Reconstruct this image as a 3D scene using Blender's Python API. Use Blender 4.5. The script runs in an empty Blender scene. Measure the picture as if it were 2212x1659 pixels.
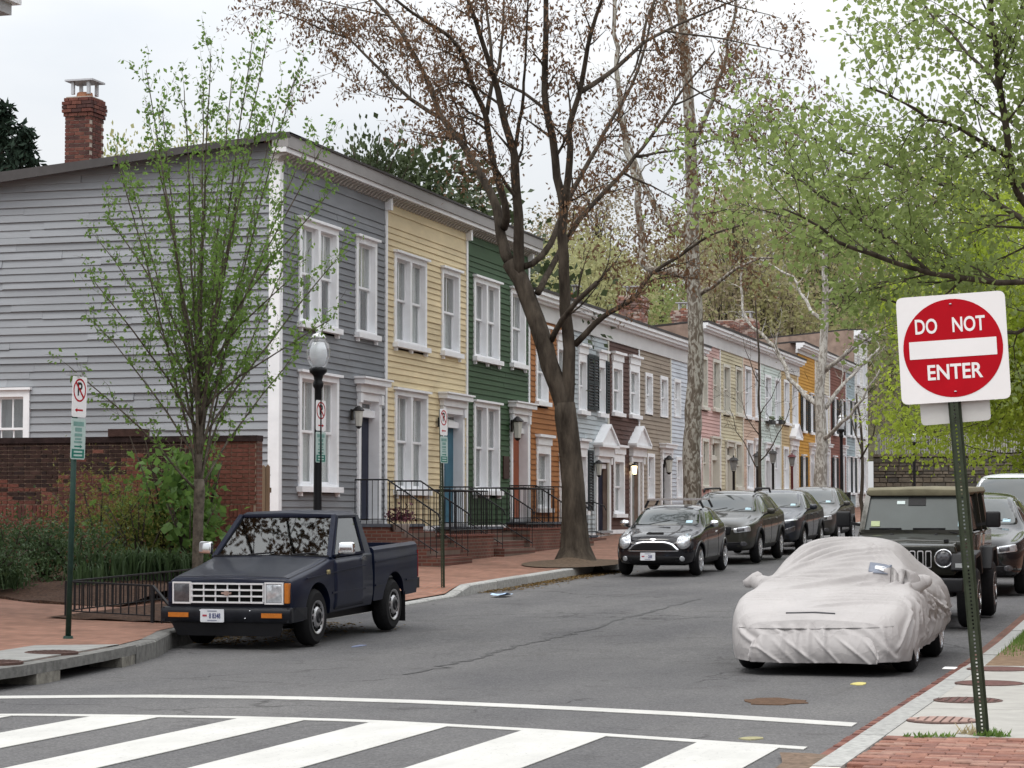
import bpy, bmesh, math, random
import numpy as np
from mathutils import Vector, Matrix
from mathutils.bvhtree import BVHTree
random.seed(7); rng = np.random.default_rng(7)
SC = bpy.context.scene; COL = SC.collection
rad = math.radians
# ------------------------------------------------------------------ camera
FPX, CX, CY = 4920.0, 1106.0, 829.5      # focal length and centre for a 2212 px wide picture
AZ, PITCH, EYE = rad(16.72), rad(3.27), 1.62
cam = bpy.data.cameras.new('camera'); camo = bpy.data.objects.new('camera', cam); COL.objects.link(camo)
cam.sensor_width = 36; cam.lens = FPX / 2212 * 36; cam.clip_start = 0.5; cam.clip_end = 6000
camo.location = (0, 0, EYE); camo.rotation_euler = (math.pi/2 + PITCH, 0, AZ)
SC.camera = camo
# ------------------------------------------------------------------ light: overcast sky and a veiled sun
SUN_EL, SUN_AZ = rad(58), rad(205)       # azimuth clockwise from +Y: behind the camera, a little to the left
W = bpy.data.worlds.new('World'); SC.world = W; W.use_nodes = True
wn, wl = W.node_tree.nodes, W.node_tree.links
for n in list(wn): wn.remove(n)
def wnode(t, **k):
    n = wn.new(t)
    for a, b in k.items(): setattr(n, a, b)
    return n
wout = wnode('ShaderNodeOutputWorld'); bg = wnode('ShaderNodeBackground')
sky = wnode('ShaderNodeTexSky', sky_type='NISHITA', sun_disc=False, sun_elevation=SUN_EL, sun_rotation=SUN_AZ)
sky.air_density = 1.2; sky.dust_density = 2.0
skm = wnode('ShaderNodeMixRGB', blend_type='MULTIPLY'); skm.inputs[0].default_value = 1; skm.inputs[2].default_value = (.09, .09, .09, 1)
wl.new(sky.outputs[0], skm.inputs[1])
tc = wnode('ShaderNodeTexCoord'); sep = wnode('ShaderNodeSeparateXYZ'); wl.new(tc.outputs['Generated'], sep.inputs[0])
# overcast luminance distribution: zenith three times the horizon
el = wnode('ShaderNodeMath', operation='MAXIMUM'); el.inputs[1].default_value = 0; wl.new(sep.outputs[2], el.inputs[0])
l1 = wnode('ShaderNodeMath', operation='MULTIPLY_ADD'); l1.inputs[1].default_value = 1.60; l1.inputs[2].default_value = 0.52
wl.new(el.outputs[0], l1.inputs[0])
mp = wnode('ShaderNodeMapping'); mp.inputs['Scale'].default_value = (1.0, 1.0, 2.6); wl.new(tc.outputs['Generated'], mp.inputs[0])
nz = wnode('ShaderNodeTexNoise'); nz.inputs['Scale'].default_value = 3.2; nz.inputs['Detail'].default_value = 6; nz.inputs['Roughness'].default_value = .5
wl.new(mp.outputs[0], nz.inputs['Vector'])
cr = wnode('ShaderNodeValToRGB'); cr.color_ramp.elements[0].position = .32; cr.color_ramp.elements[1].position = .68
cr.color_ramp.elements[0].color = (.86, .90, .95, 1); cr.color_ramp.elements[1].color = (1.13, 1.12, 1.11, 1)
wl.new(nz.outputs[0], cr.inputs[0])
cl = wnode('ShaderNodeMixRGB', blend_type='MULTIPLY'); cl.inputs[0].default_value = 1
wl.new(cr.outputs[0], cl.inputs[1]); wl.new(l1.outputs[0], cl.inputs[2])
mx = wnode('ShaderNodeMixRGB'); mx.inputs[0].default_value = .90
wl.new(skm.outputs[0], mx.inputs[1]); wl.new(cl.outputs[0], mx.inputs[2]); wl.new(mx.outputs[0], bg.inputs[0])
bg.inputs[1].default_value = 1.0; wl.new(bg.outputs[0], wout.inputs[0])
sl = bpy.data.lights.new('sun', 'SUN'); slo = bpy.data.objects.new('sun', sl); COL.objects.link(slo)
sl.energy = 1.0; sl.angle = rad(25); sl.color = (1, .96, .9)
sd = Vector((math.sin(SUN_AZ)*math.cos(SUN_EL), math.cos(SUN_AZ)*math.cos(SUN_EL), math.sin(SUN_EL)))
slo.rotation_euler = sd.to_track_quat('Z', 'Y').to_euler(); slo.location = (0, 0, 60)
SC.view_settings.view_transform = 'Standard'; SC.view_settings.look = 'None'
SC.view_settings.exposure = 0.34; SC.view_settings.gamma = 1
SC.render.film_transparent = False
SC.cycles.max_bounces = 6; SC.cycles.transparent_max_bounces = 12; SC.cycles.use_denoising = True
# ------------------------------------------------------------------ measuring helpers (photo pixel -> point on a real plane)
_F = Vector((-math.sin(AZ)*math.cos(PITCH), math.cos(AZ)*math.cos(PITCH), math.sin(PITCH)))
_R = Vector((math.cos(AZ), math.sin(AZ), 0)); _U = _R.cross(_F)
EYEP = Vector((0, 0, EYE))
def ray(x, y): return _F + _R*((x-CX)/FPX) + _U*((CY-y)/FPX)
def onX(x, y, X): r = ray(x, y); return EYEP + r*(X/r.x)
def onY(x, y, Y): r = ray(x, y); return EYEP + r*(Y/r.y)
def onD(x, y, d):
    r = ray(x, y); h = Vector((-math.sin(AZ), math.cos(AZ), 0)); return EYEP + r*(d/r.dot(h))
def rz(Y):                                # road surface height: level crossing, then a gentle climb
    t = Y - 25.5
    return 0.0 if t < -2 else (0.019*(t+2)**2/8 if t < 2 else 0.019*t)
def onG(x, y, dz=0.0):
    r = ray(x, y); t = 30.0
    for _ in range(40):
        p = EYEP + r*t; t += ((rz(p.y)+dz) - p.z)/r.z*0.8
    return EYEP + r*t
# ------------------------------------------------------------------ scene helpers
WL = {}
def setp(o, label=None, cat=None, group=None, kind=None):
    if label: o['label'] = label
    if cat: o['category'] = cat
    if group: o['group'] = group
    if kind: o['kind'] = kind
    return o
def thing(name, label, cat, loc=(0,0,0), rot=(0,0,0), group=None):
    o = bpy.data.objects.new(name, None); COL.objects.link(o); o.empty_display_size = .2
    o.location = loc; o.rotation_euler = rot; WL[o] = Vector(loc)
    return setp(o, label, cat, group)
def link(name, me, parent=None, loc=(0,0,0), rot=None, scale=None, world=True):
    o = bpy.data.objects.new(name, me); COL.objects.link(o)
    loc = Vector(loc)
    if parent is not None:
        o.parent = parent
        if world: o.location = loc - WL.get(parent, Vector()); WL[o] = loc
        else: o.location = loc; WL[o] = loc
    else: o.location = loc; WL[o] = loc
    if rot: o.rotation_euler = rot
    if scale: o.scale = scale
    return o
class MB:
    def __init__(s): s.v = []; s.f = []
    def add(s, vs, fs):
        n = len(s.v); s.v.extend([tuple(v) for v in vs]); s.f.extend([tuple(i+n for i in f) for f in fs]); return s
    def box(s, x0, x1, y0, y1, z0, z1):
        return s.add([(x0,y0,z0),(x1,y0,z0),(x1,y1,z0),(x0,y1,z0),(x0,y0,z1),(x1,y0,z1),(x1,y1,z1),(x0,y1,z1)],
                     [(0,3,2,1),(4,5,6,7),(0,1,5,4),(1,2,6,5),(2,3,7,6),(3,0,4,7)])
    def beam(s, p, q, w, h, up=(0,0,1)):
        p, q = Vector(p), Vector(q); d = (q-p).normalized(); up = Vector(up)
        if abs(d.dot(up)) > .98: up = Vector((1,0,0))
        a = d.cross(up).normalized()*w/2; b = a.cross(d).normalized()*h/2
        vs = [p-a-b, p+a-b, p+a+b, p-a+b, q-a-b, q+a-b, q+a+b, q-a+b]
        return s.add(vs, [(0,3,2,1),(4,5,6,7),(0,1,5,4),(1,2,6,5),(2,3,7,6),(3,0,4,7)])
    def tube(s, pts, rads, n=6, cap=True):
        pts = [Vector(p) for p in pts]
        if not hasattr(rads, '__len__'): rads = [rads]*len(pts)
        base = len(s.v); m = len(pts); ref = Vector((.3,.5,.8)).normalized(); u = None
        for i, p in enumerate(pts):
            t = (pts[min(i+1,m-1)] - pts[max(i-1,0)])
            if t.length < 1e-9: t = Vector((0,0,1))
            t.normalize()
            if u is None: u = t.cross(ref if abs(t.dot(ref)) < .95 else Vector((1,0,0))).normalized()
            else:
                u = u - t*u.dot(t); u = u.normalized() if u.length > 1e-6 else t.orthogonal().normalized()
            w = t.cross(u)
            for k in range(n):
                a = 2*math.pi*k/n; q = p + (u*math.cos(a) + w*math.sin(a))*rads[i]; s.v.append((q.x,q.y,q.z))
        for i in range(m-1):
            for k in range(n):
                k2 = (k+1) % n; s.f.append((base+i*n+k, base+i*n+k2, base+(i+1)*n+k2, base+(i+1)*n+k))
        if cap:
            s.f.append(tuple(base+k for k in range(n-1,-1,-1))); s.f.append(tuple(base+(m-1)*n+k for k in range(n)))
        return s
    def prism(s, poly, ext):
        n = len(poly); ext = Vector(ext); vs = [Vector(p) for p in poly]; vs += [p+ext for p in vs]
        return s.add(vs, [tuple(range(n-1,-1,-1)), tuple(range(n,2*n))] + [(i,(i+1)%n,(i+1)%n+n,i+n) for i in range(n)])
    def lathe(s, prof, n=16, c=(0,0,0), axis='Z'):
        base = len(s.v); m = len(prof)
        for r, z in prof:
            for k in range(n):
                a = 2*math.pi*k/n; x, y = r*math.cos(a), r*math.sin(a)
                p = (x,y,z) if axis == 'Z' else (z,x,y)
                s.v.append((p[0]+c[0], p[1]+c[1], p[2]+c[2]))
        for i in range(m-1):
            for k in range(n):
                k2 = (k+1) % n; s.f.append((base+i*n+k, base+i*n+k2, base+(i+1)*n+k2, base+(i+1)*n+k))
        s.f.append(tuple(base+k for k in range(n-1,-1,-1))); s.f.append(tuple(base+(m-1)*n+k for k in range(n)))
        return s
    def grid(s, fn, us, vs):
        base = len(s.v); nu, nv = len(us), len(vs)
        for u in us:
            for v in vs: s.v.append(tuple(fn(u, v)))
        for i in range(nu-1):
            for j in range(nv-1): s.f.append((base+i*nv+j, base+(i+1)*nv+j, base+(i+1)*nv+j+1, base+i*nv+j+1))
        return s
    def quad(s, a, b, c, d): return s.add([a,b,c,d], [(0,1,2,3)])
    def mesh(s, name, mat, smooth=False):
        me = bpy.data.meshes.new(name); me.from_pydata(s.v, [], s.f)
        if mat is not None: me.materials.append(mat)
        if smooth: me.polygons.foreach_set('use_smooth', [True]*len(me.polygons))
        me.update(); return me
    def build(s, name, mat, parent=None, smooth=False, origin=None, world=True):
        if origin is not None:
            ox, oy, oz = origin; s.v = [(x-ox,y-oy,z-oz) for x,y,z in s.v]
        o = link(name, s.mesh(name, mat, smooth), parent, origin or (0,0,0), world=world)
        return o
def fixn(o):
    bm = bmesh.new(); bm.from_mesh(o.data); bmesh.ops.recalc_face_normals(bm, faces=bm.faces[:]); bm.to_mesh(o.data); bm.free(); return o
def npmesh(name, verts, faces, mat, smooth=False):
    """verts (N,3), faces (M,k) arrays"""
    me = bpy.data.meshes.new(name); n, m, k = len(verts), len(faces), faces.shape[1]
    me.vertices.add(n); me.vertices.foreach_set('co', np.ascontiguousarray(verts, dtype=np.float32).ravel())
    me.loops.add(m*k); me.loops.foreach_set('vertex_index', np.ascontiguousarray(faces, dtype=np.int32).ravel())
    me.polygons.add(m); me.polygons.foreach_set('loop_start', np.arange(0, m*k, k, dtype=np.int32))
    me.polygons.foreach_set('loop_total', np.full(m, k, dtype=np.int32))
    if smooth: me.polygons.foreach_set('use_smooth', np.ones(m, dtype=bool))
    me.materials.append(mat); me.update(calc_edges=True); return me
TMP = bpy.data.scenes.new('bake'); TVL = TMP.view_layers[0]      # side scene in which modifiers and text are evaluated
# ------------------------------------------------------------------ materials
MATS = {}
def nodes_of(name):
    m = bpy.data.materials.new(name); m.use_nodes = True; t = m.node_tree
    return m, t.nodes, t.links, t.nodes['Principled BSDF']
def M(name, col, rough=.7, var=.12, scale=6.0, bump=0., bscale=60., metal=0., spec=.2, rnd=0., coat=0., detail=4, stretch=None, col2=None, transl=0., trans_col=None, contrast=(.3,.7)):
    """principled material: base colour broken up by noise in world space, per-object variation, fine relief"""
    if name in MATS: return MATS[name]
    m, n, l, b = nodes_of(name)
    b.inputs['Roughness'].default_value = rough; b.inputs['Metallic'].default_value = metal
    b.inputs['Specular IOR Level'].default_value = spec; b.inputs['Coat Weight'].default_value = coat
    b.inputs['Coat Roughness'].default_value = .06
    g = n.new('ShaderNodeNewGeometry'); src = g.outputs['Position']
    if stretch:
        mp = n.new('ShaderNodeMapping'); mp.inputs['Scale'].default_value = stretch; l.new(src, mp.inputs[0]); src = mp.outputs[0]
    nz = n.new('ShaderNodeTexNoise'); nz.inputs['Scale'].default_value = scale; nz.inputs['Detail'].default_value = detail; nz.inputs['Roughness'].default_value = .6
    l.new(src, nz.inputs['Vector'])
    cr = n.new('ShaderNodeValToRGB'); cr.color_ramp.elements[0].position = contrast[0]; cr.color_ramp.elements[1].position = contrast[1]
    c = Vector(col); lo = c*(1-var); hi = Vector([min(1, v) for v in c*(1+var)])
    if col2: hi = Vector(col2)
    cr.color_ramp.elements[0].color = (*lo, 1); cr.color_ramp.elements[1].color = (*hi, 1)
    l.new(nz.outputs[0], cr.inputs[0]); out = cr.outputs[0]
    if rnd:
        oi = n.new('ShaderNodeObjectInfo'); mr = n.new('ShaderNodeMapRange'); mr.inputs[3].default_value = 1-rnd; mr.inputs[4].default_value = 1+rnd
        l.new(oi.outputs['Random'], mr.inputs[0]); mm = n.new('ShaderNodeMixRGB'); mm.blend_type = 'MULTIPLY'; mm.inputs[0].default_value = 1
        l.new(out, mm.inputs[1]); l.new(mr.outputs[0], mm.inputs[2]); out = mm.outputs[0]
    l.new(out, b.inputs['Base Color'])
    if bump:
        n2 = n.new('ShaderNodeTexNoise'); n2.inputs['Scale'].default_value = bscale; n2.inputs['Detail'].default_value = 3
        l.new(src, n2.inputs['Vector']); bp = n.new('ShaderNodeBump'); bp.inputs['Strength'].default_value = bump; bp.inputs['Distance'].default_value = .02
        l.new(n2.outputs[0], bp.inputs['Height']); l.new(bp.outputs[0], b.inputs['Normal'])
    if transl:
        tr = n.new('ShaderNodeBsdfTranslucent'); tr.inputs[0].default_value = (*(trans_col or col), 1)
        ms = n.new('ShaderNodeMixShader'); ms.inputs[0].default_value = transl
        l.new(b.outputs[0], ms.inputs[1]); l.new(tr.outputs[0], ms.inputs[2])
        l.new(ms.outputs[0], n['Material Output'].inputs[0])
    MATS[name] = m; return m
def glass_mat(name, tint=(.75,.8,.8), see=.55, rough=.03, refl=.06):
    if name in MATS: return MATS[name]
    m, n, l, b = nodes_of(name); n.remove(b)
    tr = n.new('ShaderNodeBsdfTransparent'); tr.inputs[0].default_value = (*[t*see for t in tint], 1)
    gl = n.new('ShaderNodeBsdfGlossy'); gl.inputs['Roughness'].default_value = rough
    lw = n.new('ShaderNodeLayerWeight'); lw.inputs[0].default_value = .5      # facing term is the same from both sides
    pw = n.new('ShaderNodeMath'); pw.operation = 'POWER'; pw.inputs[1].default_value = 4.0; l.new(lw.outputs['Facing'], pw.inputs[0])
    ad = n.new('ShaderNodeMath'); ad.operation = 'MULTIPLY_ADD'; ad.inputs[1].default_value = .92; ad.inputs[2].default_value = refl
    l.new(pw.outputs[0], ad.inputs[0])
    ms = n.new('ShaderNodeMixShader'); l.new(ad.outputs[0], ms.inputs[0]); l.new(tr.outputs[0], ms.inputs[1]); l.new(gl.outputs[0], ms.inputs[2])
    l.new(ms.outputs[0], n['Material Output'].inputs[0]); MATS[name] = m; return m
def emit_mat(name, col, s):
    if name in MATS: return MATS[name]
    m, n, l, b = nodes_of(name); b.inputs['Base Color'].default_value = (*col,1); b.inputs['Emission Color'].default_value = (*col,1); b.inputs['Emission Strength'].default_value = s
    MATS[name] = m; return m
def asphalt_mat():
    m, n, l, b = nodes_of('asphalt'); g = n.new('ShaderNodeNewGeometry'); P = g.outputs['Position']
    def noise(sc, det=3, st=None, rough=.55):
        src = P
        if st:
            mp = n.new('ShaderNodeMapping'); mp.inputs['Scale'].default_value = st; l.new(P, mp.inputs[0]); src = mp.outputs[0]
        z = n.new('ShaderNodeTexNoise'); z.inputs['Scale'].default_value = sc; z.inputs['Detail'].default_value = det; z.inputs['Roughness'].default_value = rough
        l.new(src, z.inputs['Vector']); return z.outputs[0]
    def ramp(i, p0, p1, c0, c1):
        r = n.new('ShaderNodeValToRGB'); r.color_ramp.elements[0].position = p0; r.color_ramp.elements[1].position = p1
        r.color_ramp.elements[0].color = (*c0,1); r.color_ramp.elements[1].color = (*c1,1); l.new(i, r.inputs[0]); return r.outputs[0]
    def mix(a, b_, f, mode='MULTIPLY'):
        x = n.new('ShaderNodeMixRGB'); x.blend_type = mode
        if isinstance(f, float): x.inputs[0].default_value = f
        else: l.new(f, x.inputs[0])
        l.new(a, x.inputs[1])
        if isinstance(b_, tuple): x.inputs[2].default_value = (*b_,1)
        else: l.new(b_, x.inputs[2])
        return x.outputs[0]
    c = ramp(noise(42, 2, None, .7), .3, .7, (.080,.079,.081), (.172,.170,.170))                # aggregate speckle
    c = mix(c, ramp(noise(.55, 5, (1,.35,1)), .32, .7, (.73,.73,.75), (1.14,1.13,1.11)), 1.0)     # wheel tracks and patches
    c = mix(c, ramp(noise(13, 5, None, .75), .32, .70, (.78,.78,.79), (1.20,1.20,1.19)), 1.0)
    c = mix(c, ramp(noise(1.7, 5, None, .65), .56, .74, (1,1,1), (.74,.73,.72)), 1.0)   # oil and damp spots
    # cracks: wandering thin lines
    w = n.new('ShaderNodeTexVoronoi'); w.feature = 'DISTANCE_TO_EDGE'; w.inputs['Scale'].default_value = .33
    mpw = n.new('ShaderNodeMixRGB'); mpw.blend_type = 'ADD'; mpw.inputs[0].default_value = .9; l.new(P, mpw.inputs[1])
    zz = n.new('ShaderNodeTexNoise'); zz.inputs['Scale'].default_value = 1.7; zz.inputs['Detail'].default_value = 6; l.new(P, zz.inputs['Vector']); l.new(zz.outputs['Color'], mpw.inputs[2])
    l.new(mpw.outputs[0], w.inputs['Vector'])
    ck = ramp(w.outputs['Distance'], .0, .012, (.45,.45,.45), (1,1,1))
    ckm = ramp(noise(.35, 2), .5, .6, (0,0,0), (1,1,1))
    c = mix(c, ck, ckm)
    l.new(c, b.inputs['Base Color']); b.inputs['Roughness'].default_value = .92; b.inputs['Specular IOR Level'].default_value = .15
    bp = n.new('ShaderNodeBump'); bp.inputs['Strength'].default_value = .5; bp.inputs['Distance'].default_value = .012
    l.new(noise(70, 2), bp.inputs['Height']); l.new(bp.outputs[0], b.inputs['Normal']); MATS['asphalt'] = m; return m
def brick_mat(name, c1, c2, mortar, bw=.2, bh=.1, axis='XY', off=.5, msize=.006, rough=.85):
    """brick pattern for surfaces too far off for single bricks to show"""
    if name in MATS: return MATS[name]
    m, n, l, b = nodes_of(name); g = n.new('ShaderNodeNewGeometry')
    sp = n.new('ShaderNodeSeparateXYZ'); l.new(g.outputs['Position'], sp.inputs[0]); cb = n.new('ShaderNodeCombineXYZ')
    l.new(sp.outputs['XYZ'.index(axis[0])], cb.inputs[0]); l.new(sp.outputs['XYZ'.index(axis[1])], cb.inputs[1])
    t = n.new('ShaderNodeTexBrick'); t.inputs['Scale'].default_value = 1; t.inputs['Brick Width'].default_value = bw; t.inputs['Row Height'].default_value = bh
    t.inputs['Mortar Size'].default_value = msize; t.inputs['Color1'].default_value = (*c1,1); t.inputs['Color2'].default_value = (*c2,1); t.inputs['Mortar'].default_value = (*mortar,1)
    t.offset = off; l.new(cb.outputs[0], t.inputs['Vector'])
    z = n.new('ShaderNodeTexNoise'); z.inputs['Scale'].default_value = 1.3; z.inputs['Detail'].default_value = 6; l.new(g.outputs['Position'], z.inputs['Vector'])
    r = n.new('ShaderNodeValToRGB'); r.color_ramp.elements[0].position = .3; r.color_ramp.elements[1].position = .72
    r.color_ramp.elements[0].color = (.66,.63,.58,1); r.color_ramp.elements[1].color = (1.15,1.12,1.08,1); l.new(z.outputs[0], r.inputs[0])
    x = n.new('ShaderNodeMixRGB'); x.blend_type = 'MULTIPLY'; x.inputs[0].default_value = 1; l.new(t.outputs[0], x.inputs[1]); l.new(r.outputs[0], x.inputs[2])
    l.new(x.outputs[0], b.inputs['Base Color']); b.inputs['Roughness'].default_value = rough; b.inputs['Specular IOR Level'].default_value = .3
    bp = n.new('ShaderNodeBump'); bp.inputs['Strength'].default_value = .6; bp.inputs['Distance'].default_value = .01; bp.invert = True
    z2 = n.new('ShaderNodeTexNoise'); z2.inputs['Scale'].default_value = 12; l.new(g.outputs['Position'], z2.inputs['Vector'])
    ad = n.new('ShaderNodeMath'); ad.operation = 'ADD'; l.new(t.outputs['Fac'], ad.inputs[0]); l.new(z2.outputs[0], ad.inputs[1])
    l.new(ad.outputs[0], bp.inputs['Height']); l.new(bp.outputs[0], b.inputs['Normal']); MATS[name] = m; return m
white = M('white_paint', (.84,.85,.87), .5, .05, 3, rnd=.03)
iron = M('black_iron', (.010,.010,.012), .5, .2, 20, spec=.3)
granite = M('granite_kerb', (.33,.33,.315), .8, .25, 18, bump=.3, rnd=.12)
concrete = M('concrete', (.34,.33,.305), .85, .10, 5, bump=.2, rnd=.04)
rubber = M('rubber', (.010,.010,.011), .8, .2, 30, spec=.2)
chrome = M('chrome', (.75,.76,.78), .12, .03, 10, metal=1)
darkplastic = M('dark_plastic', (.012,.012,.014), .55, .15, 20, spec=.3)
soil = M('mulch_soil', (.045,.026,.018), .95, .5, 22, bump=.9, bscale=35, col2=(.10,.055,.036))

def worn_paint(name, c, under):
    m, n, l, b = nodes_of(name); g = n.new('ShaderNodeNewGeometry'); P = g.outputs['Position']
    def nz(sc, det, rough=.6, st=None):
        src = P
        if st: mp = n.new('ShaderNodeMapping'); mp.inputs['Scale'].default_value = st; l.new(P, mp.inputs[0]); src = mp.outputs[0]
        z = n.new('ShaderNodeTexNoise'); z.inputs['Scale'].default_value = sc; z.inputs['Detail'].default_value = det; z.inputs['Roughness'].default_value = rough; l.new(src, z.inputs['Vector']); return z.outputs[0]
    def ramp(i, a, b_, c0, c1):
        r = n.new('ShaderNodeValToRGB'); r.color_ramp.elements[0].position = a; r.color_ramp.elements[1].position = b_; r.color_ramp.elements[0].color = (*c0,1); r.color_ramp.elements[1].color = (*c1,1); l.new(i, r.inputs[0]); return r.outputs[0]
    col = ramp(nz(2.2,7,.65,(1,.4,1)), .32,.62, tuple(v*.84 for v in c), c)
    w1 = ramp(nz(26,5,.8), .33,.41, (0,0,0), (1,1,1)); w2 = ramp(nz(1.1,4), .44,.62, (.0,.0,.0), (1,1,1))
    mxx = n.new('ShaderNodeMath'); mxx.operation = 'MAXIMUM'; l.new(w1, mxx.inputs[0]); l.new(w2, mxx.inputs[1])
    x = n.new('ShaderNodeMixRGB'); l.new(mxx.outputs[0], x.inputs[0]); x.inputs[1].default_value = (*under,1); l.new(col, x.inputs[2]); l.new(x.outputs[0], b.inputs['Base Color'])
    b.inputs['Roughness'].default_value = .8; b.inputs['Specular IOR Level'].default_value = .2; return m
# ================================================================== ground, road, pavements
asphalt = asphalt_mat()
def ys(a, b, step): n = max(1, int(round((b-a)/step))); return [a+(b-a)*i/n for i in range(n+1)]
road_y = [-60,-30,-10,0,8,12,16] + ys(18, 40, 1) + ys(42, 140, 4)
g = MB().grid(lambda X, Y: (X, Y, rz(Y)), [-90,-60,-30,-20,-12.2,-8,-5,-2,6,20,50,90], road_y)
setp(g.build('road', asphalt), kind='structure'); fixn(bpy.data.objects['road'])
base_m = M('earth', (.10,.12,.05), .95, .3, 1.5)
g = MB().grid(lambda X, Y: (X, Y, rz(Y)-.25), [-2500,-300,-90,0,90,300,2500], [-2500,-300,-60,0,20,26,60,140,300,2500])
# beyond the street end the base sheet stays at the height of the hill foot
g.v = [(x,y,min(z, 2.0)) for x,y,z in g.v]
setp(g.build('ground', base_m), kind='structure'); fixn(bpy.data.objects['ground'])
# ---- left pavement ------------------------------------------------
KERB = [(15.0,-40),(15.6,-15),(16.6,-11.4),(17.6,-10.55),(18.65,-10.5),(19.8,-10.6),(22.0,-10.90),(23.6,-11.28),(24.4,-11.56),(25.3,-11.88),(26.5,-12.05),(140,-12.05)]
def kx(Y):
    for (a,xa),(b,xb) in zip(KERB, KERB[1:]):
        if Y <= b: return xa + (xb-xa)*max(0,(Y-a))/(b-a)
    return KERB[-1][1]
def sstep(a, b, t): t = min(1,max(0,(t-a)/(b-a))); return t*t*(3-2*t)
def dip(Y): return sstep(29.6,30.6,Y)*(1-sstep(36.7,37.6,Y))
def lz(X, Y):                              # left pavement height
    d = max(0, kx(Y)-X); h = .17 + .035*(1-sstep(26,30,Y)) - .13*dip(Y)*max(0, 1-d/1.6)
    return rz(Y) + h + .020*min(d, 4.5) + (.05*sstep(1.8,4.5,d) if Y < 38 else 0)
pave_m = brick_mat('pavement_brick', (.215,.105,.073), (.285,.145,.103), (.18,.135,.11), .2, .1, 'YX', .5, .008)
vs_ = [0,.05,.3,.8,1.5,2.3,3.2,4.5,8,30]
g = MB().grid(lambda Y, v: (kx(Y)-.19-v, Y, lz(kx(Y)-.19-v, Y)), [15.2,16,16.6,17.1,17.6]+ys(18,40,.4)+ys(42,132,3), vs_)
left_pave = setp(g.build('pavement', pave_m), kind='structure'); fixn(left_pave)
def kerb_stones(parent, fx, ylist, top, face, mat, side):
    """granite kerb pieces, each a stone of its own with a narrow joint"""
    for a, b in zip(ylist, ylist[1:]):
        a2, b2 = a+.006, b-.006; mb = MB(); dzj = random.uniform(-.006,.006)
        pts = []
        for Y in (a2, b2):
            x = fx(Y); t = top(Y)+dzj
            pts.append([(x, Y, rz(Y)-.12), (x, Y, t-.02), (x-side*.02, Y, t), (x-side*.19, Y, t), (x-side*.19, Y, rz(Y)-.12)])
        v = pts[0]+pts[1]; n = 5
        mb.add(v, [(4,3,2,1,0),(5,6,7,8,9)] + [(i,(i+1)%n,(i+1)%n+n,i+n) for i in range(n)])
        fixn(mb.build('kerb_stone', mat, parent))
ltop = lambda Y: rz(Y) + .172 + .035*(1-sstep(26,30,Y)) - .135*dip(Y)
kerb_l = setp(MB().box(-40,-13.5,15.02,15.2,-.1,.1).build('kerb', granite), kind='structure')
ylist = [16.6,17.1,17.6,18.0] + [22.6,23.6,24.4,25.3,26.5,27.8,29,30.6,32.2,33.8,35.4,36.7,37.15,37.6] + ys(39.2, 130, 1.9)
# the storm-drain mouth sits between Y 18.0 and 22.6
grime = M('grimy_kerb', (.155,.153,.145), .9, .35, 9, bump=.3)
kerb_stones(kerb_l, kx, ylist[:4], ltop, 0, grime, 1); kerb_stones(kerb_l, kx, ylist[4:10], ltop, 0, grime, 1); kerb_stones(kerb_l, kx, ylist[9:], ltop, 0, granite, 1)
inlet = thing('storm_drain', 'concrete storm drain inlet set in the kerb below the no parking sign', 'drain', (kx(20.5),20.5,0))
con_d = M('stained_concrete', (.20,.19,.165), .9, .45, 7, bump=.4)
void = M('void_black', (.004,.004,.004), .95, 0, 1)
def strip(a, b, z0, z1, d0, d1):
    mb = MB(); p = []
    n = 4
    for i in range(n+1):
        Y = a+(b-a)*i/n; x = kx(Y)
        p.append([(x-d0,Y,z0),(x-d0,Y,z1),(x-d1,Y,z1),(x-d1,Y,z0)])
    for i in range(n):
        v = p[i]+p[i+1]; mb.add(v, [(0,1,5,4),(1,2,6,5),(2,3,7,6),(3,0,4,7)] + ([(3,2,1,0)] if i == 0 else []) + ([(4,5,6,7)] if i == n-1 else []))
    return mb
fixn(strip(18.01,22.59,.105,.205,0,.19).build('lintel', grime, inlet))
for a, b in ((18.01,18.2),(19.55,20.15),(22.0,22.59)): fixn(strip(a,b,-.1,.104,.012,.4).build('pier', con_d, inlet))
fixn(strip(18.02,22.58,-.3,.103,.46,.6).build('back_wall', void, inlet))
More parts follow.
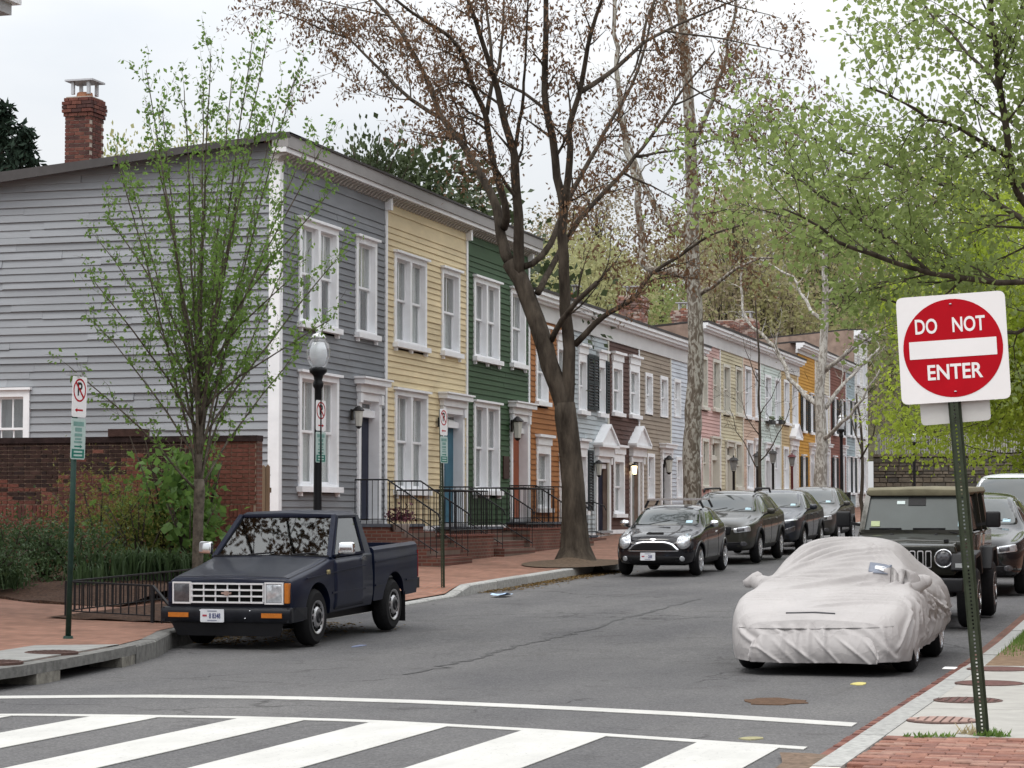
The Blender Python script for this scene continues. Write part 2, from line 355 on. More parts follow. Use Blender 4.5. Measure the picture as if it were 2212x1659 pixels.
# concrete apron behind the drain with its two covers
def sheet(poly, zf, thick, name, mat, parent=None, lift=.004):
    mb = MB(); top = [(x,y,zf(x,y)+lift) for x,y in poly]; bot = [(x,y,zf(x,y)-thick) for x,y in poly]; n = len(poly)
    mb.add(top+bot, [tuple(range(n))] + [(i,(i+1)%n,(i+1)%n+n,i+n) for i in range(n)]); o = mb.build(name, mat, parent); fixn(o); return o
ap = []
for Y in (18.0,18.65,19.8,22.0,22.4): ap.append((kx(Y)-.20,Y))
apron = sheet(ap + [(-11.15,22.4),(-11.8,21.75),(-11.65,20.6),(-11.75,18.2)], lambda x,y: lz(x,y), .05, 'concrete_apron', M('apron_concrete',(.25,.25,.24),.9,.15,6,bump=.2), left_pave, .012)
iron_brown = M('cast_iron_brown', (.085,.050,.042), .7, .25, 25, bump=.3)
def cover(p, r, zf, label, zlift=.016, bars=True, mat=None):
    t = thing('manhole_cover', label, 'manhole cover', (p.x,p.y,zf(p.x,p.y)+zlift), group='round utility covers in the pavements')
    z = zf(p.x,p.y)+zlift
    MB().lathe([(r,-.03),(r,.0),(r*.93,.004),(r*.93,-.002)], 32, (p.x,p.y,z)).build('rim', iron_brown, t)
    MB().lathe([(r*.92,-.03),(r*.92,.002)], 32, (p.x,p.y,z)).build('plate', mat or iron_brown, t)
    if bars:
        mb = MB(); k = 8
        for i in range(k):
            u = -.8+1.6*i/(k-1); h = math.sqrt(max(0,.86**2-u*u))*r
            if bars == 'brick':
                if h > .05: mb.box(p.x+u*r-.035, p.x+u*r+.035, p.y-h, p.y+h, z+.0021, z+.008)
            else: mb.box(p.x+u*r-.012, p.x+u*r+.012, p.y-h, p.y+h, z+.0021, z+.007)
        mb.build('rib', M('rib_pale',(.30,.20,.17),.8,.15,9) if bars == 'brick' else iron_brown, t)
cover(onG(111,1407,.235), .27, lz, 'dark round cover in the concrete above the storm drain', .018)
cover(onG(-12,1428,.235), .27, lz, 'round cover cut by the left picture edge', .018)
# ---- right pavement -----------------------------------------------
RK = -2.2
def rgz(X, Y): return rz(Y) + .15 + .012*min(4,max(0, X-RK))
rp = MB().grid(lambda X, Y: (X, Y, rgz(X,Y)-.02), [RK+.19,0,3,8,30], [9,12]+ys(13,40,1)+ys(42,140,4))
right_pave = setp(rp.build('pavement', pave_m), kind='structure'); fixn(right_pave)
kerb_r = setp(MB().box(RK,RK+.19,9,11.9,-.1,.15).build('kerb', granite), kind='structure')
pale = M('pale_granite', (.56,.53,.47), .8, .12, 15, bump=.2)
kerb_stones(kerb_r, lambda Y: RK, [11.92,13.35], lambda Y: rz(Y)+.15, 0, pale, -1)
kerb_stones(kerb_r, lambda Y: RK, [13.35,15.3,18.6,20.6]+ys(22.4,130,2.0), lambda Y: rz(Y)+.15, 0, granite, -1)
# concrete slabs
for a, b in ((15.3,17.5),(17.515,19.9),(19.915,22.6)):
    sheet([(RK+.195,a),(2.6,a),(2.6,b),(RK+.195,b)], rgz, .06, 'paving_slab', concrete, right_pave, .0)
# single bricks of the near pavement
bm_ = []
for i, c in enumerate([(.25,.125,.092),(.21,.10,.075),(.29,.155,.118),(.19,.10,.08),(.27,.16,.125)]):
    bm_.append(M('pavement_brick_%d' % i, c, .85, .22, 14, bump=.4, bscale=40))
brick_me = []
for m in bm_:
    mb = MB(); a, b, h, c = .098, .048, .05, .006
    mb.add([(-a,-b,-h),(a,-b,-h),(a,b,-h),(-a,b,-h),(-a,-b,-c),(a,-b,-c),(a,b,-c),(-a,b,-c),(-a+c,-b+c,0),(a-c,-b+c,0),(a-c,b-c,0),(-a+c,b-c,0)],
           [(0,3,2,1),(0,1,5,4),(1,2,6,5),(2,3,7,6),(3,0,4,7),(4,5,9,8),(5,6,10,9),(6,7,11,10),(7,4,8,11),(8,9,10,11)])
    brick_me.append(mb.mesh('brick', m))
r = random.Random(3); cnt = 0; Y = 15.24
while Y > 13.35 and cnt < 298:
    row = int((15.24-Y)/.1); X = RK+.30+(.1 if row % 2 else 0)
    while X < 1.05 and cnt < 298:
        if X < -.1 + (Y-13.3)*.62:
            link('brick', r.choice(brick_me), right_pave, (X, Y, rgz(X,Y)+r.uniform(-.006,.006)), (r.uniform(-.012,.012), r.uniform(-.012,.012), r.uniform(-.02,.02))); cnt += 1
        X += .2
    Y -= .1
# brick gutter along the right kerb: single bricks near, sheet beyond
gut = brick_mat('gutter_brick', (.15,.068,.052), (.19,.09,.068), (.12,.09,.07), .22, .1, 'XY', .0)
gutter = MB().grid(lambda X, Y: (X, Y, rz(Y)+.005), [RK-.26, RK-.004], [9,12]+ys(13,40,1)+ys(42,90,4)).build('gutter', gut); setp(gutter, kind='structure'); fixn(gutter)
gm = [M('gutter_brick_%d' % i, c, .85, .25, 12, bump=.4) for i, c in enumerate([(.175,.075,.058),(.14,.060,.048),(.21,.10,.078),(.12,.058,.05)])]
gme = []
for m in gm:
    mb = MB(); mb.box(-.118,.118,-.046,.046,-.04,.0); gme.append(mb.mesh('brick', m))
Y = 13.6
while Y < 25.2:
    for k in range(1):
        link('brick', r.choice(gme), gutter, (RK-.126-.244*k+r.uniform(-.004,.004), Y, rz(Y)+.018+r.uniform(-.004,.004)), (r.uniform(-.02,.02), r.uniform(-.02,.02), r.uniform(-.03,.03)))
    Y += .1
dirt = M('gutter_dirt', (.16,.115,.085), .95, .35, 16, bump=.5)
g = MB().grid(lambda X, Y: (X + .10*math.sin(Y*2.3)*(X < -2.5), Y, rz(Y)+.026+.008*math.sin(7*Y+9*X)), [RK-.46,RK-.3,RK-.15,RK-.003], ys(9,15.2,.3))
setp(g.build('silt', dirt), kind='structure'); fixn(bpy.data.objects['silt'])
# covers
bmat = M('cover_brick', (.115,.055,.048), .8, .3, 20)
for (x, y), rr, lab, bars in (((2038,1559),.26,'brick-filled round cover nearest to the sign post foot','brick'), ((2091,1515),.27,'second round cover from the picture bottom in the concrete pavement',True),
                        ((2138,1478),.30,'third round cover from the picture bottom in the concrete pavement',False), ((2160,1447),.31,'farthest round cover, next to the bare soil strip',False)):
    cover(onG(x,y,.15), rr, rgz, lab, .006, bars, bmat)
sheet([(RK+.2,22.62),(3,22.62),(3,30.8),(RK+.2,30.8)], rgz, .05, 'tree_strip_soil', M('bare_soil',(.19,.12,.08),.95,.3,9,bump=.5,col2=(.24,.17,.11)), right_pave, .0)
# ---- painted markings ----------------------------------------------
paint = worn_paint('road_paint', (.52,.515,.49), (.20,.20,.20))
def mark(poly, name, label):
    o = sheet(poly, lambda x,y: rz(y), -.003, name, paint, None, .008); setp(o, label, 'road marking', 'white crossing paint'); return o
def arcline(y_at, x0, x1, w, n=14):
    a = [(x0+(x1-x0)*i/n, y_at(x0+(x1-x0)*i/n)) for i in range(n+1)]
    return [(x,y-w/2) for x,y in a] + [(x,y+w/2) for x,y in reversed(a)]
def interp(tab): return lambda x: float(np.interp(x, [t[0] for t in tab], [t[1] for t in tab]))
L1 = [onG(x,y) for x,y in ((-60,1508),(0,1507.5),(300,1505),(600,1508),(900,1517),(1200,1530),(1500,1545),(1846,1567))]
L2 = [onG(x,y) for x,y in ((-60,1546),(0,1545),(300,1548),(560,1552),(800,1559),(1130,1577),(1500,1602),(1740,1618))]
y1 = interp([(p.x,p.y) for p in L1]); y2 = interp([(p.x,p.y) for p in L2])
mark(arcline(y1, L1[0].x, L1[-1].x, .30, 16), 'stop_line', 'thin white stop line curving across the road beyond the crossing')
mark(arcline(y2, L2[0].x, L2[-1].x, .17, 16), 'crossing_line', 'white edge line along the far side of the striped crossing')
bars_ = [(-10.95,-10.4),(-9.7,-9.13),(-8.5,-7.95),(-7.3,-6.74),(-6.18,-5.5),(-4.86,-4.15),(-3.42,-2.8)]
names = ['leftmost wide white crossing bar, cut by the picture edge', 'second wide white crossing bar from the left', 'third wide white crossing bar from the left', 'middle wide white crossing bar',
         'wide white crossing bar just right of the middle', 'second wide white crossing bar from the right', 'wide white crossing bar nearest to the brick gutter']
for (a, b), nm in zip(bars_, names):
    mark([(a,11.2),(b,11.2),(b,y2(b)-.088),(a,y2(a)-.088)], 'crossing_bar', nm)
# rust-brown patch, yellow survey marks, litter
def blob(c, rx, ry, n, seed, z, name, mat, label, cat, rot=0.):
    q = random.Random(seed); mb = MB(); pts = []
    for i in range(n):
        a = 2*math.pi*i/n; k = q.uniform(.72,1.1); x, y = rx*k*math.cos(a), ry*k*math.sin(a)
        pts.append((c.x+x*math.cos(rot)-y*math.sin(rot), c.y+x*math.sin(rot)+y*math.cos(rot)))
    o = sheet(pts, lambda x,y: rz(y), 0, name, mat, None, z); setp(o, label, cat); return o
blob(onG(1675,1516), .33, .36, 22, 4, .007, 'rust_stain', M('rust_stain',(.10,.060,.038),.95,.35,16,bump=.5), 'rust brown dirt patch on the asphalt in front of the covered car', 'stain')
ylw = M('survey_yellow', (.52,.46,.17), .8, .25, 20)
blob(onG(1855,1478), .07, .20, 9, 5, .007, 'survey_mark', ylw, 'faint yellow paint mark on the road below the covered car', 'paint mark')
blob(onG(1622,1596), .09, .12, 9, 6, .0075, 'survey_mark', M('survey_yellow_faint',(.30,.28,.16),.8,.25,20), 'faded yellow paint mark beside the crossing edge line', 'paint mark')
blob(onG(774,1396), .06, .22, 8, 8, .007, 'survey_mark', M('survey_blue',(.17,.20,.30),.8,.2,20), 'faint blue paint mark on the road beside the pickup front wheel', 'paint mark')
p = onG(1084,1287,.02); mb = MB(); mb.grid(lambda u,v: (p.x+u*.26-.13, p.y+v*.5-.25, rz(p.y)+.03+.05*abs(u-.4)+.02*math.sin(6*v)), [0,.25,.5,.75,1], [0,.25,.5,.75,1])
o = mb.build('litter_wrapper', M('wrapper_blue', (.45,.62,.85), .35, .1, 5)); fixn(o); setp(o, 'crumpled pale blue wrapper lying in the left gutter', 'litter')
p = onG(2052,1445,.15); mb = MB().box(p.x-.06,p.x+.06,p.y-.12,p.y+.12,rgz(p.x,p.y)+.006,rgz(p.x,p.y)+.012)
setp(mb.build('paper_scrap', M('paper_white',(.8,.8,.78),.7,.04,5)), 'small white paper scrap on the right kerb near the covered car', 'litter')
# brown catkins and pollen drifted into the left gutter
litter_m = M('leaf_litter', (.20,.125,.045), .95, .4, 20, col2=(.30,.20,.08))
g = MB(); q = random.Random(11)
for i in range(1500):
    Y = 38+ q.random()**.8*9; w = .55 if Y > 40 else .25*(Y-37)
    X = -12.04 + abs(q.gauss(0,.4))*w; s_ = q.uniform(.02,.05); a = q.random()*6.3; z = rz(Y)+.004+q.random()*.02
    g.add([(X-s_*math.cos(a),Y-s_*math.sin(a),z),(X+.4*s_*math.sin(a),Y-.4*s_*math.cos(a),z+.008),(X+s_*math.cos(a),Y+s_*math.sin(a),z),(X-.4*s_*math.sin(a),Y+.4*s_*math.cos(a),z+.01)],[(0,1,2,3)])
for i in range(900):
    Y = 25.8+q.random()*4.2; X = kx(Y)+.03+abs(q.gauss(0,.5))*1.0; s_ = q.uniform(.02,.04); a = q.random()*6.3; z = rz(Y)+.004+q.random()*.02
    g.add([(X-s_*math.cos(a),Y-s_*math.sin(a),z),(X+.4*s_*math.sin(a),Y-.4*s_*math.cos(a),z+.008),(X+s_*math.cos(a),Y+s_*math.sin(a),z),(X-.4*s_*math.sin(a),Y+.4*s_*math.cos(a),z+.01)],[(0,1,2,3)])
setp(g.build('leaf_litter', litter_m), 'yellow brown catkins and leaf litter drifted along the left gutter', 'leaf litter', kind='stuff')

# dark tar seam wandering up the middle of the road
def seam(pts, w, label, seed):
    q = random.Random(seed); P = [onG(*p) for p in pts]; L, R_ = [], []
    for i in range(len(P)-1):
        for k in range(10):
            u = k/10; p = P[i].lerp(P[i+1], u); ww = w*q.uniform(.15,1.0); ox = q.gauss(0,.05); L.append((p.x-ww+ox,p.y)); R_.append((p.x+ww+ox,p.y))
    mb = MB(); n = len(L)
    for i in range(n-1): mb.add([(*L[i],rz(L[i][1])+.005),(*R_[i],rz(R_[i][1])+.005),(*R_[i+1],rz(R_[i+1][1])+.005),(*L[i+1],rz(L[i+1][1])+.005)],[(0,1,2,3)])
    setp(fixn(mb.build('tar_seam', M('tar',(.088,.087,.088),.9,.3,14,bump=.4))), label, 'road seam')
seam([(880,1458),(1000,1428),(1120,1396),(1250,1364),(1400,1322),(1520,1292)], .045, 'dark tar seam wandering up the middle of the road', 3)
# ================================================================== row houses
XF = -16.5                                  # plane of the house fronts
PLK = {}
def plank_mesh(mat, tb=.030, tt=.006):
    if mat.name in PLK: return PLK[mat.name]
    mb = MB(); mb.add([(0,0,0),(tb,0,.004),(tt,0,1.06),(0,0,1.06),(0,1,0),(tb,1,.004),(tt,1,1.06),(0,1,1.06)],
                      [(0,1,2,3),(7,6,5,4),(1,5,6,2),(0,4,5,1),(2,6,7,3)])
    me = mb.mesh('plank', mat); PLK[mat.name] = me; return me
def cut(segs, a, b):
    out = []
    for s, e in segs:
        if b <= s or a >= e: out.append((s,e)); continue
        if a > s+.02: out.append((s,a))
        if b < e-.02: out.append((b,e))
    return out
def siding(house, mat, y0, y1, z0, z1, expo, holes, seed=0, X=XF):
    me = plank_mesh(mat); r = random.Random(seed); n = int(round((z1-z0)/expo)); e = (z1-z0)/n
    for i in range(n):
        za, zb = z0+i*e, z0+(i+1)*e; segs = [(y0,y1)]
        for (ha,hb,hz0,hz1) in holes:
            if hz0 < (za+zb)/2 < hz1: segs = cut(segs, ha, hb)
        for s, t in segs:
            if t-s > 3.6 and r.random() < .5:
                m = s+(t-s)*r.uniform(.3,.7); parts = [(s,m-.002),(m+.002,t)]
            else: parts = [(s,t)]
            for a, b in parts:
                link('plank', me, house, (X + r.uniform(0,.007), a, za+r.uniform(-.004,.004)), (r.uniform(-.0012,.0012),0,0), (1, b-a, e))
blind = M('window_blind', (.70,.70,.67), .8, .10, 2, rnd=.12)
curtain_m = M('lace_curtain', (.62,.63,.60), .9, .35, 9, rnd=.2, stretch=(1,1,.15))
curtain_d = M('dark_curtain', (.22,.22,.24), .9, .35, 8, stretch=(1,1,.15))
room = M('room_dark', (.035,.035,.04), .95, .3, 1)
pane_g = glass_mat('window_glass', (.95,.97,.97), .95, .03, .10)
def window(house, ya, yb, z0, z1, n=1, cap='drip', sill=True, style='curtain', mt=True, deep=.16, casing=.11, frame=None, X=XF, lugs=True, head=0.):
    """casing between Y ya..yb and z0..z1; n sash units side by side"""
    fr = frame or white; mb = MB(); c = casing; P = .055
    mb.box(X-deep, X+P, ya, ya+c, z0, z1); mb.box(X-deep, X+P, yb-c, yb, z0, z1)
    mb.box(X-deep, X+P, ya+c, yb-c, z1-c-head, z1); mb.box(X-deep, X+P-.002, ya+c, yb-c, z0, z0+.05)
    w = (yb-ya-2*c); mull = .13
    uw = (w - mull*(n-1))/n
    for i in range(1, n): mb.box(X-deep, X+P-.004, ya+c+i*uw+(i-1)*mull, ya+c+i*uw+i*mull, z0+.05, z1-c-head)
    if cap == 'drip': mb.box(X, X+.13, ya-.06, yb+.06, z1+.001, z1+.05)
    elif cap == 'crown':
        mb.box(X, X+.09, ya-.03, yb+.03, z1+.001, z1+.20); mb.box(X, X+.17, ya-.10, yb+.10, z1+.201, z1+.27)
    if sill:
        mb.box(X, X+.14, ya-.06, yb+.06, z0-.11, z0-.001)
        if lugs:
            for k in range(n+1): 
                yy = ya+.06+(yb-ya-.12)*k/n; mb.box(X, X+.09, yy-.035, yy+.035, z0-.19, z0-.111)
    win = mb.build('window', fr, house)
    for i in range(n):
        a = ya+c+i*(uw+mull); b = a+uw; zt, zb = z1-c-head, z0+.05; zm = zb+(zt-zb)*.5
        for (s0, s1, xo, nm) in ((zm-.02,zt,-.06,'upper_sash'), (zb,zm+.02,-.10,'lower_sash')):
            m2 = MB(); f = .05; x0, x1 = X+xo-.035, X+xo
            m2.box(x0,x1,a+.002,a+f,s0,s1); m2.box(x0,x1,b-f,b-.002,s0,s1); m2.box(x0,x1,a+f,b-f,s1-f,s1-.001); m2.box(x0,x1,a+f,b-f,s0+.001,s0+f)
            if mt: m2.box(x0+.004,x1-.004,(a+b)/2-.014,(a+b)/2+.014,s0+f,s1-f)
            m2.build(nm, fr, win)
            halves = ((a+f,(a+b)/2-.015),((a+b)/2+.015,b-f)) if mt else ((a+f,b-f),)
            for p, q in halves: MB().box(x0+.012,x0+.018,p,q,s0+f,s1-f).build('pane', pane_g, win)
        mb2 = MB(); xb = X-deep+.004
        if style == 'curtain': mb2.grid(lambda y, z: (xb+.012*math.sin(y*40), y, z), ys(a,b,.03), [zb,zt]); mt_ = curtain_m
        elif style == 'blind': mb2.box(xb-.004,xb,a,b,zb,zt); mt_ = blind
        elif style == 'half':
            mb2.box(xb-.004,xb,a,b,zb+(zt-zb)*.5,zt); mt_ = blind
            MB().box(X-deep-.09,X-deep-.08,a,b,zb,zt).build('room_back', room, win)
        elif style == 'drapes':
            k = (b-a)*.28
            for p, q in ((a,a+k),(b-k,b)): mb2.grid(lambda y, z: (xb+.012*math.sin(y*45), y, z), ys(p,q,.025), [zb,zt])
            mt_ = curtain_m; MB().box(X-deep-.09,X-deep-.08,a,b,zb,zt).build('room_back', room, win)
        else: mb2.box(xb-.06,xb-.05,a,b,zb,zt); mt_ = curtain_d
        mb2.build('curtain', mt_, win)
    return (ya, yb, z0-(.11 if sill else 0), z1+(.05 if cap == 'drip' else .2 if cap else 0))
def door(house, ya, yb, z0, z1, ztr, leaf, crown='crown', rec=.17, X=XF, glass=True, frame=None, knocker=True):
    """panelled door set back in a white casing with a transom light; z0 sill, ztr top of leaf, z1 top of casing"""
    fr = frame or white; c = .14; mb = MB(); P = .07
    mb.box(X-rec, X+P, ya, ya+c, z0, z1); mb.box(X-rec, X+P, yb-c, yb, z0, z1); mb.box(X-rec, X+P, ya+c, yb-c, z1-.16, z1)
    mb.box(X-rec, X-.03, ya+c, yb-c, ztr, ztr+.14)
    if crown == 'crown':
        mb.box(X, X+.13, ya-.04, yb+.04, z1+.001, z1+.16); mb.box(X, X+.24, ya-.14, yb+.14, z1+.161, z1+.27); mb.box(X, X+.28, ya-.18, yb+.18, z1+.271, z1+.31)
    elif crown == 'pediment':
        mb.box(X, X+.16, ya-.04, yb+.04, z1+.001, z1+.26); mb.box(X, X+.30, ya-.14, yb+.14, z1+.261, z1+.34)
        m = (ya+yb)/2; h = z1+.342
        mb.prism([(X,ya-.16,h),(X,yb+.16,h),(X,m,h+.50)], (.24,0,0))
        for s, yy in ((-1,ya-.19),(1,yb+.19)):
            mb.prism([(X,yy,h-.03),(X,m,h+.53),(X,m,h+.60),(X,yy,h+.04)] if s < 0 else [(X,m,h+.53),(X,yy,h-.03),(X,yy,h+.04),(X,m,h+.60)], (.30,0,0))
    elif crown == 'simple': mb.box(X, X+.14, ya-.06, yb+.06, z1+.001, z1+.07)
    for s, yy in ((1,ya+.05),(-1,yb-.05)): mb.box(X+P+.001, X+P+.05, yy-.07, yy+.07, z1-.22, z1-.02)
    d = fixn(mb.build('door', fr, house))
    a, b = ya+c, yb-c; xl = X-rec
    lb = MB().box(xl-.05, xl, a, b, z0+.02, ztr)
    h = ztr-z0
    for (p, q) in ((.08,.30),(.36,.62),(.68,.95)):
        for (u, v) in ((.12,.46),(.54,.88)):
            lb.box(xl+.001, xl+.016, a+(b-a)*u, a+(b-a)*v, z0+h*p, z0+h*q)
    lb.build('leaf', leaf, d)
    if knocker: MB().box(xl+.017, xl+.05, a+.07, a+.13, z0+h*.46, z0+h*.54).build('door_knob', M('brass',(.45,.36,.18),.3,.1,5,metal=1), d)
    if glass and z1-.16-ztr-.14 > .12:
        t0, t1 = ztr+.14, z1-.16
        MB().box(xl+.02, xl+.026, a, b, t0, t1).build('transom_pane', pane_g, d)
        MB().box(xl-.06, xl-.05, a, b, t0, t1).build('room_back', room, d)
        fb = MB(); fb.box(xl+.0265,xl+.05,a,a+.06,t0,t1); fb.box(xl+.0265,xl+.05,b-.06,b,t0,t1); fb.box(xl+.0265,xl+.05,a+.06,b-.06,t1-.05,t1); fb.box(xl+.0265,xl+.05,a+.06,b-.06,t0,t0+.05)
        fb.box(xl+.0265,xl+.045,(a+b)/2-.015,(a+b)/2+.015,t0+.05,t1-.05); fb.build('transom_frame', fr, d)
    MB().box(X-rec-.06, X+.12, ya-.01, yb+.01, z0-.07, z0-.001).build('threshold', M('threshold_stone',(.30,.30,.31),.8,.15,8), d)
    return (ya, yb, z0-.07, z1 + {'crown':.3,'pediment':.36,'simple':.07,None:0}[crown])
def shutter(house, ya, yb, z0, z1, mat, X=XF, ang=0.):
    mb = MB(); f = .06; x0, x1 = X+.058, X+.095
    mb.box(x0,x1,ya,ya+f,z0,z1); mb.box(x0,x1,yb-f,yb,z0,z1)
    for p, q in ((z0,z0+.08),((z0+z1)/2-.04,(z0+z1)/2+.04),(z1-.08,z1)): mb.box(x0,x1,ya+f,yb-f,p,q)
    o = mb.build('shutter', mat, house)
    for p, q in ((z0+.08,(z0+z1)/2-.04),((z0+z1)/2+.04,z1-.08)):
        k = int((q-p)/.075); s = MB()
        for i in range(k):
            z = p+(q-p)*(i+.5)/k; s.beam((x0+.018,ya+f,z),(x0+.018,yb-f,z),.03,.045,(.7,0,.7))
        s.build('louvre', mat, o)
    return o
def PX(xl, xr, yt, yb, X=XF):
    """window rectangle read off the photo at the house-front plane"""
    a, b = onX(xl,yt,X), onX(xl,yb,X); c = onX(xr,yt,X); return a.y, c.y, b.z, a.z
def paint_m(name, c): return M('siding_'+name, c, .62, .15, 1.3, rnd=.06, bump=.10, bscale=18, stretch=(1,.5,1.6), detail=6)
roof_m = M('roof_metal', (.055,.05,.05), .6, .2, 3)
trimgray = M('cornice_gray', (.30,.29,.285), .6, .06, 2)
stone_w = M('foundation_white', (.68,.68,.66), .8, .12, 4, bump=.2)
def house(name, label, y0, y1, z0, ztop, roofz, depth=9.0, base_mat=None, X=XF, group='row houses along the left side', slope=.082):
    h = thing('row_house', label, 'house', (X, (y0+y1)/2, rz((y0+y1)/2)+.2), group=group)
    core = MB(); z = rz(y0)-.2; s = roofz-.02
    g0 = .25 if name == 'gray' else .01; core.prism([(X-.30,y0+g0,z),(X-depth,y0+g0,z),(X-depth,y0+g0,s-slope*depth),(X-.30,y0+g0,s)], (0,y1-y0-g0-.01,0))
    core.build('wall', M('party_wall',(.30,.22,.18),.9,.25,3,bump=.3), h)
    fixn(bpy.data.objects[h.children[-1].name])
    MB().box(X-.32, X+.004, y0, y1, rz(y0)-.2, z0-.002).build('foundation', base_mat or stone_w, h)
    for yy in (y0+.002, y1-.022): MB().box(X-.31, X-.002, yy, yy+.02, z0, s-.03).build('side_return', MATS['party_wall'], h)
    rf = MB(); o = .03
    rf.prism([(X-.30,y0+.0,s+.01),(X-depth-.1,y0,s+.01-slope*depth),(X-depth-.1,y0,s+.07-slope*depth),(X-.30,y0,s+.07)], (0,y1-y0,0))
    fixn(rf.build('roof', roof_m, h))
    return h
def corner_board(h, y, w, z0, z1, mat=None, X=XF): MB().box(X, X+.05, y-w/2, y+w/2, z0, z1).build('trim_board', mat or white, h)
def cornice_row1(h, y0, y1, zt, endcap=None):
    """deep boxed cornice with a row of small brackets; zt top of roof edge"""
    f = zt
    MB().box(XF-.30, XF+.36, y0, y1, f-.045, f).build('roof_edge', roof_m, h)
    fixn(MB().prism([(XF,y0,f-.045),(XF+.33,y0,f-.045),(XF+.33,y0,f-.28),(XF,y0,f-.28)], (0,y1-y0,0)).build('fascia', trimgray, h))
    MB().box(XF, XF+.29, y0, y1, f-.37, f-.281).build('cornice', M('cornice_white',(.74,.74,.75),.55,.05,2), h)
    n = int((y1-y0)/.20); me = None
    bmx = MB(); bmx.prism([(0,-.04,0),(.22,-.04,0),(.22,-.04,-.035),(.12,-.04,-.07),(.06,-.04,-.13),(0,-.04,-.14)], (0,.08,0))
    me = bmx.mesh('bracket', M('bracket_tan',(.42,.40,.37),.6,.06,3))
    for i in range(n):
        link('bracket', me, h, (XF+.02, y0+(i+.5)*(y1-y0)/n, f-.371))
HX = [599.5, 831.5, 1006.5, 1141]           # house boundaries of the first row
Y1 = [onX(x, 900, XF).y for x in HX]
zt1 = onX(616, 281, XF+.34).z
ZT = zt1
fz1 = onX(640, 1140, XF).z                   # top of the foundation of the first row
specs1 = [
 ('gray', (.20,.21,.225), 'slate gray clapboard house at the row end with navy door', M('door_navy',(.018,.022,.045),.45,.1,5)),
 ('yellow', (.66,.55,.35), 'pale yellow clapboard house with teal blue door', M('door_teal',(.045,.14,.20),.45,.1,5)),
 ('green', (.042,.082,.040), 'dark green clapboard house with orange red door', M('door_orange',(.28,.075,.030),.45,.1,5))]
wins1 = [
 [((643,727,471,694),2,'drip','half'), ((766,810,510,717),1,'drip','half'), ((642.5,727.5,803,1050),2,'drip','blind')],
 [((849,918,544,738),2,'drip','curtain'), ((951,990,578,757),1,'drip','curtain'), ((850,920.5,841,1058),2,'drip','curtain')],
 [((1020.5,1076,597,769),2,'drip','drapes'), ((1100.5,1132,622,783),1,'drip','drapes'), ((1020.5,1076,867,1059),2,'drip','drapes')]]
doors1 = [(769,818,846,1124,903), (949,998,876,1131,925), (1099.5,1138,893,1121,937)]
H1 = []
for i, (nm, c, lab, leaf) in enumerate(specs1):
    y0, y1 = Y1[i], Y1[i+1]; pm = paint_m(nm, c)
    fz = fz1
    h = house(nm, lab, y0, y1, fz, ZT, ZT-.03); H1.append(h); holes = []
    for (r4, n, cap, st) in wins1[i]:
        a, b, z0, z1 = PX(*r4); holes.append(window(h, a, b, z0, z1, n, cap, True, st, casing=.115, deep=.165))
    xl, xr, yt, yb, ydt = doors1[i]; a, b, z0, z1 = PX(xl,xr,yt,yb); zl = onX((xl+xr)/2, ydt, XF-.15).z
    holes.append(door(h, a, b, z0, z1, zl, leaf))
    ztop = ZT-.37
    siding(h, pm, y0+(.10 if i == 0 else .06), y1-.06, fz, ztop-.62, .131, holes, i)
    for k in range(2):                       # two wide frieze boards under the brackets
        z = ztop-.62+.31*k; link('plank', plank_mesh(pm), h, (XF+.002, y0+.06, z), None, (1, y1-y0-.12, .306))
    MB().box(XF, XF+.045, y0+(.10 if i == 0 else .06), y1-.06, fz-.16, fz-.004).build('water_table', white, h)
    if i == 0: MB().box(XF-.02, XF+.055, y0, y0+.09, fz1-.1, ztop-.05).build('corner_board', white, h)
    corner_board(h, y1-.03, .11, fz-.1, ztop-.30)
    MB().box(XF, XF+.16, y1-.10, y1+.03, ztop-.30, ztop-.002).build('cornice_block', white, h)
    cornice_row1(h, y0 - (.35 if i == 0 else 0), y1 + (.25 if i == 2 else 0), ZT)
# lamps and number plates of the first row
lantern_m = M('lantern_black', (.02,.018,.018), .4, .1, 5)
lamp_glass = M('lantern_glass', (.55,.55,.50), .25, .05, 5)
def sconce(x, y, label, s=1., lit=False, X=XF):
    p = onX(x, y, X+.05); t = thing('wall_lantern', label, 'lantern', (X+.05,p.y,p.z), group='lanterns beside the house doors')
    mb = MB(); mb.box(X+.06,X+.09,p.y-.05*s,p.y+.05*s,p.z-.1*s,p.z+.1*s); mb.tube([(X+.08,p.y,p.z+.05*s),(X+.16,p.y,p.z+.13*s),(X+.22,p.y,p.z+.10*s)],.014*s,6)
    mb.build('bracket', lantern_m, t)
    MB().lathe([(.02*s,.16*s),(.11*s,.08*s),(.10*s,.07*s)],8,(X+.22,p.y,p.z)).build('roof', lantern_m, t)
    g = emit_mat('lit_bulb',(1,.78,.42),4.) if lit else lamp_glass
    MB().lathe([(.055*s,-.20*s),(.085*s,.065*s)],6,(X+.22,p.y,p.z)).build('glass', g, t)
    MB().lathe([(.02*s,-.25*s),(.06*s,-.205*s)],6,(X+.22,p.y,p.z)).build('base', lantern_m, t)
sconce(758, 896, 'black lantern left of the navy door', 1.15)
sconce(946, 912, 'dark lantern left of the teal door', 1.1)
sconce(1104, 920, 'large black lantern beside the orange red door', 1.5)
p = onX(1091, 1010, XF); setp(MB().box(XF+.03,XF+.06,p.y-.28,p.y+.20,p.z-.28,p.z+.28).build('wall_plaque', M('plaque',(.06,.035,.03),.6,.2,9)), 'small dark wall plaque on the green house', 'plaque')
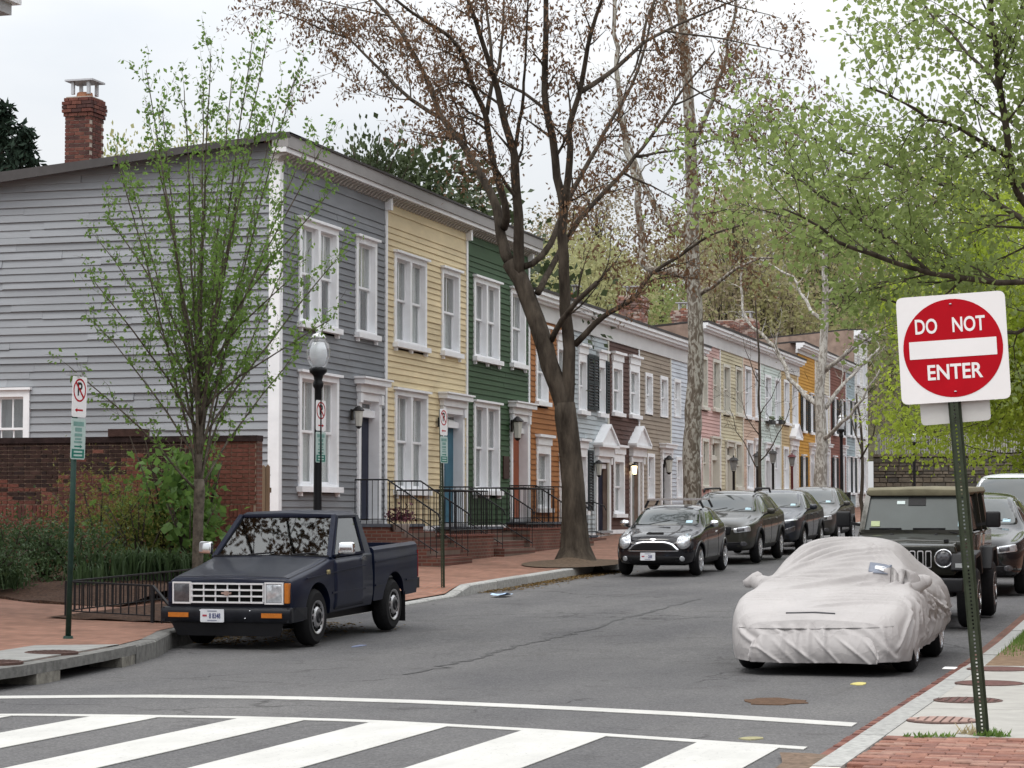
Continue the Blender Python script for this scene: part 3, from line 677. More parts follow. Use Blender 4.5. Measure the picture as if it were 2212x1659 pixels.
# ---- gable side of the gray house: long clapboards, roof edge, window, chimney
h = H1[0]; pm_side = M('siding_gray_side', (.285,.30,.32), .6, .13, 1.1, rnd=.075, bump=.12, bscale=14, stretch=(.35,1,2.5), detail=7)
YS = Y1[0]
side_me = plank_mesh(pm_side, .034, .005)
r = random.Random(5); z = .3; XB = XF-9.0
roofline = lambda X: ZT-.10-.082*(XF+.2-X)
wa = onY(-40, 930, YS); wb = onY(66, 930, YS); wz1, wz0 = onY(30, 843, YS).z, onY(30, 1010, YS).z
while z < ZT:
    e = .146
    segs = [(XB, XF-.10)]
    if wz0 < z+e/2 < wz1: segs = cut(segs, wa.x, wb.x)
    # the top courses are clipped by the falling roof
    for s, t in segs:
        lim = (z + e*.35 - (ZT-.10))/.082 + XF + .2        # X left of which the course is above the roof
        s2 = max(s, lim) if z+e*.35 > roofline(XB) else s
        if s2 > t-.1: continue
        cuts = [s2]
        x = s2
        while True:
            x += r.uniform(1.6,4.2)
            if x > t-.8: break
            cuts.append(x)
        cuts.append(t)
        for a, b in zip(cuts, cuts[1:]):
            link('plank', side_me, h, (a+.002, YS-.002-r.uniform(0,.018), z+r.uniform(-.010,.010)), (0, r.uniform(-.0022,.0022), -math.pi/2), (1+r.uniform(-.2,.3), b-a-.004, e))
    z += e
MB().box(XF-.17, XF+.054, YS-.06, YS-.001, fz1-.5, ZT-.36).build('corner_board', white, h)
mb = MB(); a0, a1 = XF+.36, XB-.3
mb.prism([(a0,YS-.36,ZT+.0),(a1,YS-.36,ZT-.082*(a0-a1)),(a1,YS-.36,ZT-.26-.082*(a0-a1)),(a0,YS-.36,ZT-.10)], (0,.06,0)); 
mb.prism([(a0,YS-.30,ZT-.0),(a1,YS-.30,ZT-.082*(a0-a1)),(a1,YS-.30,ZT-.03-.082*(a0-a1)),(a0,YS-.30,ZT-.03)], (0,.5,0))
fixn(mb.build('verge_board', M('verge_gray',(.075,.07,.07),.6,.12,4), h))
# side wall window (only its right part is in the picture)
def side_window(parent, xa, xb, z0, z1, Y):
    mb = MB(); c = .13
    mb.box(xa,xa+c,Y-.07,Y+.15,z0,z1); mb.box(xb-c,xb,Y-.07,Y+.15,z0,z1); mb.box(xa+c,xb-c,Y-.07,Y+.15,z1-c,z1); mb.box(xa+c,xb-c,Y-.07,Y+.15,z0,z0+.06); mb.box(xa-.04,xb+.04,Y-.12,Y,z1+.001,z1+.05)
    w = mb.build('window', white, parent); zm = z0+(z1-z0)*.5
    for s0, s1, yo in ((zm-.02,z1-c,.02),(z0+.06,zm+.02,.06)):
        m2 = MB(); f = .045; a, b = xa+c, xb-c; m2.box(a,a+f,Y+yo,Y+yo+.035,s0,s1); m2.box(b-f,b,Y+yo,Y+yo+.035,s0,s1); m2.box(a+f,b-f,Y+yo,Y+yo+.035,s1-f,s1); m2.box(a+f,b-f,Y+yo,Y+yo+.035,s0,s0+f)
        for k in (1,2): m2.box(a+(b-a)*k/3-.014,a+(b-a)*k/3+.014,Y+yo+.004,Y+yo+.03,s0+f,s1-f)
        m2.build('sash', white, w); MB().box(a+f,b-f,Y+yo+.014,Y+yo+.02,s0+f,s1-f).build('pane', pane_g, w)
    MB().box(xa+c,xb-c,Y+.16,Y+.165,z0+.06,z1-c).build('curtain', curtain_d, w)
side_window(h, wa.x, wb.x, wz0, wz1, YS)
fixn(MB().prism([(XB,YS+.02,.1),(XF-.31,YS+.02,.1),(XF-.31,YS+.02,wz0-.1),(XB,YS+.02,wz0-.1)],(0,.04,0)).build('sheathing', pm_side, h)); fixn(MB().prism([(wb.x+.02,YS+.02,wz0-.09),(XF-.31,YS+.02,wz0-.09),(XF-.31,YS+.02,ZT-.2),(wb.x+.02,YS+.02,roofline(wb.x)-.02)],(0,.04,0)).build('sheathing', pm_side, h)); fixn(MB().prism([(XB,YS+.02,wz1+.06),(wb.x+.01,YS+.02,wz1+.06),(wb.x+.01,YS+.02,roofline(wb.x)-.02),(XB,YS+.02,roofline(XB)-.02)],(0,.04,0)).build('sheathing', pm_side, h))
# ---- chimneys
red_b = [M('chimney_brick_%d' % i, c, .9, .3, 9, bump=.4) for i, c in enumerate([(.13,.05,.04),(.10,.042,.036),(.16,.066,.05),(.08,.04,.036)])]
mortar_m = M('mortar', (.40,.35,.30), .95, .15, 12)
def chimney(label, c, w, d, z0, z1, cap=True, collar=True, name='chimney', bricks=True, flash=True, mats=None):
    x, y = c; t = thing('chimney', label, 'chimney', (x,y,z0), group='brick chimneys on the roofs'); mats = mats or red_b; r = random.Random(int(x*100+y*10))
    hc = .076; n = int((z1-z0)/hc)
    mes = []
    MB().box(x-w/2+.015,x+w/2-.015,y-d/2+.015,y+d/2-.015,z0-.6,z1-.01).build('mortar', mortar_m, t)
    unit = [MB().box(-.5,.5,-.5,.5,-.5,.5).mesh('brick', m) for m in mats]
    for i in range(n):
        z = z0+(i+.5)*hc; out = 0
        if collar and i >= n-5: out = .05 if i < n-1 else .02
        if collar and i == n-5: out = .025
        W_, D_ = w+2*out, d+2*out
        if not bricks: continue
        off = .11 if i % 2 else 0
        X_ = -W_/2 - off
        while X_ < W_/2 - .02:
            a, b = max(X_,-W_/2), min(X_+.215, W_/2)
            if b-a > .04:
                for yy in (-D_/2+.05, D_/2-.05): link('brick', r.choice(unit), t, (x+(a+b)/2, y+yy, z), None, (b-a-.012, .10, hc-.014))
            X_ += .215
        Y_ = -D_/2 + .1 - (.11-off)
        while Y_ < D_/2-.1:
            a, b = max(Y_,-D_/2+.1), min(Y_+.215, D_/2-.1)
            if b-a > .03:
                for xx in (-W_/2+.05, W_/2-.05): link('brick', r.choice(unit), t, (x+xx, y+(a+b)/2, z), None, (.10, b-a-.012, hc-.014))
            Y_ += .215
    if flash: MB().box(x-w/2-.03,x+w/2+.03,y-d/2-.03,y+d/2+.03,z0-.3,z0+.22).build('flashing', roof_m, t)
    if cap:
        MB().lathe([(.17,0),(.15,.10)],12,(x,y,z1)).build('flue', M('clay',(.36,.17,.10),.8,.15,6), t)
        gal = M('galvanised',(.5,.5,.52),.4,.1,8,metal=.7)
        for sx in (-1,1):
            for sy in (-1,1): MB().box(x+sx*.17-.03,x+sx*.17+.03,y+sy*.17-.03,y+sy*.17+.03,z1+.05,z1+.30).build('cap_post', gal, t)
        MB().box(x-.30,x+.30,y-.28,y+.28,z1+.301,z1+.335).build('cap_lid', M('galvanised',(.5,.5,.52),.4,.1,8,metal=.7), t)
    return t
pc = onY(181, 330, YS+.6)
ztc = onY(181, 204, YS+.25).z
chimney('tall red brick chimney with metal cap above the gray gable wall', (pc.x, YS+.62), .56, .58, roofline(pc.x)-.02, ztc)
# ---- second, third and fourth rows -------------------------------------------------
def cornice_plain(h, y0, y1, zt, frieze=.75):
    MB().box(XF-.30, XF+.40, y0, y1, zt-.07, zt).build('roof_edge', roof_m, h)
    mb = MB(); mb.box(XF, XF+.37, y0, y1, zt-.17, zt-.071); mb.box(XF, XF+.30, y0, y1, zt-.27, zt-.171); mb.box(XF, XF+.20, y0, y1, zt-.33, zt-.271); mb.build('cornice', white, h)
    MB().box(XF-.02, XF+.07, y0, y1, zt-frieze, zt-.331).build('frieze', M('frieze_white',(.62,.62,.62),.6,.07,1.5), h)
    return zt-frieze
ZT2 = (onX(1177,632,XF+.38).z + onX(1481,722,XF+.38).z)/2
ZT3 = (onX(1520,690,XF+.38).z + onX(1724,767,XF+.38).z)/2
B2 = [onX(x,900,XF).y for x in (1143.5,1228,1312,1378.5,1447,1511)]
B3 = [onX(x,900,XF).y for x in (1512,1554,1603,1641,1685,1722)]
dk = M('shutter_dark', (.030,.040,.045), .5, .1, 6); navy = M('door_navy',(.018,.022,.045),.45,.1,5); blackd = M('door_black',(.012,.012,.014),.4,.1,5)
gray_d = M('door_gray',(.30,.31,.30),.5,.1,5); cream_d = M('door_cream',(.50,.47,.40),.5,.1,5); creamf = M('trim_cream',(.66,.64,.57),.55,.05,3)
row2 = [
 dict(c=(.33,.135,.042), n='orange', l='burnt orange clapboard house behind the forked tree', w=[((1155,1181,721,866),'crown','drapes'),((1201,1223,735,872),'crown','half'),((1156.5,1186,960,1098),'crown','drapes')], d=(1206,1240,985,1128,1006,blackd,'simple')),
 dict(c=(.40,.44,.46), n='pale_gray', l='pale gray clapboard house with dark shutters and pedimented door', w=[((1247,1265,762,886),'crown','drapes'),((1289,1305,775,892),'crown','drapes'),((1247,1265,968,1104),'crown','drapes')], d=(1284,1315,985,1150,1000,navy,'pediment'), sh=[(1264.5,1277,765,884),(1277.6,1288,768,886),(1304.5,1311,780,892),(1266,1276,972,1102)]),
 dict(c=(.085,.042,.034), n='brown', l='dark brown clapboard house with a lit lamp by its door', w=[((1320,1342,778,890),'crown','drapes'),((1357.5,1378,785,895),'crown','drapes'),((1323,1346,980,1110),'crown','drapes')], d=(1358,1386,985,1150,1008,gray_d,'pediment')),
 dict(c=(.295,.245,.195), n='taupe', l='taupe clapboard house with black door', w=[((1391.5,1407,804,894),None,'half'),((1424,1440,811,900),None,'half'),((1396,1411.5,979,1078),None,'drapes')], d=(1425,1446,978,1145,1000,blackd,'crown'), noshill=1),
 dict(c=(.54,.58,.63), n='ice_blue', l='ice blue clapboard house partly behind the mottled trunk', w=[((1454,1468,817,901),None,'curtain'),((1488,1501,826,907),None,'curtain'),((1459,1472,986,1076),None,'curtain')], d=(1488,1508,985,1140,1005,gray_d,'simple'), noshill=1)]
row3 = [
 dict(c=(.56,.37,.34), n='pink', l='faded pink clapboard house beside the mottled trunk', w=[((1514,1526,768,878),None,'half'),((1538,1553,774,882),None,'half'),((1515,1529,946,1050),None,'half')], d=(1533,1552,946,1075,962,cream_d,'simple')),
 dict(c=(.56,.51,.36), n='cream', l='cream yellow clapboard house behind a black post lantern', w=[((1560.5,1575,785,889),None,'half'),((1587,1601,791,893),None,'half'),((1587,1600.5,953,1052),None,'half')], d=(1565,1583,954,1075,972,cream_d,'simple')),
 dict(c=(.57,.42,.33), n='salmon', l='salmon clapboard house left of the thin bare tree', w=[((1607,1621,790,898),None,'curtain'),((1629,1640,798,902),None,'curtain'),((1611,1625,950,1055),None,'curtain')], d=(1628,1639.5,950,1075,970,cream_d,'simple')),
 dict(c=(.55,.62,.58), n='mint', l='pale mint clapboard house with two window boxes', w=[((1650.5,1664,808,903),None,'curtain'),((1672,1683.5,815,909),None,'curtain'),((1671,1683,960,1060),None,'curtain')], d=(1650,1665,958,1075,975,gray_d,'simple')),
 dict(c=(.48,.36,.20), n='tan', l='tan clapboard house with small white door hood', w=[((1691.5,1702.5,819,912),None,'curtain'),((1709.5,1720.5,826,917),None,'curtain'),((1691,1702,964,1058),None,'curtain')], d=(1706,1719,962,1072,980,cream_d,'pediment'))]
def build_row(rows, B, ZTr, expo, fzx):
    for i, s in enumerate(rows):
        y0, y1 = B[i], B[i+1]; fz = rz(y0)+fzx; pm = paint_m(s['n'], s['c'])
        h = house(s['n'], s['l'], y0, y1, fz, ZTr, ZTr-.03); ztop = cornice_plain(h, y0-(.3 if i == 0 else 0), y1+(.3 if i == len(rows)-1 else 0), ZTr)
        holes = []; fr = creamf if s['n'] in ('cream','pink') else white
        for r4, cap, st in s['w']:
            a, b, z0, z1 = PX(*r4); holes.append(window(h, a, b, z0, z1, 1, cap, 'noshill' not in s, st, mt=True, casing=.11, deep=.165, frame=fr, lugs=False, head=.0 if cap != 'crown' else .12))
        xl, xr, yt, yb, ydt, leaf, cr = s['d']; a, b, z0, z1 = PX(xl,xr,yt,yb); z0 = fz+.06; zl = min(z0+2.15, z1-.34)
        holes.append(door(h, a, b, z0, z1, zl, leaf, cr, .14, frame=fr))
        for q in s.get('sh', []):
            a, b, z0, z1 = PX(*q); shutter(h, a, b, z0, z1, dk)
        siding(h, pm, y0+.05, y1-.05, fz, ztop, expo, holes, i+20)
        corner_board(h, y1, .11, fz-.2, ztop-.002, creamf if i % 2 else white)
        MB().box(XF, XF+.04, y0+.05, y1-.06, fz-.12, fz-.004).build('water_table', fr, h)
build_row(row2, B2, ZT2, .135, .42)
build_row(row3, B3, ZT3, .125, .35)
sconce(1281, 1008, 'black lantern left of the pale gray pedimented door', 1.2)
sconce(1359, 1011, 'glowing warm white lamp beside the brown house door', .95, True)
sconce(1434, 1000, 'black lantern hanging at the black door', 1.5)
# fourth row, at the foot of the hill
ZT4 = onX(1735, 735, XF+.38).z
B4 = [onX(x,900,XF).y for x in (1723,1760,1791,1826)]
ochre = paint_m('ochre',(.52,.27,.050)); row4 = [
 ('ochre', ochre, 'ochre yellow clapboard house with dark shutters', dk), ('bone', paint_m('bone',(.58,.53,.43)), 'bone white clapboard house behind the white trunk', None), ('oxblood', paint_m('oxblood',(.20,.085,.068)), 'oxblood red clapboard house behind the street lamp', dk)]
for i, (nm, pm, lab, sh) in enumerate(row4):
    y0, y1 = B4[i], B4[i+1]; fz = rz(y0)+.35; h = house(nm, lab, y0, y1, fz, ZT4, ZT4-.03); ztop = cornice_plain(h, y0-(.3 if i == 0 else 0), y1, ZT4, .5); holes = []; w = y1-y0
    for u in (.30,.74):
        a = y0+w*u-.42; holes.append(window(h, a, a+.84, fz+3.55, fz+5.25, 1, 'drip', True, 'half', lugs=False))
        if sh:
            for q in (a-.48, a+.86): shutter(h, q, q+.46, fz+3.5, fz+5.2, sh)
    a = y0+w*.27-.42; holes.append(window(h, a, a+.84, fz+.7, fz+2.45, 1, 'drip', True, 'half', lugs=False))
    if sh:
        for q in (a-.48, a+.86): shutter(h, q, q+.46, fz+.65, fz+2.4, sh)
    a = y0+w*.76-.55; holes.append(door(h, a, a+1.1, fz+.06, fz+2.75, fz+2.2, blackd, 'crown', .14))
    siding(h, pm, y0+.05, y1-.05, fz, ztop, .14, holes, 40+i); corner_board(h, y1, .12, fz-.2, ztop-.002)
y0 = B4[-1]; yA = onX(1846,900,XF).y; yB = onX(1872.5,900,XF).y
for nm, c, lab, a0, a1, zt in (('blue_gray',(.33,.40,.43),'blue gray clapboard house at the street end',y0,yA,ZT4), ('end_white',(.70,.70,.68),'tall white end house before the stone wall',yA,yB,onX(1865,712,XF+.4).z)):
    fz = rz(a0)+.35; h = house(nm, lab, a0, a1, fz, zt, zt-.03); pm = paint_m(nm, c); ztop = cornice_plain(h, a0, a1, zt, .5); holes = []; w = a1-a0
    for zz in ((fz+3.55,fz+5.25),(fz+.7,fz+2.45)) + (((fz+6.2,fz+7.6),) if zt > ZT4+1.2 else ()):
        for u in (.28,.74):
            a = a0+w*u-.42; holes.append(window(h, a, a+.84, zz[0], zz[1], 1, 'drip', True, 'half', lugs=False))
            if nm == 'blue_gray': shutter(h, a+.86, a+1.3, zz[0], zz[1], dk)
    siding(h, pm, a0+.05, a1-.05, fz, ztop, .14, holes, 60); corner_board(h, a1-.07, .14, fz-.2, ztop-.002)
# chimneys of the farther rows
old_b = [M('old_brick_%d' % i, c, .9, .3, 9, bump=.4) for i, c in enumerate([(.26,.12,.09),(.20,.10,.085),(.32,.17,.13),(.24,.16,.14),(.42,.33,.29)])]
def rchim(x, yt, ybase, dX, w, d, label, cap=True):
    p = onX(x, ybase, XF-dX); q = onX(x, yt, XF-dX); chimney(label, (XF-dX, p.y), d, w, p.z-.3, q.z, cap, True, mats=old_b, flash=False)
rchim(1368, 640, 705, 2.0, 1.05, .8, 'wide weathered brick chimney on the roof of the brown house')
rchim(1478, 672, 730, 3.0, 1.0, .8, 'brick chimney just left of the mottled trunk')
rchim(1614, 690, 720, 2.2, 1.3, .8, 'pale banded brick chimney on the roof of the salmon house')
rchim(1573, 694, 712, 2.6, 1.6, .7, 'low brick chimney left of the banded one', False)
rchim(1232, 640, 672, 2.0, .55, .5, 'small chimney between the two stems of the forked tree')

# ---- brick terraces on the other sides of the crossing, outside the picture: they mirror in paint and glass
tb_m = brick_mat('terrace_brick', (.22,.09,.065), (.17,.07,.055), (.22,.18,.15), .215, .075, 'YZ', .5, .010); tb_x = brick_mat('terrace_brick_x', (.22,.09,.065), (.17,.07,.055), (.22,.18,.15), .215, .075, 'XZ', .5, .010)
def terrace(label, x0, x1, y0, y1, z1, along, face, mat):
    T = thing('brick_terrace', label, 'house', ((x0+x1)/2,(y0+y1)/2,0))
    MB().box(x0,x1,y0,y1,-.3,z1).build('wall', mat, T); MB().box(x0-.25,x1+.25,y0-.25,y1+.25,z1+.001,z1+.25).build('cornice', white, T)
    a, b = (y0,y1) if along == 'Y' else (x0,x1); u = a+1.2
    while u < b-1.2:
        for z in (1.2,4.6):
            q = (face-.02,face+.02,u-.45,u+.45,z,z+1.8) if along == 'Y' else (u-.45,u+.45,face-.02,face+.02,z,z+1.8); w_ = MB().box(*q).build('window', white, T)
            q = (face-.03,face+.03,u-.36,u+.36,z+.1,z+1.7) if along == 'Y' else (u-.36,u+.36,face-.03,face+.03,z+.1,z+1.7); MB().box(*q).build('pane', room, w_)
        u += 2.1
terrace('red brick terrace lining the right pavement, outside the picture', 4.6, 13, 21, 122, 8.6, 'Y', 4.6, tb_m)
terrace('red brick terrace across the crossing behind the camera', -34, 26, -34, -25, 8.4, 'X', -25, tb_x)
# ================================================================== vehicles (local frame: front towards -Y, origin on the ground under the front bumper)
def evaluated(o):
    TMP.collection.objects.link(o); TVL.update(); out = bpy.data.meshes.new_from_object(o.evaluated_get(TVL.depsgraph)); return out
def bake(me, mods):
    """mesh with modifiers applied"""
    o = bpy.data.objects.new('tmp', me); junk = []
    for kind, kw in mods:
        m = o.modifiers.new(kind, kind)
        for k, v in kw.items():
            if k == 'object': TMP.collection.objects.link(v); junk.append(v)
            setattr(m, k, v)
    out = evaluated(o)
    for j in junk + [o]: bpy.data.objects.remove(j, do_unlink=True)
    return out
def smooth(me, ang=35):
    me.polygons.foreach_set('use_smooth', [True]*len(me.polygons))
    try: me.set_sharp_from_angle(angle=rad(ang))
    except Exception: pass
    return me
def cyl_obj(y, z, r, half=1.6):
    mb = MB().lathe([(r,-half),(r,half)], 28, (0,y,z), 'X'); me = mb.mesh('cut', None); o = bpy.data.objects.new('cut', me)
    bm = bmesh.new(); bm.from_mesh(me); bmesh.ops.recalc_face_normals(bm, faces=bm.faces[:]); bm.to_mesh(me); bm.free(); return o
def loft(stations):
    """stations: (y, [(x,z)...]) half sections from bottom centre to top centre; mirrored, capped"""
    mb = MB(); K = len(stations[0][1]); ring = 2*K-2
    for y, pts in stations:
        for x, z in pts: mb.v.append((x, y, z))
        for x, z in reversed(pts[1:-1]): mb.v.append((-x, y, z))
    for i in range(len(stations)-1):
        for k in range(ring):
            k2 = (k+1) % ring; mb.f.append((i*ring+k, i*ring+k2, (i+1)*ring+k2, (i+1)*ring+k))
    def cap(b, rev):
        for k in range(K-2):                # quads between right and left half
            a, c = b+k, b+k+1; d = b+(ring-k-1) if k+1 < K-1 else None; e = b+(ring-k) % ring
            q = (a, c, d, e) if k else (a, c, d)
            q = tuple(dict.fromkeys(q)); mb.f.append(q if rev else q[::-1])
        k = K-2; q = (b+k, b+K-1, b+K); mb.f.append(q if rev else q[::-1])
    cap(0, True); cap((len(stations)-1)*ring, False)
    return mb
def recalc(me):
    bm = bmesh.new(); bm.from_mesh(me); bmesh.ops.recalc_face_normals(bm, faces=bm.faces[:]); bm.to_mesh(me); bm.free(); return me
def bvh_of(me):
    return BVHTree.FromPolygons([v.co.copy() for v in me.vertices], [tuple(p.vertices) for p in me.polygons])
def rounded(poly, rr, n=5):
    out = []; m = len(poly)
    for i in range(m):
        p0, p1, p2 = (Vector(poly[(i+k) % m]) for k in (-1,0,1)); a, b = (p0-p1), (p2-p1)
        t = min(rr, a.length*.45, b.length*.45); a, b = p1+a.normalized()*t, p1+b.normalized()*t
        for k in range(n+1):
            u = k/n; out.append(a*(1-u)**2 + p1*2*u*(1-u) + b*u*u)
    # densify
    res = []
    for i in range(len(out)):
        p, q = out[i], out[(i+1) % len(out)]; k = max(1, int((q-p).length/.06))
        for j in range(k): res.append(p+(q-p)*j/k)
    return res
def patch(bvh, poly, view, off=.006, rr=.04, rings=6, thick=.012):
    """shell that follows the body: poly in the 2-D view ('F' front x,z / 'L','R' side y,z / 'T' top x,y)"""
    out = rounded([tuple(p) for p in poly], rr); c = sum(out, Vector((0,0)))/len(out); n = len(out)
    def proj(p):
        if view == 'F': o, d = Vector((p.x,-6,p.y)), Vector((0,1,0))
        elif view == 'R': o, d = Vector((6,p.x,p.y)), Vector((-1,0,0))
        elif view == 'L': o, d = Vector((-6,p.x,p.y)), Vector((1,0,0))
        elif view == 'B': o, d = Vector((p.x,12,p.y)), Vector((0,-1,0))
        else: o, d = Vector((p.x,p.y,6)), Vector((0,0,-1))
        hit, nr, idx, dist = bvh.ray_cast(o, d)
        if hit is None:
            hit, nr, idx, dist = bvh.find_nearest(o + d*(4.5 if view in 'F' else 5.2))
        if nr.dot(d) > 0: nr = -nr
        return hit, nr
    mb = MB(); h, nr = proj(c); mb.v.append(tuple(h+nr*off))
    for k in range(1, rings+2):
        s = min(k,rings)/rings; o2 = off if k <= rings else off-thick
        for p in out:
            h, nr = proj(c+(p-c)*s); mb.v.append(tuple(h+nr*o2))
    for i in range(n): mb.f.append((0, 1+i, 1+(i+1) % n))
    for k in range(rings):
        for i in range(n):
            j = (i+1) % n; a = 1+k*n; b = 1+(k+1)*n; mb.f.append((a+i, b+i, b+j, a+j))
    return mb
def pbuild(mb, name, mat, parent, sm=True):
    o = mb.build(name, mat, parent, sm, world=False); recalc(o.data); return o
def strip_on(bvh, pts, view, w, off=.004, name=None):
    """thin band along a polyline projected on the body"""
    P = [Vector(p) for p in pts]; left, right = [], []
    for i, p in enumerate(P):
        t = (P[min(i+1,len(P)-1)] - P[max(i-1,0)]).normalized(); nrm = Vector((-t.y,t.x))*w/2; left.append(p+nrm); right.append(p-nrm)
    return patch(bvh, left+right[::-1], view, off, .001, 2)
car_glass = glass_mat('car_glass', (.55,.62,.61), .55, .02, .11)
def car_paint(name, c, rough=.28, metal=.3, coat=.6): return M(name, c, .4, .06, 2.5, metal=metal*.15, coat=min(1,coat*1.1), spec=.05)
headlamp_m = M('headlamp', (.55,.57,.60), .12, .25, 30, metal=.5, coat=.8)
lamp_dark = M('lamp_dark', (.10,.10,.11), .15, .3, 30, metal=.4, coat=.8)
amber = M('amber_lens', (.45,.14,.02), .2, .15, 20, coat=.6)
red_lens = M('red_lens', (.30,.012,.012), .2, .1, 20, coat=.6)
steel = M('wheel_steel', (.42,.42,.43), .35, .15, 14, metal=.8)
alloy = M('wheel_alloy', (.78,.79,.81), .22, .08, 10, metal=.85)
sticker_m = M('sticker_blue', (.45,.62,.70), .5, .1, 30); sticker_y = M('sticker_yellow', (.45,.52,.30), .5, .1, 30)
plate_m = M('plate_white', (.62,.63,.66), .5, .08, 30); ink = M('plate_ink', (.05,.06,.16), .5, .1, 9); inkred = M('plate_red', (.35,.05,.07), .5, .1, 9)
def text_mesh(s, size, name, mat, ext=.002, bold=0.):
    cu = bpy.data.curves.new(name, 'FONT'); cu.body = s; cu.size = size; cu.align_x = 'CENTER'; cu.align_y = 'CENTER'; cu.extrude = ext; cu.offset = bold; cu.resolution_u = 4
    o = bpy.data.objects.new('tmp', cu); me = evaluated(o); bpy.data.objects.remove(o, do_unlink=True)
    me.materials.clear(); me.materials.append(mat); return me
def wheel(parent, x, y, r, w, style, side):
    """side +1: outer face towards +X"""
    rim = r*(.60 if style != 'alloy' else .72)
    hub = MB().lathe([(rim*.9,-w*.3),(rim*.9,w*.18)], 20, (0,0,0), 'X').build('wheel', darkplastic, parent, world=False); recalc(hub.data)
    hub.location = (x, y, r)
    hub.rotation_euler = (0, 0, 0 if side > 0 else math.pi)
    h = w/2
    t = MB().lathe([(rim*.98,-h),(r-.05,-h),(r-.012,-h+.03),(r,-h+.06),(r,h-.06),(r-.012,h-.03),(r-.05,h),(rim*1.0,h-.004),(rim*.97,h-.03)], 36, (0,0,0), 'X').build('tyre', rubber, hub, True, world=False); smooth(recalc(t.data), 40)
    if style == 'steel':
        m = MB().lathe([(rim*.97,h-.035),(rim*.99,h+.004),(rim*.90,h+.0),(rim*.80,h-.030),(rim*.62,h-.012),(rim*.52,h+.012),(rim*.38,h+.010)], 32, (0,0,0), 'X').build('rim', steel, hub, True, world=False); smooth(recalc(m.data), 50)
        MB().lathe([(rim*.36,h-.01),(rim*.34,h+.022),(rim*.24,h+.03),(rim*.22,h+.02)], 20, (0,0,0), 'X').build('hub_cap', darkplastic, hub, True, world=False)
        for k in range(12):
            a = 2*math.pi*k/12; c = Vector((h-.020, math.cos(a)*rim*.72, math.sin(a)*rim*.72)); tdir = Vector((0,-math.sin(a),math.cos(a)))
            MB().beam(c-tdir*.022, c+tdir*.022, .03, .035, (1,0,0)).build('slot', void, hub, world=False)
    else:
        m = MB().lathe([(rim*.94,h-.06),(rim*.985,h+.002),(rim*.93,h+.004),(rim*.90,h-.05)], 36, (0,0,0), 'X').build('rim', alloy, hub, True, world=False); smooth(recalc(m.data), 50)
        n = {'alloy':5,'alloy10':10,'jeep':7}.get(style,5)
        for k in range(n):
            a = 2*math.pi*(k+.25)/n; c0 = Vector((h-.012, math.cos(a)*rim*.16, math.sin(a)*rim*.16)); c1 = Vector((h-.010, math.cos(a)*rim*.92, math.sin(a)*rim*.92))
            wd = .085 if n == 5 else .05
            MB().beam(c0, c1, wd*rim/.22, .03, (1,0,0)).build('spoke', alloy if style != 'jeep' else darkplastic, hub, world=False)
        MB().lathe([(rim*.24,h-.03),(rim*.22,h+.008),(rim*.12,h+.014)], 18, (0,0,0), 'X').build('hub_cap', alloy, hub, True, world=False)
    return hub
def plate(parent, x, y, z, text, tilt=0., w=.305, h=.155):
    p = MB().prism([(dx,0,dz) for dx,dz in [(q.x,q.y) for q in rounded([(-w/2,-h/2),(w/2,-h/2),(w/2,h/2),(-w/2,h/2)], .015, 3)]], (0,.008,0)).build('number_plate', plate_m, parent, world=False); recalc(p.data)
    p.location = (x,y,z); p.rotation_euler = (tilt,0,0)
    if text:
        me = text_mesh(text, .085, 'plate_text', ink, .001, .0015); o = link('plate_text', me, p, (.035,-.0025,-.005), (math.pi/2,0,0), (.62,1,1), world=False)
        MB().box(-w/2+.03,-w/2+.085,-.003,-.0005,-.01,.012).build('plate_emblem', inkred, p, world=False)
        for zz in (h/2-.022,-h/2+.022): MB().box(-.06,.06,-.003,-.0005,zz-.007,zz+.006).build('plate_legend', M('plate_gray_ink',(.25,.26,.33),.5,.1,9), p, world=False)
    return p
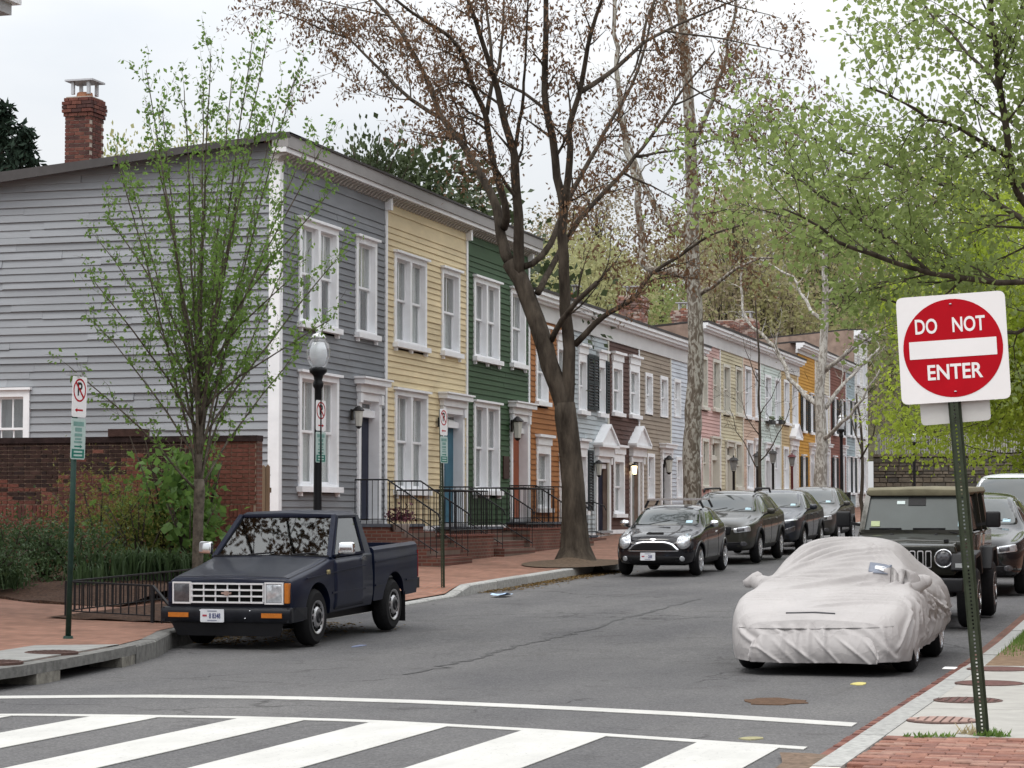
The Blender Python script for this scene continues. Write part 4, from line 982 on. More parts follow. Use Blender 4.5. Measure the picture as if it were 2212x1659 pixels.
# ------------------------------------------------------------------ pickup truck
def make_pickup():
    T = thing('pickup_truck', 'faded dark navy regular cab pickup truck parked at the left kerb', 'pickup truck', (-11.07, 25.15, rz(25.95)-.003), (rad(1.05),0,0))
    body_m = M('truck_paint', (.004,.0072,.023), .42, .3, 2.2, coat=.15, spec=.22, bump=.015, bscale=9, col2=(.006,.0105,.030))
    hood_m = M('truck_hood_faded', (.006,.008,.022), .42, .4, 1.6, coat=.18, spec=.25, col2=(.014,.017,.030))
    rk = lambda y: .016*(y-.8)
    def sec(y, zb, zt, wb, wm, wt, crown=.02):
        k = rk(y); return (y, [(0,zb+k),(wb,zb+k),(wm,zb+.16+k),(wm,zt*.55+zb*.45+k),(wm-.012,zt-.13+k),(wt,zt-.035+k),(wt-.06,zt+k),(0,zt+crown+k)])
    st = [sec(.0,.33,.835,.78,.80,.765), sec(.03,.33,.862,.79,.81,.775), sec(.35,.33,.905,.80,.82,.79), sec(.80,.34,.965,.80,.825,.80), sec(1.27,.36,1.045,.80,.825,.805), sec(1.30,.36,1.055,.80,.825,.81,.005), sec(2.72,.36,1.055,.80,.825,.81,0)]
    cuts = [('BOOLEAN', dict(operation='DIFFERENCE', solver='EXACT', object=cyl_obj(.80,.345,.425)))]
    me = recalc(loft(st).mesh('body', body_m)); me = bake(me, [('BEVEL', dict(width=.018, segments=2, limit_method='ANGLE', angle_limit=rad(28)))] + cuts)
    smooth(me, 30); body = link('body', me, T, world=False); bvh = bvh_of(me)
    # bonnet panel, a hand's breadth proud
    pbuild(patch(bvh, [(-.74,.04),(.74,.04),(.775,1.22),(-.775,1.22)], 'T', .006, .03, 8), 'bonnet', hood_m, T)
    # load bed: two sides, tailgate, front wall, floor
    def bed_side(s):
        prof = lambda y: [(s*.70,.62+rk(y)),(s*.80,.40+rk(y)),(s*.822,.60+rk(y)),(s*.822,.88+rk(y)),(s*.808,1.06+rk(y)),(s*.775,1.095+rk(y)),(s*.72,1.095+rk(y)),(s*.70,1.06+rk(y))]
        mb = MB(); n = 8; yy = [2.78,2.80,3.2,3.55,4.0,4.46,4.48]
        for i, y in enumerate(yy):
            for x, z in prof(y): mb.v.append((x,y,z))
            if i:
                for k in range(n): mb.f.append(((i-1)*n+k,(i-1)*n+(k+1) % n,i*n+(k+1) % n,i*n+k))
        mb.f.append(tuple(range(n))); mb.f.append(tuple(range((len(yy)-1)*n, len(yy)*n)))
        me = recalc(mb.mesh('bed_side', body_m)); me = bake(me, [('BOOLEAN', dict(operation='DIFFERENCE', solver='EXACT', object=cyl_obj(3.55,.36,.425)))])
        return link('bed_side', smooth(me, 30), T, world=False)
    for s in (-1,1): bed_side(s)
    k = rk(4.4)
    MB().box(-.70,.70,4.42,4.48,.45+k,1.08+k).build('tailgate', body_m, T, world=False)
    MB().box(-.70,.70,2.79,2.83,.45+rk(2.8),1.08+rk(2.8)).build('bed_front', body_m, T, world=False)
    MB().box(-.70,.70,2.83,4.42,.60+k,.64+k).build('bed_floor', darkplastic, T, world=False)
    MB().box(-.55,.55,.25,4.3,.26,.36).build('chassis', darkplastic, T, world=False)
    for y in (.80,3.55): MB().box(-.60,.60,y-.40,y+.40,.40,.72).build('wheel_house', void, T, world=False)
    MB().tube([(-.6,3.55,.345),(.6,3.55,.345)], .07, 10).build('rear_axle', darkplastic, T, world=False)
    # cab: roof, pillars, glass
    kr = rk(2.1); R = 1.565+kr
    rs = [(1.80,[(0,R-.045),(.60,R-.05),(.645,R-.035),(.60,R-.012),(0,R+.004)]), (1.95,[(0,R-.05),(.62,R-.05),(.655,R-.03),(.61,R+.012),(0,R+.03)]), (2.45,[(0,R-.05),(.62,R-.05),(.655,R-.03),(.61,R+.016),(0,R+.036)]), (2.66,[(0,R-.06),(.60,R-.06),(.64,R-.045),(.60,R-.01),(0,R+.01)])]
    rf = recalc(loft(rs).mesh('roof', body_m)); link('roof', smooth(bake(rf, [('BEVEL', dict(width=.015, segments=2, limit_method='ANGLE', angle_limit=rad(30)))]), 40), T, world=False)
    b0 = 1.05+rk(1.3); b1 = 1.05+rk(2.7)
    for s in (-1,1):
        pl = MB(); pl.beam((s*.775,1.28,b0-.02),(s*.630,1.82,R-.03),.045,.06,(s,0,0)); pl.build('front_pillar', body_m, T, world=False)
        q = MB().prism([(s*.79,2.44,b1-.02),(s*.79,2.72,b1-.02),(s*.64,2.66,R-.035),(s*.64,2.50,R-.035)], (-s*.05,0,0)); recalc(q.build('rear_pillar', body_m, T, world=False).data)
        # door skin with seams, handle, side window with black seal
        dr = patch(bvh, [(1.33,.40),(2.42,.42),(2.43,1.045),(1.34,1.02)], 'R' if s > 0 else 'L', .005, .05, 5); d = pbuild(dr, 'door', body_m, T)
        zs = b0+.01
        gw = MB().prism([(s*.792,1.40,zs),(s*.792,2.42,b1-.0),(s*.652,2.47,R-.055),(s*.650,1.90,R-.05)], (-s*.006,0,0)); recalc(gw.build('side_window', car_glass, T, world=False).data)
        fr = MB()
        pts = [(s*.796,1.36,zs),(s*.796,2.43,b1),(s*.655,2.48,R-.045),(s*.652,1.86,R-.042)]
        for a, b in zip(pts, pts[1:]+pts[:1]): fr.beam(a, b, .03, .035, (s,0,0))
        fr.build('window_frame', body_m, T, world=False)
        MB().box(s*.826-.008,s*.826+.012,2.28,2.40,.96+rk(2.3),1.0+rk(2.3)).build('door_handle', chrome, d, world=False)
        m = MB(); m.beam((s*.80,1.42,zs-.03),(s*.93,1.40,zs+.07),.02,.02); m.build('mirror_arm', darkplastic, T, world=False)
        mm = recalc(MB().prism([(s*.85,1.36,zs+.01),(s*1.05,1.40,zs+.02),(s*1.04,1.41,zs+.17),(s*.86,1.37,zs+.17)], (0,.09,0)).mesh('door_mirror', chrome)); link('door_mirror', smooth(bake(mm, [('BEVEL', dict(width=.025, segments=3))]), 60), T, world=False)
    wsb = rk(1.3)
    MB().prism([(-.755,1.31,b0+.01),(.755,1.31,b0+.01),(.618,1.815,R-.045),(-.618,1.815,R-.045)], (0,.006,.003)).build('windscreen', car_glass, T, world=False)
    MB().prism([(-.70,2.70,b1+.02),(.70,2.70,b1+.02),(.60,2.64,R-.06),(-.60,2.64,R-.06)], (0,.006,0)).build('rear_window', car_glass, T, world=False)
    fb = MB(); fb.beam((-.77,1.29,b0),(.77,1.29,b0),.05,.035); fb.build('cowl', darkplastic, T, world=False)
    for x in (-.30,.28): MB().tube([(x,1.27,b0+.02),(x+.32,1.325,b0+.05)], .011, 5).build('wiper', darkplastic, T, world=False)
    # interior
    inn = M('cab_interior',(.05,.055,.075),.9,.2,6)
    MB().box(-.68,.68,2.28,2.55,.75,1.24).build('seat', inn, T, world=False); MB().box(-.72,.72,1.36,1.62,.75,1.03).build('dashboard', inn, T, world=False)
    sw = MB(); sw.tube([(.34+.17*math.cos(a),1.72+.06*math.sin(a),1.10+.15*math.sin(a)) for a in [2*math.pi*i/16 for i in range(17)]], .012, 6); sw.build('steering_wheel', darkplastic, T, world=False)
    o = MB().box(.55,.67,1.300,1.306,0,.045).build('windscreen_sticker', sticker_m, T, world=False); o.location = (-.03,.01,b0+.045); o.rotation_euler = (-.78,0,0)
    # front: headlamp panel, grille bars, bumper, air dam, plate
    z0 = lambda z: z+rk(0)
    MB().box(-.775,.775,-.035,-.002,z0(.545),z0(.815)).build('front_panel', body_m, T, world=False)
    gx = .46; g0, g1 = z0(.575), z0(.795); gr = MB()
    MB().box(-gx,gx,-.045,-.036,g0,g1).build('grille_back', void, T, world=False)
    for i in range(4):
        z = g0+(g1-g0)*i/3; gr.box(-gx-.005,gx+.005,-.078,-.0455,z-.010,z+.010)
    silver = M('grille_silver',(.80,.81,.83),.3,.04,12,metal=.35,spec=.8)
    G = gr.build('grille', silver, T, world=False)
    for i in range(7):
        x = -gx+2*gx*i/6; MB().box(x-.007,x+.007,-.066,-.0455,g0+.0105,g1-.0105).build('grille_bar', silver, G, world=False)
    bt = [(-.062,-.012),(-.03,-.012),(-.022,-.028),(.022,-.028),(.03,-.012),(.062,-.012),(.070,.012),(.03,.012),(.022,.028),(-.022,.028),(-.03,.012),(-.070,.012)]
    e = MB().prism([(x,-.092,(g0+g1)/2+z) for x,z in bt], (0,.012,0)).build('emblem', chrome, T, world=False); recalc(e.data)
    for s in (-1,1):
        a, b = (gx+.015, .715) if s > 0 else (-.715,-gx-.015)
        q = MB(); q.box(a,b,-.06,-.036,g0-.02,g0); q.box(a,b,-.06,-.036,g1,g1+.02); q.box(a,a+.018,-.06,-.036,g0,g1); q.box(b-.018,b,-.06,-.036,g0,g1)
        H = q.build('headlamp', silver, T, world=False)
        lens = recalc(MB().box(a+.02,b-.02,-.055,-.037,g0+.005,g1-.005).mesh('lens', headlamp_m if s > 0 else lamp_dark)); link('lens', smooth(bake(lens,[('BEVEL',dict(width=.012,segments=3))]),60), H, world=False)
        a2, b2 = (.722,.775) if s > 0 else (-.775,-.722)
        mk = recalc(MB().box(a2,b2+(.004 if s > 0 else 0),-.05,.03,g0-.01,g1+.01).mesh('corner_lamp', amber if s > 0 else body_m)); link('corner_lamp', bake(mk,[('BEVEL',dict(width=.008,segments=2))]), T, world=False)
    prof = [(-.10,.335),(-.13,.40),(-.135,.47),(-.115,.515),(-.02,.522),(-.02,.335)]
    bp = MB().prism([(-.835,y,z0(z)) for y,z in prof], (1.67,0,0)); me = recalc(bp.mesh('bumper', M('bumper_black',(.012,.013,.017),.4,.3,8)))
    bump = link('bumper', smooth(bake(me,[('BEVEL',dict(width=.02,segments=2,limit_method='ANGLE',angle_limit=rad(25)))]),40), T, world=False)
    for s in (-1,1):
        MB().prism([(s*.815,-.12,z0(.345)),(s*.845,.02,z0(.345)),(s*.845,.38,z0(.36)),(s*.845,.38,z0(.50)),(s*.845,.02,z0(.515)),(s*.815,-.12,z0(.515))],(-s*.03,0,0)).build('bumper_end', MATS['bumper_black'], T, world=False)
        MB().box(s*.60-.13,s*.60+.13,-.145,-.128,z0(.40),z0(.455)).build('turn_lamp', amber, T, world=False)
        for x, z in ((.32,.48),(.26,.39)): MB().lathe([(.012,0),(.008,.008)],8,(0,0,0)).build('bolt', chrome, bump, world=False).location = (s*x,-.135,z0(z))
    ad = MB().prism([(-.72,-.08,z0(.335)),(.72,-.08,z0(.335)),(.66,-.03,z0(.175)),(-.66,-.03,z0(.175))],(0,.02,0)); ad.build('air_dam', darkplastic, T, world=False)
    plate(T, -.16, -.146, z0(.42), '8 8348')
    # badge on the right front wing, side mouldings, tail lamp, mud flap, rear bumper
    link('badge', text_mesh('S10', .075, 'badge', M('badge_gold',(.50,.42,.22),.35,.1,9,metal=.6), .004, .002), T, (.829,1.12,.87+rk(1.1)), (math.pi/2,0,math.pi/2), world=False)
    for s in (-1,1):
        for a, b, zz in ((1.26,2.42,.60),(2.80,3.10,.60),(4.0,4.46,.60)): MB().box(s*.822-.006,s*.822+.012,a,b,zz+rk((a+b)/2)-.012,zz+rk((a+b)/2)+.012).build('side_moulding', body_m, T, world=False)
        MB().beam((s*.825,.42,.835+rk(.4)),(s*.825,2.42,.885+rk(2.4)),.012,.014).build('body_crease', body_m, T, world=False); MB().beam((s*.823,2.80,.905+rk(2.8)),(s*.823,4.47,.925+rk(4.4)),.012,.014).build('body_crease', body_m, T, world=False)
        MB().box(s*.812-.02,s*.812+.014,4.481,4.50,.62+k,.98+k).build('tail_lamp', red_lens, T, world=False)
        MB().box(s*.70-.11,s*.70+.11,3.99,4.005,.10,.50).build('mud_flap', rubber, T, world=False)
        for y in (.80,3.55): wheel(T, s*.705, y, .345, .215, 'steel', s)
    MB().box(-.80,.80,4.485,4.62,.46+k,.60+k).build('rear_bumper', darkplastic, T, world=False)
    return T
make_pickup()
# ------------------------------------------------------------------ rounded passenger cars
def make_car(name, label, cat, loc, spec, paint, group=None, rotz=0.):
    s = spec; L, Wd, H = s['L'], s['W'], s['H']; hw = Wd/2; gz = rz(loc[1]+s['fa'])
    T = thing(name, label, cat, (loc[0], loc[1], gz), (math.atan(.019),0,rotz), group)
    nose, cowl, ws, roof1, tail = s['nose'], s['cowl'], s['ws'], s['roof1'], s['tail']    # y of cowl, windscreen top, roof end
    hz0, hz1 = s['hz0'], s['hz1']; belt = s['belt']; zb = s['zb']; wt = s.get('wt', hw-.20)
    def sec(y, zb, zbelt, zt, w, wtop, crown):
        zm = zb+(zbelt-zb)*.45
        return (y, [(0,zb),(w*.75,zb),(w*.96,zb+.05),(w,zm),(w*.985,zbelt-.06),(w*.955,zbelt+.015),(wtop,zt-.07),(wtop-.09,zt-.01),(wtop*.45,zt+crown*.8),(0,zt+crown)])
    S = []
    f = s.get('front', .0)
    S.append(sec(.0, zb+.14, hz0-.16, hz0-.10, hw*.66, hw*.50, .02))
    S.append(sec(.05, zb+.06, hz0-.08, hz0-.03, hw*.80, hw*.62, .03))
    S.append(sec(.20, zb+.02, hz0-.02, hz0+.03, hw*.93, hw*.74, .035))
    S.append(sec(.55, zb, (hz0*.6+hz1*.4)-.02, hz0*.6+hz1*.4+.03, hw*.99, hw*.80, .04))
    S.append(sec(cowl-.25, zb, hz1-.04, hz1+.02, hw, hw*.84, .035))
    S.append(sec(cowl, zb, belt, hz1+.06, hw, hw*.86, .03))
    S.append(sec((cowl+ws)/2, zb, belt+.005, (hz1+.06+H)/2+.02, hw, (hw*.86+wt)/2, .035))
    S.append(sec(ws, zb, belt+.01, H-.05, hw, wt, .035))
    S.append(sec(ws+.35, zb, belt+.02, H-.015, hw, wt, .03))
    S.append(sec((ws+roof1)/2, zb, belt+.03, H-.01, hw, wt, .03))
    S.append(sec(roof1, zb, belt+.05, H-.045, hw*.99, wt-.02, .025))
    S.append(sec(tail, zb+.04, belt+.07, s['tz'], hw*.95, wt-.05, .02))
    S.append(sec(L-.06, zb+.08, belt+.03, belt+.09, hw*.88, hw*.70, .015))
    S.append(sec(L, zb+.18, belt-.12, belt-.05, hw*.74, hw*.60, .01))
    fa, ra, r = s['fa'], s['ra'], s['r']
    me = recalc(loft(S).mesh('body', paint)); me = bake(me, [('SUBSURF', dict(levels=2, render_levels=2))])
    bvh = bvh_of(me)
    me = bake(me, [('BOOLEAN', dict(operation='DIFFERENCE', solver='EXACT', object=cyl_obj(fa, r, r+.055))), ('BOOLEAN', dict(operation='DIFFERENCE', solver='EXACT', object=cyl_obj(ra, r, r+.055)))])
    link('body', smooth(me, 38), T, world=False)
    trim = s.get('trim', darkplastic)
    # inner void so that the arches read dark
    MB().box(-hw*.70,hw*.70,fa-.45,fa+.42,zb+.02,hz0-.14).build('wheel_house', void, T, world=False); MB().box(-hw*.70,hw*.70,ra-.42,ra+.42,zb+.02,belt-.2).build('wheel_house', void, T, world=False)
    # glass
    wz0, wz1 = hz1+.10, H-.075; ww0, ww1 = hw*.86-.05, wt-.05
    def slope_x(z): u = (z-wz0)/(wz1-wz0); return ww0+(ww1-ww0)*u
    gm = s.get('glass', car_glass_dark)
    pbuild(patch(bvh, [(-ww0,wz0),(ww0,wz0),(ww1,wz1),(-ww1,wz1)], 'F', .006, .06, 8), 'windscreen', gm, T)
    zl, zh = belt+.055, H-.105
    for sd, v in ((1,'R'),(-1,'L')):
        for poly in s['side']: pbuild(patch(bvh, [(y, zl+(zh-zl)*u) for y,u in poly], v, .006, .05, 6), 'side_window', gm, T)
        for q in s.get('seams', []): pbuild(strip_on(bvh, q, v, .012, .003), 'door_seam', void, T)
        for y in s['handles']: pbuild(patch(bvh, [(y,belt-.10),(y+.17,belt-.09),(y+.17,belt-.06),(y,belt-.07)], v, .018, .012, 2, .02), 'door_handle', s.get('handle_m', paint), T)
        # sill cladding and arch lips
        pbuild(patch(bvh, [(fa+r+.09,zb+.03),(ra-r-.09,zb+.03),(ra-r-.09,zb+.15),(fa+r+.09,zb+.15)], v, .008, .02, 3), 'sill', trim, T)
        for ya in (fa, ra):
            pts = [(ya+(r+.075)*math.cos(a), r+(r+.075)*math.sin(a)) for a in [math.pi*i/14 for i in range(15)]]
            arch = MB(); P3 = []
            for p in pts:
                h, nr, i_, d_ = bvh.ray_cast(Vector((sd*4,p[0],p[1])), Vector((-sd,0,0)))
                if h: P3.append(h+nr*.004)
            if len(P3) > 3: arch.tube(P3, .022 if not s.get('clad') else .04, 6); arch.build('arch_lip', trim if s.get('clad') else paint, T, True, world=False)
            wheel(T, sd*(hw-.115), ya, r, .205, s.get('wheel','alloy'), sd)
        # mirrors
        my, mz = s['mirror']
        mm = MB(); mm.lathe([(.02,-.09),(.075,-.075),(.095,0),(.075,.08),(.02,.10)], 14, (0,0,0), 'X'); o = mm.build('door_mirror', s.get('mirror_m', paint), T, True, world=False); o.scale = (1.0,.65,.80); o.location = (sd*(hw+.10),my,mz)
        MB().beam((sd*(hw-.09),my,mz-.10),(sd*(hw+.05),my,mz-.05),.06,.035).build('mirror_arm', trim, T, world=False)
        if 'rails' in s:
            a, b, hh = s['rails']; xr = wt-.06; zr = H+.0
            q = MB(); q.tube([(sd*xr,a,zr-.03),(sd*xr,a+.10,zr+hh),(sd*xr,b-.15,zr+hh),(sd*xr,b,zr-.05)], .024, 8); q.build('roof_rail', s.get('rail_m', darkplastic), T, True, world=False)
    # front end
    for p in s['lamps']:
        for sg in (1,-1):
            H_ = pbuild(patch(bvh, [(sg*x,z) for x,z in p['poly']], 'F', p.get('off',.008), p.get('rr',.03), 5), 'headlamp', p.get('m', headlamp_m), T)
            if 'inner' in p: pbuild(patch(bvh, [(sg*x,z) for x,z in p['inner']], 'F', p.get('off',.008)+.004, .02, 3), 'lens', p['im'], H_)
    for p in s['front_parts']: pbuild(patch(bvh, p['poly'], 'F', p.get('off',.006), p.get('rr',.03), 5), p['n'], p['m'], T)
    if 'plate' in s: x, y, z, t = s['plate']; plate(T, x, y, z, t, -.08)
    for sx in (-.34,.22):
        a, b = bvh.ray_cast(Vector((sx,-6,wz0+.015)), Vector((0,1,0)))[0], bvh.ray_cast(Vector((sx+.42,-6,wz0+.09)), Vector((0,1,0)))[0]
        if a and b: MB().tube([a+Vector((0,-.012,.0)), b+Vector((0,-.014,0))], .009, 5).build('wiper', darkplastic, T, world=False)
    p = patch(bvh, [(ww0-.26,wz0+.035),(ww0-.13,wz0+.035),(ww0-.13,wz0+.085),(ww0-.26,wz0+.085)], 'F', .010, .004, 2); pbuild(p, 'windscreen_sticker', sticker_m, T)
    return T, bvh
car_glass_dark = M('car_glass_dark', (.020,.028,.028), .05, .15, 3, spec=.6, coat=.5)
def circ(cx, cz, rx, rz_, n=14): return [(cx+rx*math.cos(2*math.pi*i/n), cz+rz_*math.sin(2*math.pi*i/n)) for i in range(n)]
meshg = M('grille_mesh', (.010,.010,.011), .55, .5, 90)
# small black hatchback with a chrome mouth
mini_spec = dict(L=3.72, W=1.68, H=1.40, nose=0, cowl=1.10, ws=1.72, roof1=3.10, tail=3.45, tz=1.16, hz0=.80, hz1=.905, belt=.93, zb=.20, wt=.64, fa=.70, ra=3.17, r=.305, wheel='alloy',
  side=[[(1.42,.0),(2.40,.02),(2.38,1.0),(1.86,.98)], [(2.46,.02),(3.18,.10),(3.05,.92),(2.44,1.0)]], seams=[[(1.36,.32),(1.36,.90)],[(2.43,.32),(2.43,.92)]], handles=[2.18], handle_m=chrome, mirror=(1.45,1.03), mirror_m=chrome,
  lamps=[dict(poly=circ(.60,.695,.135,.145), rr=.03, off=.014, m=chrome, inner=circ(.60,.695,.112,.122), im=headlamp_m), dict(poly=circ(.58,.36,.05,.05), rr=.02, m=headlamp_m)],
  front_parts=[dict(n='grille_surround', poly=[(-.50,.50),(.50,.50),(.53,.535),(.40,.665),(.24,.705),(-.24,.705),(-.40,.665),(-.53,.535)], m=chrome, off=.012, rr=.05), dict(n='grille', poly=[(-.46,.525),(.46,.525),(.475,.545),(.365,.645),(.22,.675),(-.22,.675),(-.365,.645),(-.475,.545)], m=meshg, off=.018, rr=.04),
     dict(n='lower_intake', poly=[(-.50,.27),(.50,.27),(.56,.40),(-.56,.40)], m=meshg, off=.006), dict(n='bonnet_scoop', poly=[(-.18,.842),(.18,.842),(.16,.866),(-.16,.866)], m=void, off=.012, rr=.01), dict(n='emblem', poly=[(-.08,.735),(0,.722),(.08,.735),(.03,.755),(-.03,.755)], m=chrome, off=.012, rr=.01)],
  plate=(-.10,-.045,.405,'· 208'))
mini_paint = car_paint('paint_black', (.006,.006,.009), .2, .2, .9)
MT, mb_ = make_car('hatchback', 'black rounded hatchback with chrome mouth grille and silver roof rack', 'car', (-10.40,44.40), mini_spec, mini_paint)
rack = MB()
for sd in (-1,1):
    
    for y in (1.95,2.85): MB().beam((sd*.62,y,1.34),(sd*.54,y,1.50),.05,.04).build('rack_foot', darkplastic, MT, world=False)
for y in (1.95,2.85): MB().box(-.56,.56,y-.035,y+.035,1.495,1.53).build('rack_bar', alloy, MT, world=False)
suv_side = [[(1.50,.0),(2.30,.01),(2.28,1.0),(2.00,.97)], [(2.36,.01),(3.20,.03),(3.16,.98),(2.34,1.0)], [(3.26,.05),(3.98,.22),(3.72,.88),(3.22,.97)]]
def suv_spec(**k):
    d = dict(L=4.75, W=1.86, H=1.66, nose=0, cowl=1.25, ws=1.98, roof1=3.95, tail=4.45, tz=1.28, hz0=.92, hz1=1.06, belt=1.06, zb=.28, wt=.66, fa=.92, ra=3.66, r=.36, wheel='alloy10', side=suv_side, seams=[[(1.42,.42),(1.42,1.02)],[(2.33,.42),(2.33,1.05)],[(3.23,.55),(3.23,1.05)]],
      handles=[2.05,2.98], mirror=(1.66,1.17), clad=True, plate=(-.0,-.05,.52,None),
      lamps=[dict(poly=[(.46,.80),(.82,.86),(.84,.74),(.50,.70)], rr=.03, m=headlamp_m, inner=[(.55,.80),(.72,.82),(.72,.75),(.56,.73)], im=lamp_dark), dict(poly=circ(.70,.46,.07,.05), rr=.02, m=lamp_dark)],
      front_parts=[dict(n='grille', poly=[(-.40,.66),(.40,.66),(.44,.84),(-.44,.84)], m=meshg, rr=.05), dict(n='lower_bumper', poly=[(-.80,.32),(.80,.32),(.84,.50),(-.84,.50)], m=darkplastic, rr=.06)])
    d.update(k); return d
make_car('station_wagon', 'olive gray wagon with roof rails behind the black hatchback', 'car', (-10.45,50.45), suv_spec(rails=(2.0,4.0,.05), rail_m=darkplastic, H=1.63, W=1.87), car_paint('paint_olive',(.040,.039,.033),.26,.45,.8))
make_car('dark_suv', 'dark blue gray crossover with slim bright lamps, second behind the hatchback', 'car', (-10.45,56.6), suv_spec(H=1.60, W=1.85, lamps=[dict(poly=[(.30,.83),(.84,.89),(.85,.85),(.30,.80)], rr=.01, m=headlamp_m), dict(poly=[(.55,.62),(.80,.72),(.80,.58),(.60,.50)], rr=.03, m=lamp_dark)]), car_paint('paint_slate',(.030,.034,.046),.26,.4,.8))
make_car('gray_suv', 'warm gray crossover farthest along the left kerb', 'car', (-10.5,62.7), suv_spec(H=1.63, W=1.86), car_paint('paint_warm_gray',(.055,.052,.050),.26,.4,.8))
make_car('black_suv', 'black crossover parked behind the olive off-roader', 'car', (-3.70,38.4), suv_spec(H=1.68, W=1.92, front_parts=[dict(n='grille', poly=[(-.34,.62),(-.04,.62),(-.04,.86),(-.30,.86)], m=meshg, rr=.04), dict(n='grille', poly=[(.34,.62),(.04,.62),(.04,.86),(.30,.86)], m=meshg, rr=.04), dict(n='lower_bumper', poly=[(-.80,.32),(.80,.32),(.84,.50),(-.84,.50)], m=darkplastic, rr=.06)]), car_paint('paint_jet',(.008,.009,.011),.18,.3,.95))
make_car('white_van', 'tall white roofed vehicle behind the black crossover on the right', 'car', (-3.6,45.2), suv_spec(H=2.0, W=1.95, hz0=1.0, hz1=1.2, belt=1.2, mirror=(1.66,1.32), plate=(0,-.05,.56,None)), car_paint('paint_white',(.62,.64,.66),.3,.0,.6))
